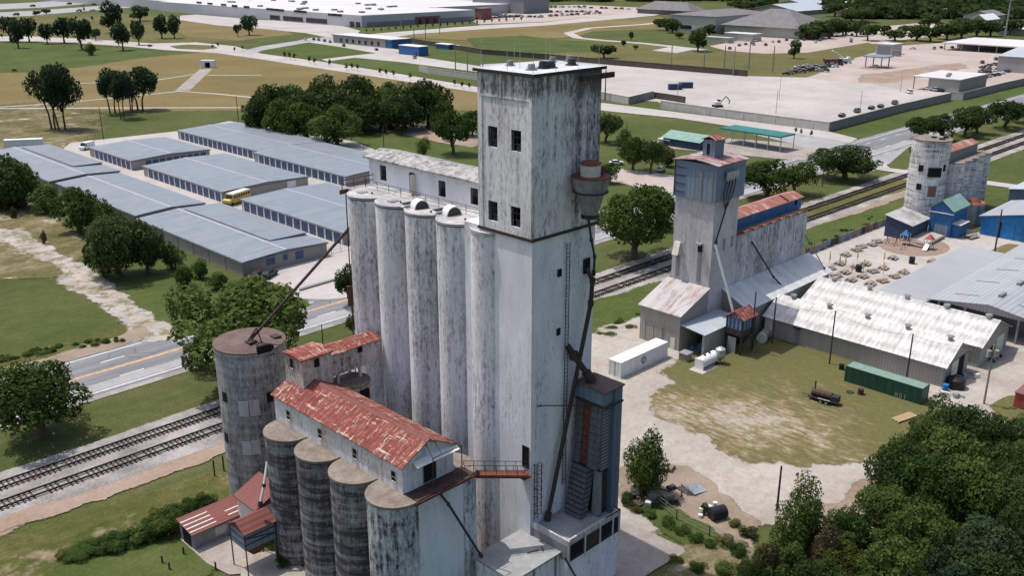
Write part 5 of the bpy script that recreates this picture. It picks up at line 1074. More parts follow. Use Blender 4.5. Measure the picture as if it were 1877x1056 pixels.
for i, (u, v, vt) in enumerate(((1230, 126, 82), (1290, 126, 90), (1327, 128, 83), (1344, 138, 85), (1372, 126, 75), (1416, 132, 83), (835, 128, 93), (857, 132, 96), (885, 122, 100), (700, 40, 12), (735, 55, 24), (759, 70, 47), (780, 72, 44), (806, 62, 30), (990, 30, 14))):
    pole('thin grey light pole in the row along the long dark wall' if i < 9 else 'thin light pole before the distribution hall', u, v, vt, .35, None, 0, 'greyst', 'light_pole', 'far light poles along the wall' if i < 9 else 'far light poles before the hall')
for u, v, vt in ((1428, 183, 140), (1422, 209, 165), (1576, 206, 166), (1242, 176, 150), (1650, 168, 138)): pole('slender grey lamp post standing in the pale walled yard', u, v, vt, .14, None, 0, 'galv', 'lamp_post', 'lamp posts in the walled yard')
BBD = thing('billboard', 'brown billboard seen edge on by the highway at the silo edge', 'billboard', (*g(650, 575), 0)); x, y = g(650, 572)
zt1, zt0 = topz(x, y, 524), topz(x, y, 560); m = MB().obox((x+1.0, y-.6), (1.9, -1.2), (.1, .16), zt1-zt0, zt0); m.build('panel', MT['rustst'], BBD)
for k in (-1, 1): MB().tube((x+1+k*1.3, y-.6-k*.8, 0), (x+1+k*1.3, y-.6-k*.8, zt0), .12).build('post', MT['darkwood'], BBD)

PL = thing('power_line', 'thin sagging wires strung past the dark poles along the white warehouse roof', 'power line', (*g(1520, 668), 0))
tops = []
for u, v, vt in ((1415, 630, 547), (1520, 668, 572), (1659, 712, 614), (1803, 742, 634)): x, y = g(u, v); tops.append(Vector((x, y, topz(x, y, vt))))
for a, b in zip(tops, tops[1:]):
    pts_ = []
    for k in range(13): t = k/12; p = a.lerp(b, t); p.z -= 1.4*4*t*(1-t)*.6; pts_.append(tuple(p))
    MB().path(pts_, .018, 4).build('wire', MT['steel'], PL)
# ------------------------------------------------------------------ storage compound
def unit(lab, x0, x1, y0, y1, doors, ends=0, raised=None, plainx=False, h=3.0):
    r = thing('storage_building', lab, 'storage building', ((x0+x1)/2, (y0+y1)/2, 0), 'storage buildings with blue grey roofs')
    gable(r, x0, x1, y0, y1, 0, h, h+.55, 'Y', MT['tanwally'], MT['unitroof'], .25, .1, MT['galv'])
    n = int((y1-y0-1.5)/3.3)
    if doors:
        for k in range(n):
            ya = y0+1.0+k*3.3; d = MB().box(x0-.06, x0+.02, ya, ya+2.65, .05, 2.55).build('roller_door', MT['doorblue'], r)
            d['label'] = 'blue roller door'
        for k in range(n+1): MB().box(x0-.09, x0+.02, y0+.4+k*3.3, y0+.9+k*3.3, 0, 2.8).build('door_jamb', MT['wpaint'], r)
    if ends:
        k = 0; xa = x0+ends
        while xa+1.8 < x1-.8: MB().box(xa, xa+1.7, y0-.06, y0+.02, .05, 2.4).build('roller_door', MT['doorblue'], r); xa += 2.3
    if plainx:
        y = y0+.2
        while y < y1: MB().box(x0-.08, x0+.02, y-.1, y+.1, 0, 2.9).build('wall_post', MT['dcdark'], r); y += 7.0
    if raised:
        a0, a1, b0, b1 = raised; m = MB().box(a0, a1, b0, b1, h+.02, h+.75); o = m.build('raised_wall', MT['dcdark'], r)
        m = MB().extr([(a0-.25, b0-.25, h+.75), (a1+.25, b0-.25, h+.6), (a1+.25, b0-.25, h+.72), (a0-.25, b0-.25, h+.87)], (0, b1-b0+.5, 0)); m.build('raised_roof', MT['unitroof'], r)
    m = MB().box(x0-.3, x0-.24, y0-.3, y1+.3, h-.28, h-.02).box(x0-.3, x1+.3, y0-.31, y0-.25, h-.28, h+.0); m.build('gutter', MT['dcdark'], r)
    return r
unit('storage building at the far left corner with a second raised roof', 92.7, 112.3, 274.2, 331, False, 0, (104.3, 112.5, 286.5, 328), True)
unit('storage building with one wide blue grey roof behind the big bushes', 93.2, 111.0, 221.3, 270.6, False, 0, None, True)
U3 = unit('storage building nearest the highway with an office door in its end wall', 92.0, 112.4, 169.6, 217.8, False, 0, (103.3, 112.3, 177.5, 215.8), True, 3.1)
for u, v, w_, h_ in ((496, 476, 2.0, 2.1), (523, 471, 1.0, 1.3), (549, 466, 1.9, 1.9)):
    x, _, z = onY(u, v, 169.6); MB().box(x-w_/2, x+w_/2, 169.5, 169.62, z-h_/2, z+h_/2).build('blue_door' if w_ > 1.5 else 'blue_window', MT['doorblue'], U3)
unit('storage building with blue doors along its end wall beside the white van', 121.0, 147.0, 285.5, 316.6, True, 4.5)
unit('storage building in the middle of the compound next to the yellow bus', 120.2, 146.9, 228.9, 275.6, True)
unit('storage building behind the tall silos with a white trailer at its end', 119.6, 146.0, 173.6, 218.0, True)
unit('storage building in the back row nearest the dark grove', 156.6, 181.2, 271, 326.3, True)
unit('storage building in the back row nearest the tall silos', 154.5, 180.0, 221.2, 270.6, True)
# fence of the compound
CF = thing('chain_link_fence', 'low chain link fence with pipe posts across the storage entrance', 'fence', (112, 160, 0))
fq = [g(590, 470), g(608, 466), g(625, 462), g(640, 459), g(655, 456)]
for q in fq: MB().tube((*q, 0), (*q, 1.6), .06, n=6).build('post', MT['greyst'], CF)
m = MB()
for z in (.2, .9, 1.55): m.path([(*q, z) for q in fq], .025, 4)
m.build('rail', MT['greyst'], CF)
KB = struct(MB().prism([g(548, 532), g(650, 503), g(651, 505), g(549, 535)], 0, .45).build('kerb', MT['dcdark']))
# ------------------------------------------------------------------ the far elevator and the blue buildings
E4 = thing('grain_elevator', 'mottled white round elevator tower with a cluster of silos and a small red roofed gallery', 'grain elevator', (245, 90, 0))
fx, fy, fr, fz = 234.2, 90.3, 4.45, 20.3
MB().cyl(fx, fy, 0, fz, fr, n=56).build('round_tower', MT['farsilo'], E4, 40)
MB().cyl(fx, fy, fz, fz+.25, fr+.15, n=56).build('tower_roof', MT['rustcap'] if 0 else MT['siloroof'], E4, 40)
for u, v, s in ((1712, 252, .5), (1727, 255, .6), (1734, 252, .5)): x, y = g(u, v, fz+.3); MB().obox((x, y), (s, 0), (0, s), .3, fz+.25).build('roof_hole', MT['dark'], E4)
for u, v, w_, h_ in ((1713, 316, 3.0, 2.2), (1688, 308, 1.2, 1.5), (1684, 342, 1.2, 1.5), (1731, 308, .8, 1.6)): panel(E4, u, v, w_, h_, 'dark', 'window', fx, fy, fr, .35 if w_ > 2 else .06)
panel(E4, 1708, 351, 1.9, 2.6, 'dcred', 'boarded_window', fx, fy, fr, .14)
zt4 = 13.5; x4 = [fx+7.0+4.3*k for k in range(5)]
y4 = 86.6
for k, x in enumerate(x4):
    for y in (y4, y4+4.6):
        o = MB().cyl(x, y, 0, zt4+.6, 2.25, n=32).build('silo', MT['farsilo'], E4, 40); MB().cyl(x, y, zt4+.6, zt4+.8+.008*k+(.05 if y > y4 else 0), 2.35, n=32).build('silo_roof', MT['siloroof'], o, 40)
MB().box(x4[0]-3, x4[-1]+.5, y4-1.0, y4+5.6, 0, zt4+.55).build('inner_wall', MT['farsilo'], E4)
MB().box(fx+3.5, x4[-1]-1, y4+1.0, y4+4.6, zt4+.8, zt4+3.2).build('gallery', MT['greyst'], E4)
m = MB().extr([(fx+3.4, y4+.7, zt4+3.2), (fx+3.4, y4+2.8, zt4+4.0), (fx+3.4, y4+4.9, zt4+3.2), (fx+3.4, y4+4.9, zt4+3.3), (fx+3.4, y4+2.8, zt4+4.1), (fx+3.4, y4+.7, zt4+3.3)], (x4[-1]-1-fx-3.2, 0, 0)); m.build('gallery_roof', MT['midrust'], E4)
# blue buildings at its foot
def shed(name, lab, x0, x1, y0, y1, z1, z2, wm, rm, hi='y1', door=None, rt=.12):
    r = thing(name, lab, 'building', ((x0+x1)/2, (y0+y1)/2, 0)); m = MB()
    a, b = (z1, z2) if hi == 'y1' else (z2, z1)
    m.extr([(x0, y0, 0), (x0, y1, 0), (x0, y1, b), (x0, y0, a)], (x1-x0, 0, 0)); m.build('wall', MT[wm], r)
    m = MB().extr([(x0-.3, y0-.3, a), (x0-.3, y1+.3, b), (x0-.3, y1+.3, b+rt), (x0-.3, y0-.3, a+rt)], (x1-x0+.6, 0, 0)); m.build('roof', MT[rm], r)
    if door: MB().box(*door).build('door', MT['navy'], r)
    return r
def pxbox(u0, v0, u1, v1, u2, v2):          # base corners: left, near, right  ->  x0, x1, y0, y1
    a, b, c = g(u0, v0), g(u1, v1), g(u2, v2); return (a[0]+b[0])/2, c[0], (b[1]+c[1])/2, a[1]
q = pxbox(1644, 437, 1666, 443, 1700, 428); shed('blue_shed', 'dark navy shed with a pale sloping roof in front of the far round tower', q[0], q[1], q[2], q[3]+3, 3.6, 5.2, 'navy', 'topslab')
q = pxbox(1702, 428, 1736, 438, 1768, 423)
GB = thing('blue_building', 'blue building with a pale green gable roof below the far silos', 'building', (q[0], q[2], 0))
gable(GB, q[0], q[1], q[2], q[3], 0, 6.6, 8.6, 'X', MT['bluepaint'], MT['greenroof'], .4, .12)
MB().box(q[0]-.06, q[0]+.02, q[2]+.6, q[3]-1.4, .4, 2.8).build('window_band', MT['bluewall'], GB); MB().box(q[0]-.3, q[0]+.0, q[2]-.4, q[3]+.3, 5.6, 5.8).build('canopy', MT['cream'], GB)
q = pxbox(1744, 434, 1756, 440, 1768, 430); shed('blue_booth', 'small blue booth with pale flat roof beside the blue building', q[0], q[1], q[2], q[3], 3.2, 3.4, 'bluepaint', 'cream')
x, y = g(1790, 415)
TK2 = thing('metal_bin', 'round ribbed steel bin with a red conical top beside the far silos', 'bin', (x, y, 0)); x, y = x+2, y+2
h = topz(x, y, 372); m = MB().cyl(x, y, .6, h, 2.35, n=36)
for k in range(7): m.cyl(x, y, .8+k*(h-1)/7, .9+k*(h-1)/7, 2.4, n=36)
m.build('shell', MT['galv'], TK2, 40); MB().cyl(x, y, h, h+.35, 2.55, 2.3, n=36).build('rim', MT['midrust'], TK2, 40); MB().cyl(x, y, h+.35, h+1.3, 1.6, .6, n=24).build('cone_top', MT['rustst'], TK2, 40)
m = MB(); ladder(m, x-1.7, y-1.7, 0, h+1, -r2, -r2); m.build('ladder', MT['steel'], TK2)
MB().cyl(x, y, 0, .6, 2.5, n=36).build('base', MT['pad'], TK2)
BB = thing('blue_building', 'bright blue building with grey gable roof at the right edge', 'building', (*g(1850, 440), 0))
a = g(1795, 430); b = g(1877, 447)
gable(BB, a[0], a[0]+20, b[1]-9, a[1], 0, 4.6, 6.6, 'X', MT['brightblue'], MT['greyroof'], .6, .12)
MB().box(a[0]-.07, a[0]+.02, onX(1831, 440, a[0])[1], onX(1826, 440, a[0])[1], 0, 3.9).build('door_opening', MT['dark'], BB)
for u0, u1 in ((1834, 1856),): MB().box(a[0]-.1, a[0]+.0, onX(u1, 445, a[0])[1], onX(u0, 440, a[0])[1], .1, 3.6).build('sliding_door', MT['brightblue'], BB)
MB().box(a[0]-.09, a[0]+.0, onX(1900, 450, a[0])[1], onX(1868, 445, a[0])[1], .1, 3.0).build('blue_door', MT['bluepaint'], BB)
for k in range(3): MB().cyl(a[0]+3+k*3.5, (b[1]-9+a[1])/2-1.5, 6.0, 7.1, .4, n=10).build('roof_vent', MT['greyst'], BB)
LBB = thing('blue_building', 'light blue metal building with white roof behind the bright blue one', 'building', (*g(1870, 380), 0)); a = g(1845, 381)
gable(LBB, a[0], a[0]+22, a[1]-16, a[1], 0, 5.0, 6.2, 'X', MT['bluewall'], MT['shedroof'], .4, .12)
# playground
PG = thing('playground', 'playground set with red and blue peaked roofs on a round brown bed', 'playground', (*g(1672, 460), 0)); x, y = g(1668, 458)
for dx_, dy_, mt, s in ((3.0, 2.6, 'brightblue', 1.0), (3.3, -2.7, 'red', 1.0)):
    for ax_, ay_ in ((-.8, -.8), (.8, -.8), (.8, .8), (-.8, .8)): MB().tube((x+dx_+ax_, y+dy_+ay_, 0), (x+dx_+ax_, y+dy_+ay_, 2.6), .07, n=6).build('post', MT['cream'], PG)
    MB().box(x+dx_-.9, x+dx_+.9, y+dy_-.9, y+dy_+.9, 1.1, 1.25).build('platform', MT['wood'], PG)
    MB().cyl(x+dx_, y+dy_, 2.4, 3.6, 1.25, .05, n=4, a0=.785).build('peaked_roof', MT['bluepaint' if mt == 'brightblue' else 'red'], PG)
MB().box(x+2.6, x+3.6, y-1.8, y+1.7, 1.1, 1.25).build('bridge', MT['wood'], PG)
m = MB().hexa([(x+1.0, y-3.2, .2), (x+2.4, y-3.2, 1.2), (x+2.4, y-2.3, 1.2), (x+1.0, y-2.3, .2), (x+1.0, y-3.2, .35), (x+2.4, y-3.2, 1.4), (x+2.4, y-2.3, 1.4), (x+1.0, y-2.3, .35)]); m.build('slide', MT['galv'], PG)
m = MB()
for dy_ in (3.5, 5.6): m.tube((x-.2, y+dy_, 0), (x+.5, y+dy_, 2.2), .07).tube((x+1.2, y+dy_, 0), (x+.5, y+dy_, 2.2), .07)
m.tube((x+.5, y+3.5, 2.2), (x+.5, y+5.6, 2.2), .07); m.build('swing_frame', MT['steel'], PG)
for k in range(2): m = MB().box(x+.35, x+.65, y+4.0+k*.9, y+4.4+k*.9, .5, .56).tube((x+.5, y+4.2+k*.9, .56), (x+.5, y+4.2+k*.9, 2.2), .02, n=4); m.build('swing_seat', MT['tyre'], PG)
m = MB()
for k in range(12): a_ = k*math.pi/12; m.tube((x-1.5+1.2*math.cos(a_), y+1.0, 1.2*math.sin(a_)), (x-1.5+1.2*math.cos(a_+.262), y+1.0, 1.2*math.sin(a_+.262)), .06, n=5)
m.tube((x-2.7, y+1, .05), (x-2.7, y+2, .05), .06); m.build('climbing_arch', MT['steel'], PG)
DK = thing('timber_deck', 'low square timber edged deck beside the playground', 'deck', (*g(1710, 445), 0))
dd = [g(1620, 440), g(1700, 456), g(1732, 438), g(1700, 430)]
m = MB().prism([g(1653, 437), g(1698, 455), g(1731, 438), g(1702, 429)], 0, .8); m.build('platform', MT['wood'], DK); m = MB().prism([g(1657, 437), g(1698, 453), g(1728, 438), g(1702, 430)], .8, .86); m.build('deck_top', MT['yardc'], DK)
# picnic tables, folded umbrellas, bins
PT = thing('picnic_table', 'wooden picnic table on the pale paved yard', 'picnic table', (0, 0, 0), 'picnic tables on the paved yard')
MB().box(-.95, .95, -.42, .42, .72, .8).build('tabletop', MT['wood'], PT)
for s in (-1, 1): MB().box(-.95, .95, s*.75-.16, s*.75+.16, .43, .49).build('bench', MT['wood'], PT)
for s in (-.65, .65): MB().tube((s, -.8, 0), (s, -.25, .72), .05, n=5).tube((s, .8, 0), (s, .25, .72), .05, n=5).box(s-.04, s+.04, -.85, .85, .36, .43).build('leg_frame', MT['darkwood'], PT)
pts = [(570, 810), (525, 875), (650, 775), (685, 750), (765, 735), (800, 712), (650, 900), (715, 878), (565, 940), (455, 910), (500, 965), (610, 995), (695, 970), (770, 932), (845, 908), (840, 1003), (930, 970), (995, 940), (1060, 997), (1130, 967), (985, 1040), (1205, 860), (915, 835), (750, 1025), (485, 995)]
spec = {0: 'picnic table alone nearest the painted fence', 21: 'picnic table alone in front of the dark bin and deck', 22: 'picnic table at the rim of the playground bed', 19: 'picnic table closest to the smooth grey flat roof'}
for i, (a, b) in enumerate(pts):
    x, y = g(1407+a/4, 264+b/4+3); rz = RN.uniform(-.25, .25)-.15
    if i == 0: PT.location = (x, y, 0); PT.rotation_euler = (0, 0, rz); PT['label'] = spec[0]; t = PT
    else: t = dup(PT, (x, y, 0), rz, spec.get(i, 'wooden picnic table among the tables on the pale paved yard'))
    t.scale = (1.2, 1.1, 1.0)
UM = thing('folded_umbrella', 'closed yellow umbrella standing on the pale paved yard', 'umbrella', (0, 0, 0), 'closed yellow umbrellas in the yard')
MB().tube((0, 0, 0), (0, 0, 2.9), .04, n=6).build('pole', MT['greyst'], UM); MB().cyl(0, 0, 1.1, 2.8, .19, .06, n=8).build('canopy', MT['yel'], UM); MB().cyl(0, 0, 0, .12, .35, n=12).build('base', MT['greyst'], UM)
for i, (a, b) in enumerate([(452, 880), (567, 905), (655, 868), (700, 940), (615, 965), (845, 965), (850, 878), (993, 1003), (525, 900)]):
    x, y = g(1407+a/4, 264+b/4)
    if i == 0: UM.location = (x, y, 0)
    else: dup(UM, (x, y, 0), i)
for lab, a, b in (('dark bin standing alone between the tables and the playground', 1055, 880), ('dark bin in the yard by the flat roof, left one of two', 1595, 910), ('dark bin in the yard by the flat roof, right one of two', 1655, 893), ('dark bin in the middle of the picnic tables', 665, 940)): drum(lab, 1407+a/4, 264+b/4, .6, 1.5, 'black', 'rubbish_bin')
PT2 = dup(PT, (*g(1868, 475), 0), -.3, 'brown bench table at the right edge on the tan grass'); PT2.scale = (2.2, 1.6, 1.4)
PT3 = dup(PT, (*g(1780, 437), 0), -.2, 'long pale bench table in front of the ribbed steel bin'); PT3.scale = (2, 1.2, 1.2)
# painted fence along the yard
MF = thing('mural_fence', 'weathered fence with faded painted panels along the railway side of the yard', 'fence', (*g(1560, 425), 0))
a, b = Vector(g(1476, 470)), Vector(g(1655, 400)); 
for k in range(26):
    p0, p1 = a.lerp(b, k/26+.002), a.lerp(b, (k+1)/26-.002); c_ = (p0+p1)/2; h_ = (p1-p0)/2; n_ = Vector((-h_.y, h_.x)).normalized()*.05
    MB().obox(tuple(c_), tuple(h_), tuple(n_), 1.7, .03).build('panel', MT[RN.choice(['wood', 'dcdark', 'bluewallx', 'darkwood', 'darkwood', 'greyst', 'dcred', 'wood'])], MF)
for k in range(14): p0 = a.lerp(b, k/13); MB().tube((p0.x, p0.y, 0), (p0.x, p0.y, 2.2), .07, n=5).build('post', MT['darkwood'], MF)
# ------------------------------------------------------------------ far buildings
def bpx(name, lab, L, N, R, vt, wm, rm, style='flat', rise=2.0, ov=.5, cat='building', group=None, h=None):
    a, b, c = g(*L), g(*N), g(*R); x0 = (a[0]+b[0])/2; y0 = b[1]; y1 = a[1]; x1 = c[0]
    if h is None: h = topz(x0, y0, vt)
    r = thing(name, lab, cat, (x0, y0, 0), group)
    if style == 'flat':
        MB().box(x0, x1, y0, y1, 0, h).build('wall', MT[wm], r); MB().box(x0-ov, x1+ov, y0-ov, y1+ov, h, h+.35).build('roof', MT[rm], r)
    elif style == 'hip':
        MB().box(x0, x1, y0, y1, 0, h).build('wall', MT[wm], r); w_, l_ = x1-x0, y1-y0; i = min(w_, l_)/2; e = ov
        if l_ >= w_: R0, R1 = ((x0+x1)/2, y0+i), ((x0+x1)/2, y1-i)
        else: R0, R1 = (x0+i, (y0+y1)/2), (x1-i, (y0+y1)/2)
        v = [(x0-e, y0-e, h), (x1+e, y0-e, h), (x1+e, y1+e, h), (x0-e, y1+e, h), (*R0, h+rise), (*R1, h+rise)]
        f = [(0, 1, 4), (1, 2, 5, 4), (2, 3, 5), (3, 0, 4, 5), (3, 2, 1, 0)] if l_ >= w_ else [(0, 1, 5, 4), (1, 2, 5), (2, 3, 4, 5), (3, 0, 4), (3, 2, 1, 0)]
        MB().add(v, f).build('roof', MT[rm], r)
    else: gable(r, x0, x1, y0, y1, 0, h, h+rise, style, MT[wm], MT[rm], ov, .3)
    r['x0'] = x0; return r, (x0, x1, y0, y1, h)
DC, q = bpx('distribution_hall', 'huge pale grey distribution hall with dock doors across the far left', (561, 0), (661, 50), (875, 38), 17, 'dcwall', 'dcroof', 'flat', 0, .2, 'warehouse')
for o in list(DC.children): D.objects.remove(o, do_unlink=True)
x0, y0, h = 546.0, 742.0, q[4]
DC.location = (x0, y0, 0); OFF[DC.name] = (x0, y0, 0)
MB().box(x0, x0+142, y0, 1150, 0, h).box(x0+14, x0+380, 1150, 1700, 0, h).box(x0+142, x0+300, y0+75, 1150, 0, h*.95).build('wall', MT['dcwall'], DC)
MB().box(x0+.6, x0+141.4, y0+.6, 1149.4, h, h+.15).box(x0+14.6, x0+379, 1150.6, 1699, h, h+.15).box(x0+142.6, x0+299, y0+75.6, 1149, h*.95, h*.95+.15).build('roof', MT['dcroof'], DC)
MB().box(x0+6, x0+141, y0-.4, y0-.02, 0, h*.42).build('base_band', MT['dcdark'], DC)
def onface(u0, v0, u1, v1, ax, P): 
    p, q_ = (onX(u0, v0, P), onX(u1, v1, P)) if ax == 'X' else (onY(u0, v0, P), onY(u1, v1, P)); return p, q_
for (u0, u1, n) in ((495, 514, 6), (519, 556, 10), (561, 600, 9)):
    ya, yb = onX(u0, 32, x0)[1], onX(u1, 40, x0)[1]
    for k in range(n):
        c_ = ya+(yb-ya)*(k+.5)/n; wd = abs(yb-ya)/n*.36; MB().box(x0-.5, x0-.02, c_-wd, c_+wd, 1.0, 5.2).build('dock_door', MT['dcdark' if k % 5 else 'greyst'] if 0 else MT['steel'], DC)
for u, v in ((494, 16), (505, 17), (515, 18), (545, 20), (556, 21), (608, 26), (620, 27), (452, 12), (430, 10), (410, 8), (385, 6), (365, 4)):
    _, c_, z = onX(u, v, x0); MB().box(x0-.2, x0+.02, c_-6, c_+6, z-1.1, z+1.1).build('window', MT['glass'], DC)
for u0, u1, zt in ((642, 649, .45), (653, 660, .45)):
    ya, yb = onX(u0, 45, x0)[1], onX(u1, 45, x0)[1]; MB().box(x0-.6, x0-.02, min(ya, yb), max(ya, yb), .2, h*zt).build('entrance', MT['glass'], DC)
xa, xb = onY(761, 35, y0)[0], onY(806, 35, y0)[0]
MB().box(xa, xb, y0-.9, y0-.42, 0, h*.66).build('brick_front', MT['dcred'], DC)
for k in range(3): MB().box(xa+3+k*(xb-xa)/3.3, xa+7+k*(xb-xa)/3.3, y0-1.0, y0-.92, .3, h*.5).build('window', MT['glass'], DC)
for k in range(3): MB().box(x0+142.02+k*9, x0+146+k*9, y0+68+k*2, y0+74, 0, h*(1.02-.1*k)).build('brick_pier', MT['dcred'], DC)
for k in range(26):
    MB().box(x0+12+RN.random()*110, 0, 0, 0, 0, 0) if 0 else None
    xx, yy = x0+10+RN.random()*120, y0+20+RN.random()*360; MB().box(xx, xx+5, yy, yy+4, h+.16, h+1.8).build('roof_unit', MT['greyst'], DC)
fin = thing('brick_pylon', 'tall dark brick pylon at the right corner of the distribution hall', 'building', (0, 0, 0)); p = g(883, 36); fin.location = (*p, 0); OFF[fin.name] = (*p, 0)
MB().box(p[0], p[0]+14, p[1], p[1]+10, 0, h*1.05).build('wall', MT['dcred'], fin); MB().box(p[0]-.5, p[0]+14.5, p[1]-.5, p[1]+10.5, h*1.05, h*1.08).build('coping', MT['dcdark'], fin)
bpx('warehouse', 'grey wing with dark entrance at the far right end of the distribution hall', (900, 18), (925, 27), (963, 20), -2, 'dcdark', 'dcroof', cat='warehouse')
OF, q = bpx('office_building', 'long tan office with white roof and blue end by the mown lawn', (617, 77), (712, 89), (738, 84), 73, 'tanwall', 'dcroof')
x0, x1, y0, y1, h = q
MB().box(x0-.15, x1+.1, y0-.15, y0+7, 0, h-.05).build('blue_end', MT['bluepaint'], OF)
for k in range(7): ya = y0+14+k*(y1-y0-18)/7; MB().box(x0-.2, x0+.02, ya, ya+2.6, 1.0, h*.62).build('window', MT['glass'], OF)
MB().box(x0-1, x1+1, y0-1, y0-.55, h-.3, h+.42).box(x0-1, x0-.55, y0-.55, y1+1, h-.3, h+.42).build('fascia', MT['bluewall'], OF)
B1, q = bpx('blue_building', 'dark blue cube building with pale top in front of the long office', (737, 98), (762, 103), (777, 100), 86, 'bluepaint', 'wpaint', ov=.2)
MB().box(q[0]-.1, q[0]+.02, q[2]+2, q[2]+4.5, .1, 2.6).build('door', MT['navy'], B1)
bpx('blue_building', 'smaller blue building with pale roof beside the far lawn', (803, 88), (818, 91), (827, 89), 82, 'bluepaint', 'wpaint', ov=.3)
bpx('guard_hut', 'small pale hut next to the smaller blue building', (829, 88), (836, 89), (841, 88), 84, 'cream', 'cream', ov=.3)
bpx('office_building', 'dark hipped roof brick building at the far tree edge', (1192, 22), (1240, 30), (1284, 26), 20, 'shingle', 'shingle', 'hip', 9, 2)
SC, q = bpx('school_building', 'pale school building with grey roofs between the far trees', (1248, 55), (1290, 64), (1400, 52), 30, 'wallpale', 'shingle', 'hip', 4, 1)
for u in (1252, 1262): _, c_, z = onX(u, 45, q[0]); MB().box(q[0]-.3, q[0]+.02, c_-3, c_+3, 3, 6).build('window', MT['glass'], SC)
bpx('gym_building', 'broad gym building with a large grey hipped roof and pale wall', (1352, 60), (1440, 74), (1518, 64), 52, 'wallpale', 'shingle', 'hip', 13, 3)
bpx('annex_building', 'low white flat roofed annex in front of the school, the larger one', (1335, 72), (1372, 77), (1389, 74), 63, 'wallpale', 'dcroof', ov=.6)
bpx('annex_building', 'low pale flat roofed annex in front of the school, the smaller one', (1298, 75), (1325, 80), (1347, 78), 70, 'wallpale', 'topslab', ov=.6)
PB = thing('church_building', 'pale blue grey roofed building far off behind the gym', 'building', (*g(1430, 30), 0)); bb = g(1415, 26); bc = g(1505, 18)
gable(PB, bb[0], bb[0]+78, bb[1]-30, bb[1]+28, 0, 5, 11, 'X', MT['wallpale'], MT['shedroof'], 3, .4)
# roofs among the far trees
for i, (u, v, wd, dp, mt, lab) in enumerate(((1548, 16, 46, 26, 'dcroof', 'white flat roof between the dark far trees'), (1636, 17, 40, 22, 'dcroof', 'pale narrow roof deep in the far trees'), (1756, 26, 44, 26, 'midrust', 'reddish roofed house among the far trees'), (1730, 31, 50, 20, 'dcroof', 'long white roof in front of the reddish roofed house'), (1815, 34, 70, 30, 'shingle', 'dark broad roof at the far right among trees'), (1868, 29, 50, 40, 'dcroof', 'white roof at the right edge near the radio mast'), (1805, 43, 34, 12, 'wpaint', 'low white shed below the dark broad roof'), (1562, 30, 30, 20, 'cream', 'cream house in the far trees behind the gym'), (1872, 62, 26, 30, 'dcroof', 'white gabled building by the big steel canopy'), (1470, 12, 60, 40, 'shedroof', 'grey roof right of the far church building'))):
    x, y = g(u, v); r = thing('house', lab, 'house', (x, y, 0)); gable(r, x-wd/2, x+wd/2, y-dp/2, y+dp/2, 0, 5, 9, 'X' if wd > dp else 'Y', MT['wallpale'], MT[mt], 1.5, .4)
# buildings of the walled yard
YB, q = bpx('yard_building', 'square tan metal building with white flat roof in the walled yard', (1702, 171), (1757, 171), (1807, 160), 146, 'greywall', 'dcroof', ov=.2)
for o in list(YB.children): D.objects.remove(o, do_unlink=True)
a, b, c = g(1702, 168), g(1757, 171), g(1807, 159); h = topz(b[0], b[1], 147)
x0, y0 = b[0], b[1]; y1 = onX(1702, 150, x0)[1]; x1 = onY(1808, 150, y0)[0]
MB().box(x0, x1, y0, y1, 0, h).build('wall', MT['tanwall'], YB); MB().box(x0-.5, x1+.3, y0-.3, y1+8, h, h+.4).build('roof', MT['dcroof'], YB)
for k in range(4): MB().box(x0+6+k*3.3, x0+7.5+k*3.3, y0+8+k, y0+9.5+k, h+.41, h+1.3).build('roof_unit', MT['greyst'], YB)
MB().box(x0+.2, x0+.5, y1+7, y1+7.4, 0, h).build('canopy_post', MT['greyst'], YB)
CN = thing('steel_canopy', 'long white roofed open steel canopy at the back of the yard', 'canopy', (*g(1800, 95), 0)); a = g(1722, 80); b = g(1800, 96); x0 = b[0]; 
h = topz(*g(1806, 98), 85); cy1 = onX(1727, 76, x0)[1]; cy0 = onX(1880, 90, x0)[1]
MB().box(x0, x0+60, cy0-30, cy1, h, h+.7).build('roof', MT['dcroof'], CN)
MB().box(x0+28, x0+28.4, cy0-30, cy1, 0, h).build('back_wall', MT['dcdark'], CN)
for k in range(8): y = cy0-28+k*(cy1-cy0+26)/7; MB().box(x0+.5, x0+1, y-.25, y+.25, 0, h).build('post', MT['greyst'], CN)
bpx('yard_building', 'light grey metal building with low gable roof at the right edge of the yard', (1838, 128), (1900, 140), (1980, 120), 108, 'greywall', 'shedroof', 'Y', 3)
KS, q = bpx('concrete_hut', 'small concrete hut with white roof open on one side in the yard', (1610, 98), (1628, 102), (1648, 98), 82, 'wallpale', 'dcroof', ov=.3)
MB().box(q[0]-.1, q[0]+.02, q[2]+1, q[3]-1, .1, q[4]*.8).build('door', MT['dcdark'], KS)
TS, q = bpx('steel_tank', 'small dark steel tank box beside the concrete hut', (1640, 102), (1645, 104), (1650, 103), 94, 'dcdark', 'greyst', ov=.1)
SHT = thing('fuel_shelter', 'small blue grey fuel shelter on four posts standing on a soil island', 'shelter', (*g(1605, 124), 0)); x, y = g(1605, 123); h = topz(x, y, 104)
MB().box(x-5, x+7, y-7, y+6, h, h+.6).build('roof', MT['bluewall'], SHT)
for dx_, dy_ in ((-4, -5), (-4, 4.5), (6, -5), (6, 4.5)): MB().box(x+dx_-.25, x+dx_+.25, y+dy_-.25, y+dy_+.25, 0, h).build('post', MT['greyst'], SHT)
MB().box(x-1, x+1, y-1, y+1, 0, 1.6).build('pump', MT['cream'], SHT)
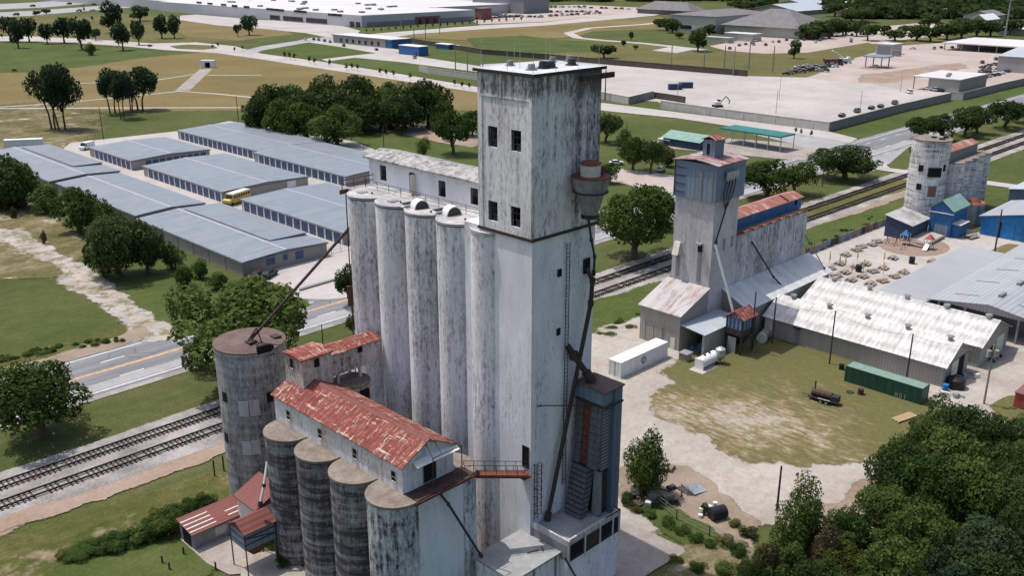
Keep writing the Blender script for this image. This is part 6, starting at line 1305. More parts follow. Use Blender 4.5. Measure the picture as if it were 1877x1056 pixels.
for lab, u, v in (('dark blue container box in the walled yard, the left and nearer one', 1237, 160), ('dark blue container box in the walled yard, the right and farther one', 1257, 159)):
    x, y = g(u, v+4 if u < 1240 else v+2); r = thing('shipping_container', lab, 'container', (x, y, 0))
    hx = Vector((1, -.75)).normalized(); c0 = (x+3*hx.x*0, y)
    MB().obox((x, y), (hx.x*3.3, hx.y*3.3), (-hx.y*1.4, hx.x*1.4), 2.7, .1).build('body', MT['navy'], r)
    m = MB()
    for k in range(10): m.obox((x+hx.x*(-3+k*.66)+hx.y*1.43, y+hx.y*(-3+k*.66)-hx.x*1.43), (hx.x*.12, hx.y*.12), (-hx.y*.05, hx.x*.05), 2.5, .2)
    m.build('rib', MT['navy'], r)
def wall(lab, px, h, mt, th=.3, name='yard_wall', cat='wall', pil=0):
    P = [Vector(g(*p)) for p in px]; r = thing(name, lab, cat, (*P[0], 0)); m = MB(); m2 = MB()
    for a, b in zip(P, P[1:]):
        d = (b-a)/2; n_ = Vector((-d.y, d.x)).normalized()*th/2; m.obox(tuple((a+b)/2), tuple(d-d.normalized()*.0), tuple(n_), h, 0)
        m2.obox(tuple((a+b)/2), tuple(d), tuple(n_*1.5), .15, h)
        if pil:
            k = 0
            while k*pil < d.length*2: q_ = a+d.normalized()*k*pil; m.obox((q_.x, q_.y), tuple(d.normalized()*.25), tuple(n_*1.6), h+.1, 0); k += 1
    m.build('panels', MT[mt], r); m2.build('coping', MT[mt], r); return r
wall('pale grey block wall along the near side of the yard from the gate to the corner', [(1211, 199), (1300, 212), (1420, 228), (1519, 241)], 3.4, 'wallpale', pil=8)
wall('dark grey block wall running away from the yard corner to the right', [(1519, 241), (1640, 208), (1742, 184)], 3.4, 'wallblk')
wall('dark grey block wall past the tan yard building to the frame edge', [(1764, 183), (1840, 164), (1940, 141)], 3.4, 'wallblk')
wall('short pale wall jog between the two dark grey walls', [(1742, 182), (1764, 184)], 3.4, 'wallpale')
wall('pale block wall beside the gate left of the yard', [(1090, 176), (1100, 181), (1152, 191)], 3.2, 'wallpale')
wall('dark slatted wall turning in at the yard gate', [(1153, 191), (1197, 180)], 3.2, 'wallblk')
wall('dark brown sliding gate of the walled yard', [(1198, 180), (1225, 184), (1256, 189)], 2.8, 'wallbrn', .2, 'sliding_gate', 'gate')
wall('very long dark brown wall behind the pale yard', [(735, 75), (885, 99), (1000, 108), (1110, 118), (1240, 129), (1370, 140)], 3.2, 'wallbrn')
wall('pale low wall at the bend of the white street', [(768, 130), (785, 134), (880, 147)], 3, 'wallpale')
TC = thing('teal_canopy', 'long flat teal canopy on slim posts across the tracks', 'canopy', (*g(1380, 285), 0))
pa, pb = g(1318, 262), g(1428, 280); hh_ = topz(*pb, 253); a = Vector(pa); b = Vector(pb); d = (b-a)/2; n_ = Vector((-d.y, d.x)).normalized()*4.5
if n_.x < 0: n_ = -n_
MB().obox(tuple((a+b)/2+n_), tuple(d), tuple(n_), .5, hh_).build('roof', MT['teal'], TC)
for k in range(6):
    for s in (.1, 1.9): q_ = a.lerp(b, k/5)+n_*s; MB().tube((q_.x, q_.y, 0), (q_.x, q_.y, hh_), .14).build('post', MT['galv'], TC)
GRS = thing('green_roof_shop', 'small shop with pale green roof beside the grey elevator cupola', 'building', (*g(1260, 275), 0)); bx_, by_ = g(1280, 275)
gable(GRS, bx_-1, bx_+9, by_-1, by_+14, 0, 2.9, 4.6, 'Y', MT['teal'] if 0 else MT['navy'], MT['greenroof'], .6, .1)
WRS, q = bpx('white_roof_shed', 'small shed with bright white roof left of the green roof shop', (1210, 264), (1224, 268), (1242, 262), 258, 'cream', 'wpaint', ov=.4)
junk('ruined heap of sheet metal and rubble between the green shop and the teal canopy', 1306, 262, 31, 12, 2.2, ['midrust', 'galv', 'wood', 'greyst'])
PRT = thing('tunnel_portal', 'white concrete tunnel portal at the top of the park ramp', 'portal', (*g(381, 124), 0)); x, y = g(382, 123)
m = MB()
for a, b_, c, d_ in ((-4, -1.6, 0, 4.2), (1.6, 4, 0, 4.2), (-1.6, 1.6, 3, 4.2)): m.obox((x+(a+b_)/2*r2, y-(a+b_)/2*r2), ((b_-a)/2*r2, -(b_-a)/2*r2), (1.2, 1.2), d_-c, c)
m.build('frame', MT['wpaint'], PRT); MB().obox((x+.6, y+.6), (1.6*r2, -1.6*r2), (.2, .2), 3, 0).build('opening', MT['dark'], PRT)
BSK = thing('park_bench', 'lone dark bench on the mown park lawn at the far left', 'bench', (*g(27, 131), 0)); x, y = g(27, 131)
MB().box(x-1.2, x+1.2, y-.6, y+.4, .4, .6).build('seat', MT['darkwood'], BSK); MB().box(x-1.2, x+1.2, y+.3, y+.45, .6, 1.4).build('backrest', MT['darkwood'], BSK); MB().box(x-1.0, x-.8, y-.5, y+.4, 0, .4).box(x+.8, x+1.0, y-.5, y+.4, 0, .4).build('leg', MT['darkwood'], BSK)
MS = thing('radio_mast', 'slim radio mast rising at the far right edge', 'mast', (*g(1841, 72), 0)); x, y = g(1841, 72); h = topz(x, y, -14)
MB().tube((x, y, 0), (x, y, h), .8, .4, 8).build('shaft', MT['galv'], MS)
for zz in (h*.85, h*.95): MB().obox((x, y), (2.5*r2, -2.5*r2), (.4, .4), 1.2, zz).build('antenna', MT['wpaint'], MS)
# ------------------------------------------------------------------ vehicles
def wheels(root, xs, yw, r, wd=.12):
    for sx_ in xs:
        for s in (-1, 1): MB().tube((sx_, s*yw-wd, r), (sx_, s*yw+wd, r), r, n=12).build('wheel', MT['tyre'], root, 40)
def car_proto(lab, mt, loc, rz, parts=True, kind='car', group=None):
    t = thing('parked_car', lab, 'car', (0, 0, 0), group)
    prof = {'car': [(-2.2, .35), (2.2, .35), (2.2, .75), (1.2, .92), (-2.1, .98), (-2.2, .7)], 'suv': [(-2.3, .4), (2.3, .4), (2.3, .95), (1.2, 1.1), (-2.3, 1.1)]}[kind]
    zt = 1.42 if kind == 'car' else 1.8
    m = MB().extr([(x, -.88, z) for x, z in prof], (0, 1.76, 0)); z0 = .95 if kind == 'car' else 1.09
    xa, xb = (-1.7, 1.0) if kind == 'car' else (-2.2, 1.1)
    m.hexa([(xa+.5, -.66, zt-.06), (xb-.75, -.66, zt-.06), (xb-.75, .66, zt-.06), (xa+.5, .66, zt-.06), (xa+.55, -.62, zt), (xb-.8, -.62, zt), (xb-.8, .62, zt), (xa+.55, .62, zt)])
    m.build('body', mt, t)
    MB().hexa([(xa, -.8, z0), (xb, -.8, z0), (xb, .8, z0), (xa, .8, z0), (xa+.5, -.66, zt-.06), (xb-.75, -.66, zt-.06), (xb-.75, .66, zt-.06), (xa+.5, .66, zt-.06)]).build('windows', MT['glass'], t)
    if parts:
        wheels(t, (-1.35, 1.4), .78, .33)
        for s in (-.6, .6): MB().box(2.19, 2.23, s-.16, s+.16, .6, .74).build('headlight', MT['wpaint'], t)
    else: m = MB().box(-1.7, -1.05, -.9, .9, .02, .6).box(1.05, 1.7, -.9, .9, .02, .6).build('wheels', MT['tyre'], t)
    t.location = loc; t.rotation_euler = (0, 0, rz); return t
CM = [('white', plain('car_paint_white', (.7, .7, .7), .3, 0, .03)), ('silver', plain('car_paint_silver', (.4, .41, .42), .3, .3, .03)), ('black', plain('car_paint_black', (.02, .02, .022), .3, 0, .05)), ('red', plain('car_paint_red', (.3, .03, .025), .3, 0, .05)), ('dark blue', plain('car_paint_blue', (.03, .06, .13), .3, 0, .05)), ('grey', plain('car_paint_grey', (.14, .14, .15), .3, 0, .05)), ('maroon', plain('car_paint_maroon', (.09, .012, .016), .3, 0, .05))]
def gp(u, v): x, y = g(u, v); return (x, y, .05+LV[0]*0+.25)
def gl(u, v): x, y = g(u, v); return (x, y, .2)
car_proto('maroon car parked outside the storage office end wall', CM[6][1], gl(478, 509), .2)
car_proto('dark car with open white hatch beside the maroon one', CM[2][1], gl(494, 508), .5)
car_proto('white car half hidden under the trees across the tracks', CM[0][1], gl(1130, 302), -.6)
car_proto('silver car parked at the gravel lot across the tracks', CM[1][1], gl(1211, 314), .4)
car_proto('white pickup like car in the walled yard near the lamp post', CM[0][1], gl(1666, 171), .9, kind='suv')
car_proto('white sedan alone near the steel canopy of the yard', CM[0][1], gl(1673, 90), 1.9)
VN = thing('white_van', 'white van parked at the end of the storage lane', 'van', (0, 0, 0))
MB().extr([(-2.8, -1, .4), (2.8, -1, .4), (2.8, -1, 1.1), (2.0, -1, 1.35), (1.3, -1, 2.4), (-2.8, -1, 2.4)], (0, 2, 0)).build('body', CM[0][1], VN); MB().extr([(2.02, -.9, 1.36), (1.34, -.9, 2.34), (1.4, -.9, 2.36), (2.08, -.9, 1.38)], (0, 1.8, 0)).box(1.0, 1.7, -1.02, 1.02, 1.35, 2.0).build('windscreen', MT['glass'], VN); wheels(VN, (-1.8, 1.9), .9, .38); VN.location = gl(160, 274); VN.rotation_euler = (0, 0, 3.6)
TRL = thing('white_trailer', 'long white box trailer parked at the far end of the storage roofs', 'trailer', (0, 0, 0))
MB().box(-6, 6, -1.25, 1.25, 1.0, 3.6).build('box', MT['wpaint'], TRL); wheels(TRL, (-5, -4), 1.0, .5); MB().box(4.6, 4.9, -.8, .8, 0, 1).build('landing_leg', MT['steel'], TRL); TRL.location = gl(46, 275); TRL.rotation_euler = (0, 0, -.55)
TB = thing('white_trailer', 'low flat white trailer standing at the wall end between two storage buildings', 'trailer', (0, 0, 0))
MB().box(-2.6, 2.6, -1.1, 1.1, .7, 2.5).build('box', MT['wpaint'], TB); wheels(TB, (-.5, .6), .95, .4); TB.location = gl(537, 346); TB.rotation_euler = (0, 0, .1)
BS = thing('school_bus', 'yellow bus with a pale roof between two storage buildings', 'bus', (0, 0, 0))
MB().extr([(-4, -1.2, .5), (4.6, -1.2, .5), (4.6, -1.2, 1.5), (3.4, -1.2, 1.7), (3.0, -1.2, 2.75), (-4, -1.2, 2.75)], (0, 2.4, 0)).build('body', MT['yel'], BS); MB().box(-4.02, 3.0, -1.15, 1.15, 2.75, 2.95).build('roof', MT['cream'], BS)
m = MB()
for k in range(7):
    for s in (-1.22, 1.2): m.box(-3.7+k*.95, -3.0+k*.95, s, s+.02, 1.75, 2.45)
m.extr([(3.42, -1.05, 1.72), (3.06, -1.05, 2.65), (3.12, -1.05, 2.67), (3.48, -1.05, 1.74)], (0, 2.1, 0)); m.build('windows', MT['glass'], BS); wheels(BS, (-2.4, 3.5), 1.1, .48); MB().box(4.6, 4.72, -1.2, 1.2, .5, .8).build('bumper', MT['black'], BS); BS.location = gl(436, 372); BS.rotation_euler = (0, 0, 3.5)
TRK = thing('crane_truck', 'white bucket truck with raised boom in the yard lot', 'truck', (0, 0, 0))
MB().box(-3.6, 1.6, -1.2, 1.2, .7, 1.7).build('bed', MT['wpaint'], TRK); MB().extr([(1.7, -1.15, .6), (3.8, -1.15, .6), (3.8, -1.15, 1.6), (3.2, -1.15, 2.6), (1.7, -1.15, 2.6)], (0, 2.3, 0)).build('cab', MT['wpaint'], TRK); MB().tube((-1, 0, 1.7), (-9, 0, 6.5), .45).build('boom', MT['wpaint'], TRK); wheels(TRK, (-2.4, 2.6), 1.1, .5); TRK.location = gl(1548, 112); TRK.rotation_euler = (0, 0, -.6)
TRK2 = thing('dump_truck', 'dark red open truck body next to the bucket truck', 'truck', (0, 0, 0)); MB().hexa([(-3, -1.2, .9), (2, -1.2, .9), (2, 1.2, .9), (-3, 1.2, .9), (-3.4, -1.3, 2.5), (2.2, -1.3, 2.5), (2.2, 1.3, 2.5), (-3.4, 1.3, 2.5)]).build('body', MT['dcred'], TRK2); wheels(TRK2, (-2, 2.6), 1.1, .5); MB().box(2.3, 4, -1.1, 1.1, .8, 2.4).build('cab', MT['darkrust'], TRK2); TRK2.location = gl(1524, 117); TRK2.rotation_euler = (0, 0, -.5); TRK2.scale = (1.5, 1.5, 1.2)
EX = thing('excavator', 'yellow grey excavator parked in the pale yard near the wall', 'excavator', (0, 0, 0))
MB().box(-2, 2, -1.4, -.7, 0, .8).box(-2, 2, .7, 1.4, 0, .8).build('track', MT['steel'], EX); MB().box(-1.8, 1.2, -1.2, 1.2, .9, 2.2).build('body', MT['cream'], EX); MB().box(.3, 1.5, .2, 1.2, 1.2, 3).build('cab', MT['glass'], EX); MB().path([(1, -.4, 1.8), (3.6, -.4, 4.4), (5.6, -.4, 2.4), (5.2, -.4, 1.0)], .25, 6).build('arm', MT['greyst'], EX); EX.location = gl(1315, 196); EX.rotation_euler = (0, 0, -.5)
far = [car_proto('small '+n+' car parked far away', c_, (0, 0, 0), 0, False, 'suv' if i % 2 else 'car') for i, (n, c_) in enumerate(CM)]
usedf = set()
def farcar(u, v, rz, lab, grp, ci=None, sc=1.0, z=.25):
    i = ci if ci is not None else RN.choice([0, 0, 1, 1, 2, 5, 5, 3, 4])
    x, y = g(u, v); L = lab % CM[i][0]
    if i in usedf: t = dup(far[i], (x, y, z), rz, L, grp)
    else: usedf.add(i); t = far[i]; t.location = (x, y, z); t.rotation_euler = (0, 0, rz); t['label'] = L; t['group'] = grp
    t.scale = (sc,)*3
for row, (ua, va, ub, vb, n) in enumerate(((866, 36, 960, 30, 16), (905, 29, 1000, 32, 14), (970, 15, 1080, 12, 12), (985, 22, 1100, 22, 13), (1010, 30, 1110, 24, 10), (1060, 14, 1180, 18, 9))):
    for k in range(n):
        f = (k+RN.uniform(-.3, .3))/n; farcar(ua+(ub-ua)*f, va+(vb-va)*f, RN.choice([0, 1.57, .2]), 'tiny %s car among the rows of the hall car park', 'cars in the hall car park', sc=1.3)
for u, v in ((1462, 124), (1470, 126), (1478, 122), (1486, 128), (1494, 124), (1500, 130), (1507, 126), (1513, 132), (1457, 130), (1480, 131), (1448, 136)): farcar(u, v, RN.uniform(-.3, .3)+2.3, '%s vehicle in the cluster at the back left of the walled yard', 'vehicles at the back of the yard')
for k in range(20): farcar(1795+(k % 10)*8.2, 146-(k % 10)*2.1-(k//10)*9+RN.uniform(-1, 1), RN.uniform(-.2, .2)+1.2, '%s car in the lot beside the tan yard building', 'cars beside the tan yard building')
for u, v in ((1543, 214), (1571, 206), (1597, 200), (1614, 197), (1640, 191)): farcar(u, v, .1, '%s car standing close along the dark grey yard wall', 'cars along the yard wall', RN.choice([2, 5, 2]))
for u, v in ((1700, 165), (1712, 167), (1722, 168), (1735, 166)): farcar(u, v, 1.3, '%s machine like vehicle before the tan yard building', 'vehicles before the tan building')
for u, v in ((1712, 90), (1725, 88), (1800, 116), (1825, 110), (1845, 108), (1745, 88)): farcar(u, v, .6, '%s vehicle near the steel canopy of the yard', 'vehicles near the steel canopy')
for u, v in ((1560, 74), (1503, 75), (1495, 78), (1385, 76), (1660, 54), (1560, 77), (1380, 80)): farcar(u, v, .3, '%s car in the school car park', 'cars in the school car park')
for u, v in ((575, 73), (584, 74), (595, 76), (605, 78), (560, 73), (630, 85), (690, 92), (760, 107)): farcar(u, v, 1.2, '%s car beside the long tan office', 'cars beside the long office')
for u, v in ((60, 12), (127, 8), (152, 10), (172, 9), (70, 23), (145, 21), (170, 20), (188, 22), (30, 28), (235, 11)): farcar(u, v, 2.2, 'small %s car driving on the distant highway', 'cars on the distant highway', sc=1.6)
farcar(275, 85, .6, '%s car on the white park road beside the lone trees', 'cars on the park road', 2); farcar(505, 8, .6, '%s car on the far service road', 'cars on service road', 5)
for k in range(16): farcar(1440+k*7.6, 137-k*1.3+RN.uniform(-2, 2), RN.uniform(-.4, .4)+2.3, '%s vehicle in the cluster at the back left of the walled yard', 'vehicles at the back of the yard')
for k in range(14): farcar(1800+(k % 7)*11, 133-(k % 7)*2.2-(k//7)*8+RN.uniform(-1, 1), RN.uniform(-.2, .2)+1.2, '%s car in the lot beside the tan yard building', 'cars beside the tan yard building')
for k in range(18): farcar(1340+k*15+RN.uniform(-4, 4), 88-k*1.6+RN.uniform(-3, 3), .3, '%s car in the school car park', 'cars in the school car park')
for i in range(len(far)):
    if i not in usedf: farcar(1000+i*5, 26, 0, 'tiny %s car among the rows of the hall car park', 'cars in the hall car park', i)
RVH = thing('red_shed', 'dark red box standing at the right edge by the dirt road', 'shed', (*g(1872, 752), 0)); x, y = g(1866, 748)
MB().box(x-.4, x+3, y-3.2, y+.6, .2, 2.4).build('box', MT['red'], RVH); MB().box(x-.55, x+3.1, y-3.3, y+.7, 2.4, 2.52).build('roof', MT['dcred'], RVH); MB().box(x-.42, x-.38, y-1.6, y-.6, .3, 2.1).build('door', MT['dcred'], RVH)
# ------------------------------------------------------------------ trees
def crown_mesh(seed, n, card, lobes=14, zb=.3, H=1.7, squash=1.0, gap=.0, spread=.68, rr=(.27, .46)):
    R = random.Random(seed); L = []; zc = H*(zb+1)/2; hz = H*(1-zb)/2
    for i in range(lobes):
        for _ in range(40):
            p = Vector((R.uniform(-1, 1), R.uniform(-1, 1), R.uniform(-1, 1)))
            if p.length < 1 and (p.length > .35 or i < 2): break
        r = R.uniform(*rr)*(1.2 if i < 3 else 1)
        c = Vector((p.x*spread, p.y*spread, zc+p.z*hz*.72)); L.append((c, r))
    V = []; F = []; tot = sum(r*r for _, r in L)
    for c, r in L:
        k = int(n*r*r/tot); j = 0; tries = 0
        while j < k and tries < k*6:
            tries += 1
            d = Vector((R.gauss(0, 1), R.gauss(0, 1), R.gauss(0, 1))).normalized()
            if d.z < -.55 and R.random() < .7: continue
            q = .45+.6*R.random()**.42
            if R.random() < .07: q *= R.uniform(1.02, 1.22)
            p = c+Vector((d.x*r*q, d.y*r*q, d.z*r*q*hz*1.25*squash))
            deep = False
            for c2, r2_ in L:
                if c2 is not c and ((p-c2).length < r2_*.6): deep = True; break
            if deep and R.random() < .8: continue
            if p.z < .04: continue
            nrm = (d*.9+Vector((R.gauss(0, .6), R.gauss(0, .6), R.gauss(.25, .6)))).normalized()
            u = nrm.orthogonal().normalized(); w_ = nrm.cross(u); a = R.uniform(0, 6.28); sz_ = 1.75 if R.random() < .2 else .95
            e1 = (u*math.cos(a)+w_*math.sin(a))*card*sz_*R.uniform(.6, 1.15); e2 = (w_*math.cos(a)-u*math.sin(a))*card*sz_*R.uniform(.4, .8)
            b = len(V); V += [tuple(p-e1*.5), tuple(p+e2*.55-e1*.05), tuple(p+e1*.6), tuple(p-e2*.55)]; F.append((b, b+1, b+2, b+3)); j += 1
    me = D.meshes.new('crown'); me.from_pydata(V, [], F); me.update(); return me, L
def trunk_mesh(seed, L, zb, H, r=.085, stems=1, lean=.12):
    R = random.Random(seed); m = MB()
    for s in range(stems):
        bx_, by_ = (R.uniform(-.25, .25), R.uniform(-.25, .25)) if stems > 1 else (0, 0)
        top = Vector((bx_*1.8+R.uniform(-lean, lean), by_*1.8+R.uniform(-lean, lean), H*max(zb+.12, .25))); mid = Vector((bx_*1.2, by_*1.2, top.z*.5)); b0 = Vector((bx_, by_, -.02))
        m.tube(b0, Vector((bx_, by_, .08)), r*1.5, r, 8); m.tube(Vector((bx_, by_, .08)), mid, r, r*.85, 8); m.tube(mid, top, r*.85, r*.7, 8)
        for c, rr in R.sample(L, min(6, len(L))):
            k = top.lerp(c, .45)+Vector((R.uniform(-.06, .06), R.uniform(-.06, .06), R.uniform(-.02, .08))); m.tube(top-Vector((0, 0, R.uniform(0, .2))), k, r*.5, r*.32, 6); m.tube(k, c, r*.32, r*.1, 5)
    me = D.meshes.new('trunk'); me.from_pydata([tuple(v) for v in m.v], [], m.f); me.update(); return me
KINDS = {}
def kind(k, seed, n, card, **kw):
    st = kw.pop('stems', 1); tr_ = kw.pop('tr', .085); cm, L = crown_mesh(seed, n, card, **kw)
    cm.materials.append(FO['oak']); tm = trunk_mesh(seed, L, kw.get('zb', .3), kw.get('H', 1.7), tr_, st); tm.materials.append(MT['bark']); KINDS.setdefault(k, []).append((cm, tm, kw.get('H', 1.7)))
for s in range(4): kind('oakhi', 10+s, 10500, .058, lobes=32, zb=.14, H=1.5, spread=.8, rr=(.16, .36))
for s in range(3): kind('oak', 20+s, 4200, .08, lobes=24, zb=.18, H=1.45, spread=.76, rr=(.18, .38))
for s in range(3): kind('full', 80+s, 5000, .078, lobes=26, zb=.02, H=1.4, spread=.74, rr=(.2, .38))
for s in range(2): kind('fullhi', 85+s, 10000, .058, lobes=34, zb=.02, H=1.4, spread=.76, rr=(.18, .36))
for s in range(3): kind('lo', 30+s, 1300, .15, lobes=11, zb=.2, H=1.6)
for s in range(2): kind('tall', 40+s, 3600, .1, lobes=18, zb=.34, H=2.0, stems=2, tr=.05, spread=.72)
for s in range(2): kind('bush', 50+s, 2400, .1, lobes=12, zb=.0, H=1.5)
for s in range(2): kind('bushhi', 55+s, 6500, .062, lobes=22, zb=.0, H=1.6, spread=.7, rr=(.2, .38))
for s in range(2): kind('sap', 60+s, 220, .3, lobes=5, zb=.3, H=2.6, tr=.06)
kind('thin', 70, 3600, .085, lobes=14, zb=.08, H=2.4, stems=2, tr=.04, spread=.6); kind('thin', 71, 3200, .08, lobes=14, zb=.05, H=2.2, stems=2, tr=.04, spread=.66)
def tree(k, x, y, w_, h, lab, mt='oak', name='tree', cat='tree', group=None):
    cm, tm, H = RN.choice(KINDS[k]); r = thing(name, lab, cat, (x, y, 0), group)
    for nm, me, m_ in (('crown', cm, FO[mt]), ('trunk', tm, None)):
        o = D.objects.new(nm, me); COL.objects.link(o); o.parent = r; o.scale = (w_/2, w_/2, h/H)
        if m_: o.material_slots[0].link = 'OBJECT'; o.material_slots[0].material = m_
    r.rotation_euler = (0, 0, RN.uniform(0, 6.28)); return r
def tpx(k, u, v, wpx, vt, lab, mt='oak', name='tree', cat='tree', group=None, z=1.0):
    x, y = g(u, v); w_ = wpx*mpp(x, y)*1.08; d = w_*.28
    h = max(.6, topz(x, y, vt)*z); return tree(k, x, y, w_, h, lab, mt, name, cat, group)
T = tpx
T('tall', 99, 236, 66, 122, 'tall tree with bare stems on the left lawn, left one of the close pair', 'blue'); T('tall', 121, 238, 68, 118, 'tall tree with bare stems on the left lawn, right one of the close pair', 'blue')
T('tall', 208, 208, 54, 126, 'tree at the left of the group on the park edge', 'blue'); T('tall', 226, 217, 46, 132, 'leaning tree in the middle of the group on the park edge', 'blue'); T('tall', 258, 202, 66, 124, 'spreading tree at the right of the group on the park edge', 'blue'); T('tall', 236, 203, 46, 140, 'low forked tree in the group on the park edge', 'blue')
gl1 = 'dark tree in the loose row along the white park road'
for u, v, w_, t in ((20, 76, 36, 25), (34, 88, 30, 40), (54, 76, 32, 31), (87, 80, 28, 42), (118, 78, 38, 31), (150, 90, 42, 29), (176, 74, 20, 50)): T('lo', u, v, w_, t, gl1, 'blue', group='trees along the park road')
T('bush', 168, 101, 24, 79, 'low round bush in front of the park road row', 'dark', 'bush', 'bush'); T('lo', 206, 60, 44, 7, 'tall dark tree before the far highway', 'blue'); T('lo', 257, 38, 40, 12, 'broad dark tree right of the tallest one before the highway', 'blue')
T('lo', 226, 92, 36, 40, 'dark conical tree at the bend of the park road', 'blue'); T('lo', 255, 82, 28, 36, 'slim tree right of the conical one at the road bend', 'blue')
T('lo', 297, 70, 30, 30, 'left tree of the pair on the dry field', 'blue'); T('lo', 320, 70, 28, 31, 'right tree of the pair on the dry field', 'blue'); T('lo', 436, 66, 14, 42, 'small tree left of the tree on the field corner', 'blue'); T('lo', 457, 64, 32, 27, 'tree on the field corner before the dock yard', 'blue'); T('lo', 66, 28, 16, 20, 'tiny tree by the highway', 'blue'); T('lo', 85, 25, 18, 16, 'tiny round tree by the highway', 'blue')
# grove behind the storage roofs
gg = 'dark tree crowded in the grove behind the storage roofs'
for u, v, w_, t, mt in ((484, 238, 76, 178, 'dark'), (505, 232, 80, 156, 'dark'), (548, 228, 92, 150, 'dark'), (606, 226, 96, 137, 'dark'), (560, 250, 80, 184, 'oak'), (655, 224, 92, 140, 'dark'), (700, 228, 86, 158, 'oak'), (742, 226, 84, 152, 'dark'), (786, 226, 88, 142, 'dark'), (806, 230, 54, 165, 'oak'), (660, 236, 80, 168, 'dark'), (740, 236, 70, 175, 'dark'), (520, 246, 70, 176, 'oak')): T('full', u, v+8, w_*1.1, t, gg, mt, group='grove behind the storage roofs')
T('full', 618, 268, 100, 192, 'round dark tree standing in front of the grove', 'oak'); T('oak', 542, 255, 50, 188, 'yellowish tree at the near edge of the grove', 'yellow'); T('lo', 716, 202, 40, 150, 'bright green tree inside the grove', 'light')
T('oak', 831, 283, 70, 200, 'light green tree on the bare soil right of the grove', 'light'); T('oak', 866, 250, 56, 200, 'dark tree just left of the tall headhouse', 'oak'); T('bush', 716, 236, 44, 222, 'flat yellowish shrub on the bare soil', 'yellow', 'bush', 'bush'); T('thin', 776, 292, 32, 248, 'thin twiggy tree by the storage fence', 'oak')
# hedge of trees at the left of the storage roofs
for u, v, w_, t, k, lab, mt in ((0, 385, 120, 280, 'full', 'large dark tree cut by the left frame edge', 'dark'), (45, 380, 74, 300, 'full', 'tree at the corner of the far left storage roof', 'oak'), (88, 392, 70, 340, 'bush', 'bright bushy tree beside the left storage wall', 'light'), (145, 425, 96, 346, 'full', 'dark tree below the left storage roof', 'oak'), (20, 380, 70, 335, 'bush', 'bushy growth under the large tree at the left edge', 'oak'), (200, 430, 60, 370, 'bush', 'bush against the storage wall between two dark trees', 'oak')): T(k, u, v, w_, t, lab, mt)
T('fullhi', 218, 508, 132, 388, 'big round dark tree beside the storage wall, in front', 'dark'); T('fullhi', 272, 500, 84, 400, 'big dark tree behind the right side of the roundest one', 'dark'); T('full', 190, 508, 64, 425, 'dark lower tree at the left foot of the roundest one', 'dark')
for u, v, w_, t, lab, mt in ((316, 492, 50, 446, 'bush leaning on the storage wall right of the big trees', 'oak'), (337, 528, 46, 488, 'round green bush nearest the cracked lane', 'oak'), (368, 512, 40, 478, 'round bush behind the one nearest the lane', 'light'), (402, 530, 46, 502, 'bright bush left of the maroon car', 'light'), (450, 530, 60, 512, 'low bush under the storage end wall', 'oak'), (176, 444, 40, 418, 'low yellowish bush at the lane side', 'yellow'), (26, 400, 14, 376, 'tiny dark bush in the rough grass', 'dark'), (82, 448, 13, 424, 'lone small brown bush on the rough ground', 'dry'), (150, 408, 30, 390, 'small bush under the dark tree', 'light')): T('bush', u, v, w_, t, lab, mt, 'bush', 'bush')
# big roadside trees
T('oakhi', 78, 798, 185, 668, 'big dark spreading tree between highway and railway at the left edge', 'oak'); T('oakhi', 432, 690, 275, 512, 'big spreading tree across the highway verge behind the round silo', 'oak'); T('oak', 640, 560, 46, 480, 'dark tree at the roadside peeping out left of the silo row', 'dark'); T('oak', 668, 620, 60, 560, 'dark bush tree right at the left foot of the silo row', 'dark')
# across the tracks
T('oakhi', 1162, 474, 155, 340, 'big green tree between the white tower and the grey elevator', 'oak'); T('oak', 1110, 262, 56, 202, 'dark tree right behind the headhouse', 'dark'); T('oak', 1118, 336, 40, 296, 'small tree showing right of the dust cyclone', 'light'); T('oak', 1160, 312, 62, 246, 'leafy tree in the ruined lot, left one', 'oak'); T('oak', 1192, 318, 52, 252, 'leafy tree in the ruined lot, right one', 'oak'); T('thin', 1222, 305, 40, 268, 'bare brownish tree beside the cabin of the grey elevator', 'dry'); T('oak', 1208, 420, 50, 350, 'tree close to the left of the grey elevator', 'dark'); T('thin', 1140, 275, 40, 235, 'scrubby tree in front of the walled yard road', 'light')
T('oak', 1405, 365, 105, 290, 'dark oak right of the grey elevator cabin, left of its pair', 'oak'); T('oak', 1455, 358, 76, 292, 'dark oak behind the blue gallery, right of its pair', 'oak'); T('oakhi', 1548, 328, 122, 262, 'broad dark oak standing alone by the railway', 'dark')
for u, v, w_, t, lab in ((1690, 256, 64, 214, 'dark tree left in the clump behind the far round tower'), (1724, 258, 66, 206, 'dark tree in the middle of the clump behind the far round tower'), (1768, 250, 66, 194, 'dark tree right in the clump behind the far round tower'), (1790, 244, 60, 190, 'dark tree at the right end of the clump behind the far round tower'), (1841, 236, 78, 178, 'lone dark tree on the lawn at the right edge'), (1880, 226, 60, 180, 'dark tree cut by the right frame edge above the railway'), (1680, 300, 26, 264, 'small dark tree directly behind the far round tower')): T('oak', u, v, w_, t, lab, 'dark')
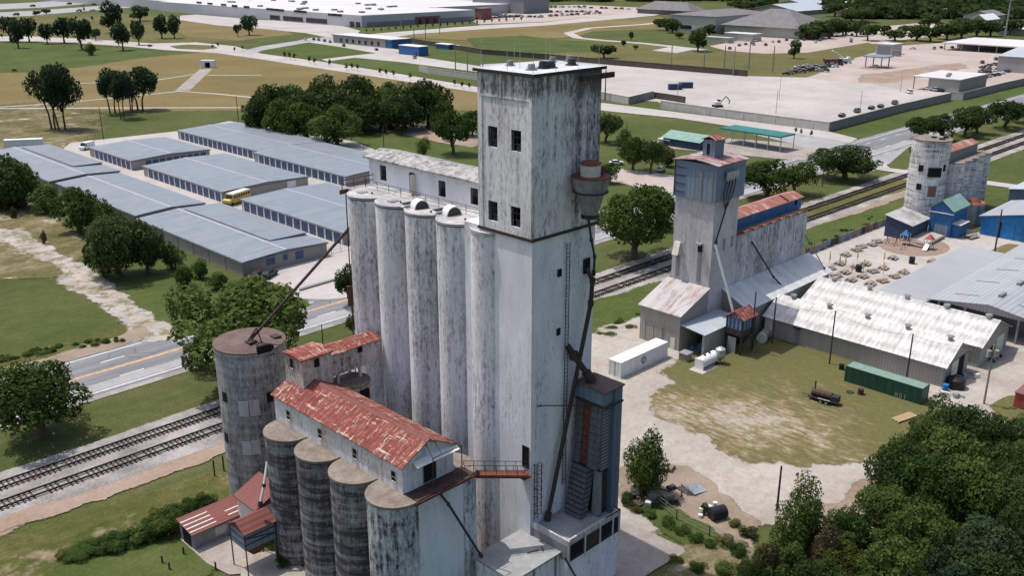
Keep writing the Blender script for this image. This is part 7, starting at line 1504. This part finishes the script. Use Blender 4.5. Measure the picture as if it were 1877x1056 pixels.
# far trees
T('lo', 1107, 106, 44, 80, 'round dark tree alone before the long brown wall', 'dark'); T('lo', 1279, 94, 40, 54, 'dark tree before the school car park', 'dark'); T('lo', 1455, 107, 26, 76, 'upright dark tree at the school lot edge', 'dark'); T('lo', 1143, 84, 12, 74, 'small tree on the field, left of two', 'dark'); T('lo', 1157, 74, 9, 57, 'small tree on the field inside the path loop', 'dark'); T('lo', 1165, 90, 11, 82, 'small tree on the field, right of two', 'dark')
fg = 'dark tree around the far school buildings'
for u, v, w_, t in ((1207, 48, 14, 38), (1222, 56, 36, 35), (1232, 60, 26, 42), (1285, 58, 40, 32), (1310, 56, 46, 30), (1335, 54, 40, 32), (1355, 58, 24, 50), (1300, 66, 22, 50), (1245, 70, 14, 62), (1425, 62, 26, 44), (1480, 72, 40, 50), (1500, 70, 40, 44), (1525, 66, 34, 40), (1545, 64, 30, 42), (1570, 66, 26, 44), (1590, 74, 30, 46), (1615, 62, 24, 48), (1640, 74, 34, 58), (1660, 60, 26, 50), (1360, 20, 40, 4), (1420, 24, 30, 14), (1440, 22, 34, 12), (1530, 30, 34, 8), (1580, 40, 40, 18), (1560, 38, 30, 24)): T('lo', u, v, w_*1.35, t-4, fg, 'dark', group='trees around the far school')
for u, v, w_, t in ((1370, 26, 30, 14), (1550, 34, 34, 22), (1575, 34, 30, 18), (1582, 48, 22, 36)): T('lo', u, v, w_, t, 'reddish leaved tree near the far school', 'redl', group='reddish trees near the school')
for u, v, w_, t in ((1680, 74, 46, 48), (1705, 76, 50, 44), (1735, 72, 50, 40), (1762, 70, 50, 36), (1790, 66, 46, 36), (1815, 66, 46, 38), (1850, 64, 44, 32), (1700, 52, 46, 26), (1760, 50, 46, 32)): T('lo', u, v, w_, t, 'dark tree massed behind the steel canopy', 'dark', group='trees behind the steel canopy')
# street saplings
for u, v in ((522, 107), (531, 108), (540, 110), (567, 116), (577, 118), (604, 122), (635, 129), (645, 128), (656, 130), (697, 137), (708, 139), (721, 141), (752, 146), (833, 158), (847, 162), (860, 164), (1458, 246), (1468, 249), (1486, 252)): T('sap', u, v, 8 if u < 1000 else 7, v-13, 'young street tree in the row along the white street', 'dark', 'young_tree', 'young tree', 'young street trees')
for k in range(22): u = 672+k*13.5; T('sap', u, 60-k*1.05+RN.uniform(-1, 1), 5, 52-k*1.05, 'tiny young tree along the road before the hall', 'dark', 'young_tree', 'young tree', 'young trees before the hall')
for u, v in ((4, 70), (140, 38), (170, 38), (187, 37), (155, 22), (430, 95), (445, 92), (400, 86), (390, 90)): T('sap', u, v, 6, v-9, 'tiny roadside tree by the far park road', 'dark', 'young_tree', 'young tree', 'young trees by the park road')
# shrub by the dryer, grown over the planks
x, y = g(1174, 905); tree('thin', x, y, 6.4, 9.4, 'leafy upright shrub growing right beside the blue dryer', 'oak', 'shrub', 'shrub'); tree('bushhi', x+.2, y-.2, 6.2, 7.4, 'dense lower shrub at the foot of the upright one by the dryer', 'oak', 'shrub', 'shrub')
x, y = OFF_PL; tree('bush', x, y, 1.6, 1.5, 'small green plants growing in white buckets', 'light', 'plant', 'plant')
# trees in the lower right corner
def top(k, u, vt, h, w_, lab, mt, name='tree', cat='tree', dz=0):
    x, y = g(u, vt, h*.97); return tree(k, x, y, w_, h, lab, mt, name, cat)
for a in ((('oakhi', 1735, 738, 9.5, 9.5), 'dark tree at the back of the lower right wood beside the pole', 'dark'), (('oakhi', 1800, 755, 10, 10), 'dark tree next along the back of the lower right wood', 'dark'), (('oakhi', 1868, 772, 10, 10), 'dark tree at the back right corner of the lower right wood', 'dark'), (('oakhi', 1655, 815, 8.5, 9), 'dark tree at the left shoulder of the lower right wood', 'dark'), (('oakhi', 1725, 852, 9, 9), 'fresh green tree in the middle of the lower right wood', 'light'), (('oakhi', 1800, 848, 9.5, 10), 'fresh green crown right of the middle one in the wood', 'oak'), (('oakhi', 1875, 862, 10, 10), 'dark crown at the right edge midway up the wood', 'dark'), (('oakhi', 1640, 895, 7.5, 8), 'brownish green tree at the left side of the wood', 'oak'), (('oakhi', 1720, 940, 9, 9), 'dark crown low in the middle of the wood', 'oak'), (('oakhi', 1800, 945, 9.5, 10), 'dark bluish crown low in the right of the wood', 'blue'), (('oakhi', 1890, 950, 10, 10), 'dark crown in the bottom right corner', 'dark'), (('bushhi', 1590, 960, 5.5, 6.5), 'bushy small tree at the left foot of the wood', 'oak'), (('bushhi', 1545, 1000, 4.5, 6), 'yellow green bush at the bottom left of the wood', 'yellow'), (('oakhi', 1660, 1000, 7.5, 8), 'dark crown at the bottom edge of the wood', 'oak'), (('oakhi', 1740, 1030, 8, 9), 'green crown cut by the bottom frame edge', 'blue'), (('oakhi', 1830, 1040, 8, 9), 'dark crown cut by the bottom edge at the right', 'dark'), (('thin', 1482, 868, 9.5, 5.5), 'thin wispy tree at the left of the wood by the short pole', 'oak'), (('thin', 1450, 925, 7.5, 5), 'half dry tree left of the wispy one', 'oak'), (('thin', 1420, 985, 6.5, 4.5), 'dry brownish tree low beside the wire fence', 'dry'), (('bushhi', 1395, 1010, 5, 5), 'dark green bush where the wire fence ends', 'oak'), (('bushhi', 1470, 1010, 6, 6.5), 'dark bush in front of the wispy tree', 'dark'), (('thin', 1510, 960, 6, 4.5), 'brownish sparse tree between wispy tree and wood', 'dry'), (('bushhi', 1610, 1040, 5, 6), 'bush with pale twigs at the bottom of the wood', 'light'), (('oakhi', 1560, 930, 6, 6.5), 'olive crown between the wispy tree and the lower right wood', 'light'), (('thin', 1500, 905, 8, 5), 'second wispy tree just right of the first one', 'oak'), (('bushhi', 1440, 1000, 6, 6), 'dense bush under the half dry tree', 'oak'), (('bushhi', 1520, 1030, 5, 6), 'green bush low between the dry tree and the wood', 'light'), (('oakhi', 1690, 780, 9, 8), 'green crown at the upper left of the lower right wood', 'oak'), (('oakhi', 1760, 800, 9.5, 9), 'green crown second from the upper left of the wood', 'oak'), (('oakhi', 1840, 805, 10, 9), 'green crown at the upper right of the wood', 'oak')): top(*a[0], a[1], a[2])
# vine hedge in the lower left
for i, (u, v, w_, h, lab, mt) in enumerate(((318, 975, 4.2, 3.2, 'vine bush piled against the red roofed shed end', 'oak'), (285, 985, 4, 2.4, 'vine bush second from the red shed in the hedge', 'light'), (250, 992, 4, 1.7, 'vine bush third from the red shed in the hedge', 'light'), (212, 1002, 4, 1.5, 'vine bush fourth from the red shed in the hedge', 'oak'), (170, 1010, 4, 1.2, 'low vine bush near the left end of the hedge', 'light'), (130, 1022, 3.5, .9, 'lowest vine bush at the left end of the hedge', 'yellow'), (345, 945, 3.5, 2.0, 'bush behind the red shed roof', 'light'), (378, 925, 3, 1.6, 'small bush behind the shed by the round silo', 'light'), (300, 950, 4, 1.3, 'low weedy bush behind the vine hedge', 'yellow'), (520, 1040, 2, 1.2, 'small bush in the shade under the dark silos', 'oak'), (302, 980, 4.5, 2.8, 'thick vine bush between the first two of the hedge', 'oak'), (268, 988, 4.5, 2.0, 'spreading vine bush in the right half of the hedge', 'oak'), (232, 998, 5, 1.6, 'spreading vine bush in the middle of the hedge', 'light'), (192, 1006, 5, 1.3, 'flat vine bush in the left half of the hedge', 'oak'), (150, 1016, 5, 1.0, 'flat trailing vine near the hedge end', 'light'), (360, 935, 3.5, 1.8, 'leafy bush between the two behind the red shed', 'oak'), (330, 950, 4, 2.2, 'tall weedy bush at the back corner of the red shed', 'light'))): x, y = g(u, v); tree('bushhi', x, y, w_, h, lab, mt, 'bush', 'bush')
for i in range(26):
    u = 0+RN.random()*230; v = 660-u*.16+RN.uniform(-7, 3); x, y = g(u, v); tree('bush', x, y, RN.uniform(1, 2.6), RN.uniform(.4, .9), 'low weed clump along the ditch beside the highway', RN.choice(['light', 'oak']), 'weed_clump', 'weeds', 'weeds along the ditch')
for i in range(30):
    t_ = RN.random(); u = 1090+t_*560; v = 618-t_*232+RN.uniform(-9, 12); x, y = g(u, v); tree('bush', x, y, RN.uniform(1, 3), RN.uniform(.3, .8), 'low weed clump on the bank beside the railway', RN.choice(['light', 'oak', 'yellow']), 'weed_clump', 'weeds', 'weeds on the rail bank')
patch('wood_floor', MT['grassrough'], [(900, -34), (1400, -34), (2000, -34), (2000, 40), (1700, 36), (1560, 24), (1400, 4), (930, 2)], world=False)
for i, (u, v, w_, h, mt) in enumerate(((1150, 925, 2.6, 1.5, 'oak'), (1168, 938, 2.2, 1.0, 'yellow'), (1190, 948, 2.4, .9, 'light'), (1205, 930, 1.8, .8, 'oak'), (1225, 962, 2.6, .9, 'light'), (1250, 978, 2.4, .8, 'oak'), (1275, 992, 2.2, .9, 'light'), (1300, 1002, 2, .8, 'oak'), (1330, 1000, 2.6, 1.2, 'yellow'), (1355, 1018, 2.8, 1.6, 'oak'), (1240, 1030, 2, .6, 'yellow'), (1280, 1046, 2.6, .8, 'light'), (1330, 1050, 3, 1.3, 'oak'), (1370, 1056, 3, 1.8, 'oak'), (1200, 895, 1.6, .7, 'dry'), (1235, 925, 1.6, .6, 'dry'), (1345, 965, 2, .8, 'yellow'), (1370, 985, 2.6, 1.5, 'oak'))):
    x, y = g(u, v); tree('bushhi' if i % 2 else 'bush', x, y, w_, h, 'low weed clump between the blue dryer and the wire fence', mt, 'weed_clump', 'weeds', 'weeds along the wire fence')
# far wood: one mass
R = random.Random(77); V = []; F = []
def mass(x, y, w_, h, n=70):
    for _ in range(n):
        d = Vector((R.gauss(0, 1), R.gauss(0, 1), abs(R.gauss(0, 1))*.9-.1)).normalized(); q = R.uniform(.6, 1.05); p = Vector((x+d.x*w_*.5*q, y+d.y*w_*.5*q, h*.3+d.z*h*.66*q))
        nrm = (d+Vector((R.gauss(0, .5), R.gauss(0, .5), R.gauss(.2, .5)))).normalized(); u = nrm.orthogonal().normalized(); k = nrm.cross(u); s = w_*.13*R.uniform(.7, 1.4); b = len(V)
        V.extend([tuple(p-u*s), tuple(p+k*s*.8), tuple(p+u*s), tuple(p-k*s*.8)]); F.append((b, b+1, b+2, b+3))
for i in range(1500):
    q = R.random()
    if q < .3: u, v = R.uniform(930, 1420), R.uniform(-34, 3)
    elif q < .75: u, v = R.uniform(1400, 2000), R.uniform(-34, 20)
    else: u, v = R.uniform(1560, 2000), R.uniform(12, 34)
    if 1405 < u < 1520 and v > 0: continue
    x, y = g(u, v); w_ = R.uniform(20, 36); mass(x, y, w_, R.uniform(8, 13), 75)
for i in range(160):
    u = R.uniform(-120, 930); v = R.uniform(-45, -22); x, y = g(u, v); mass(x, y, R.uniform(22, 40), R.uniform(9, 14))
me = D.meshes.new('far_wood'); me.from_pydata(V, [], F); me.update(); me.materials.append(FO['dark'])
o = D.objects.new('far_wood', me); COL.objects.link(o); o['kind'] = 'stuff'; o['label'] = 'dark mass of trees filling the far background'; o['category'] = 'wood'
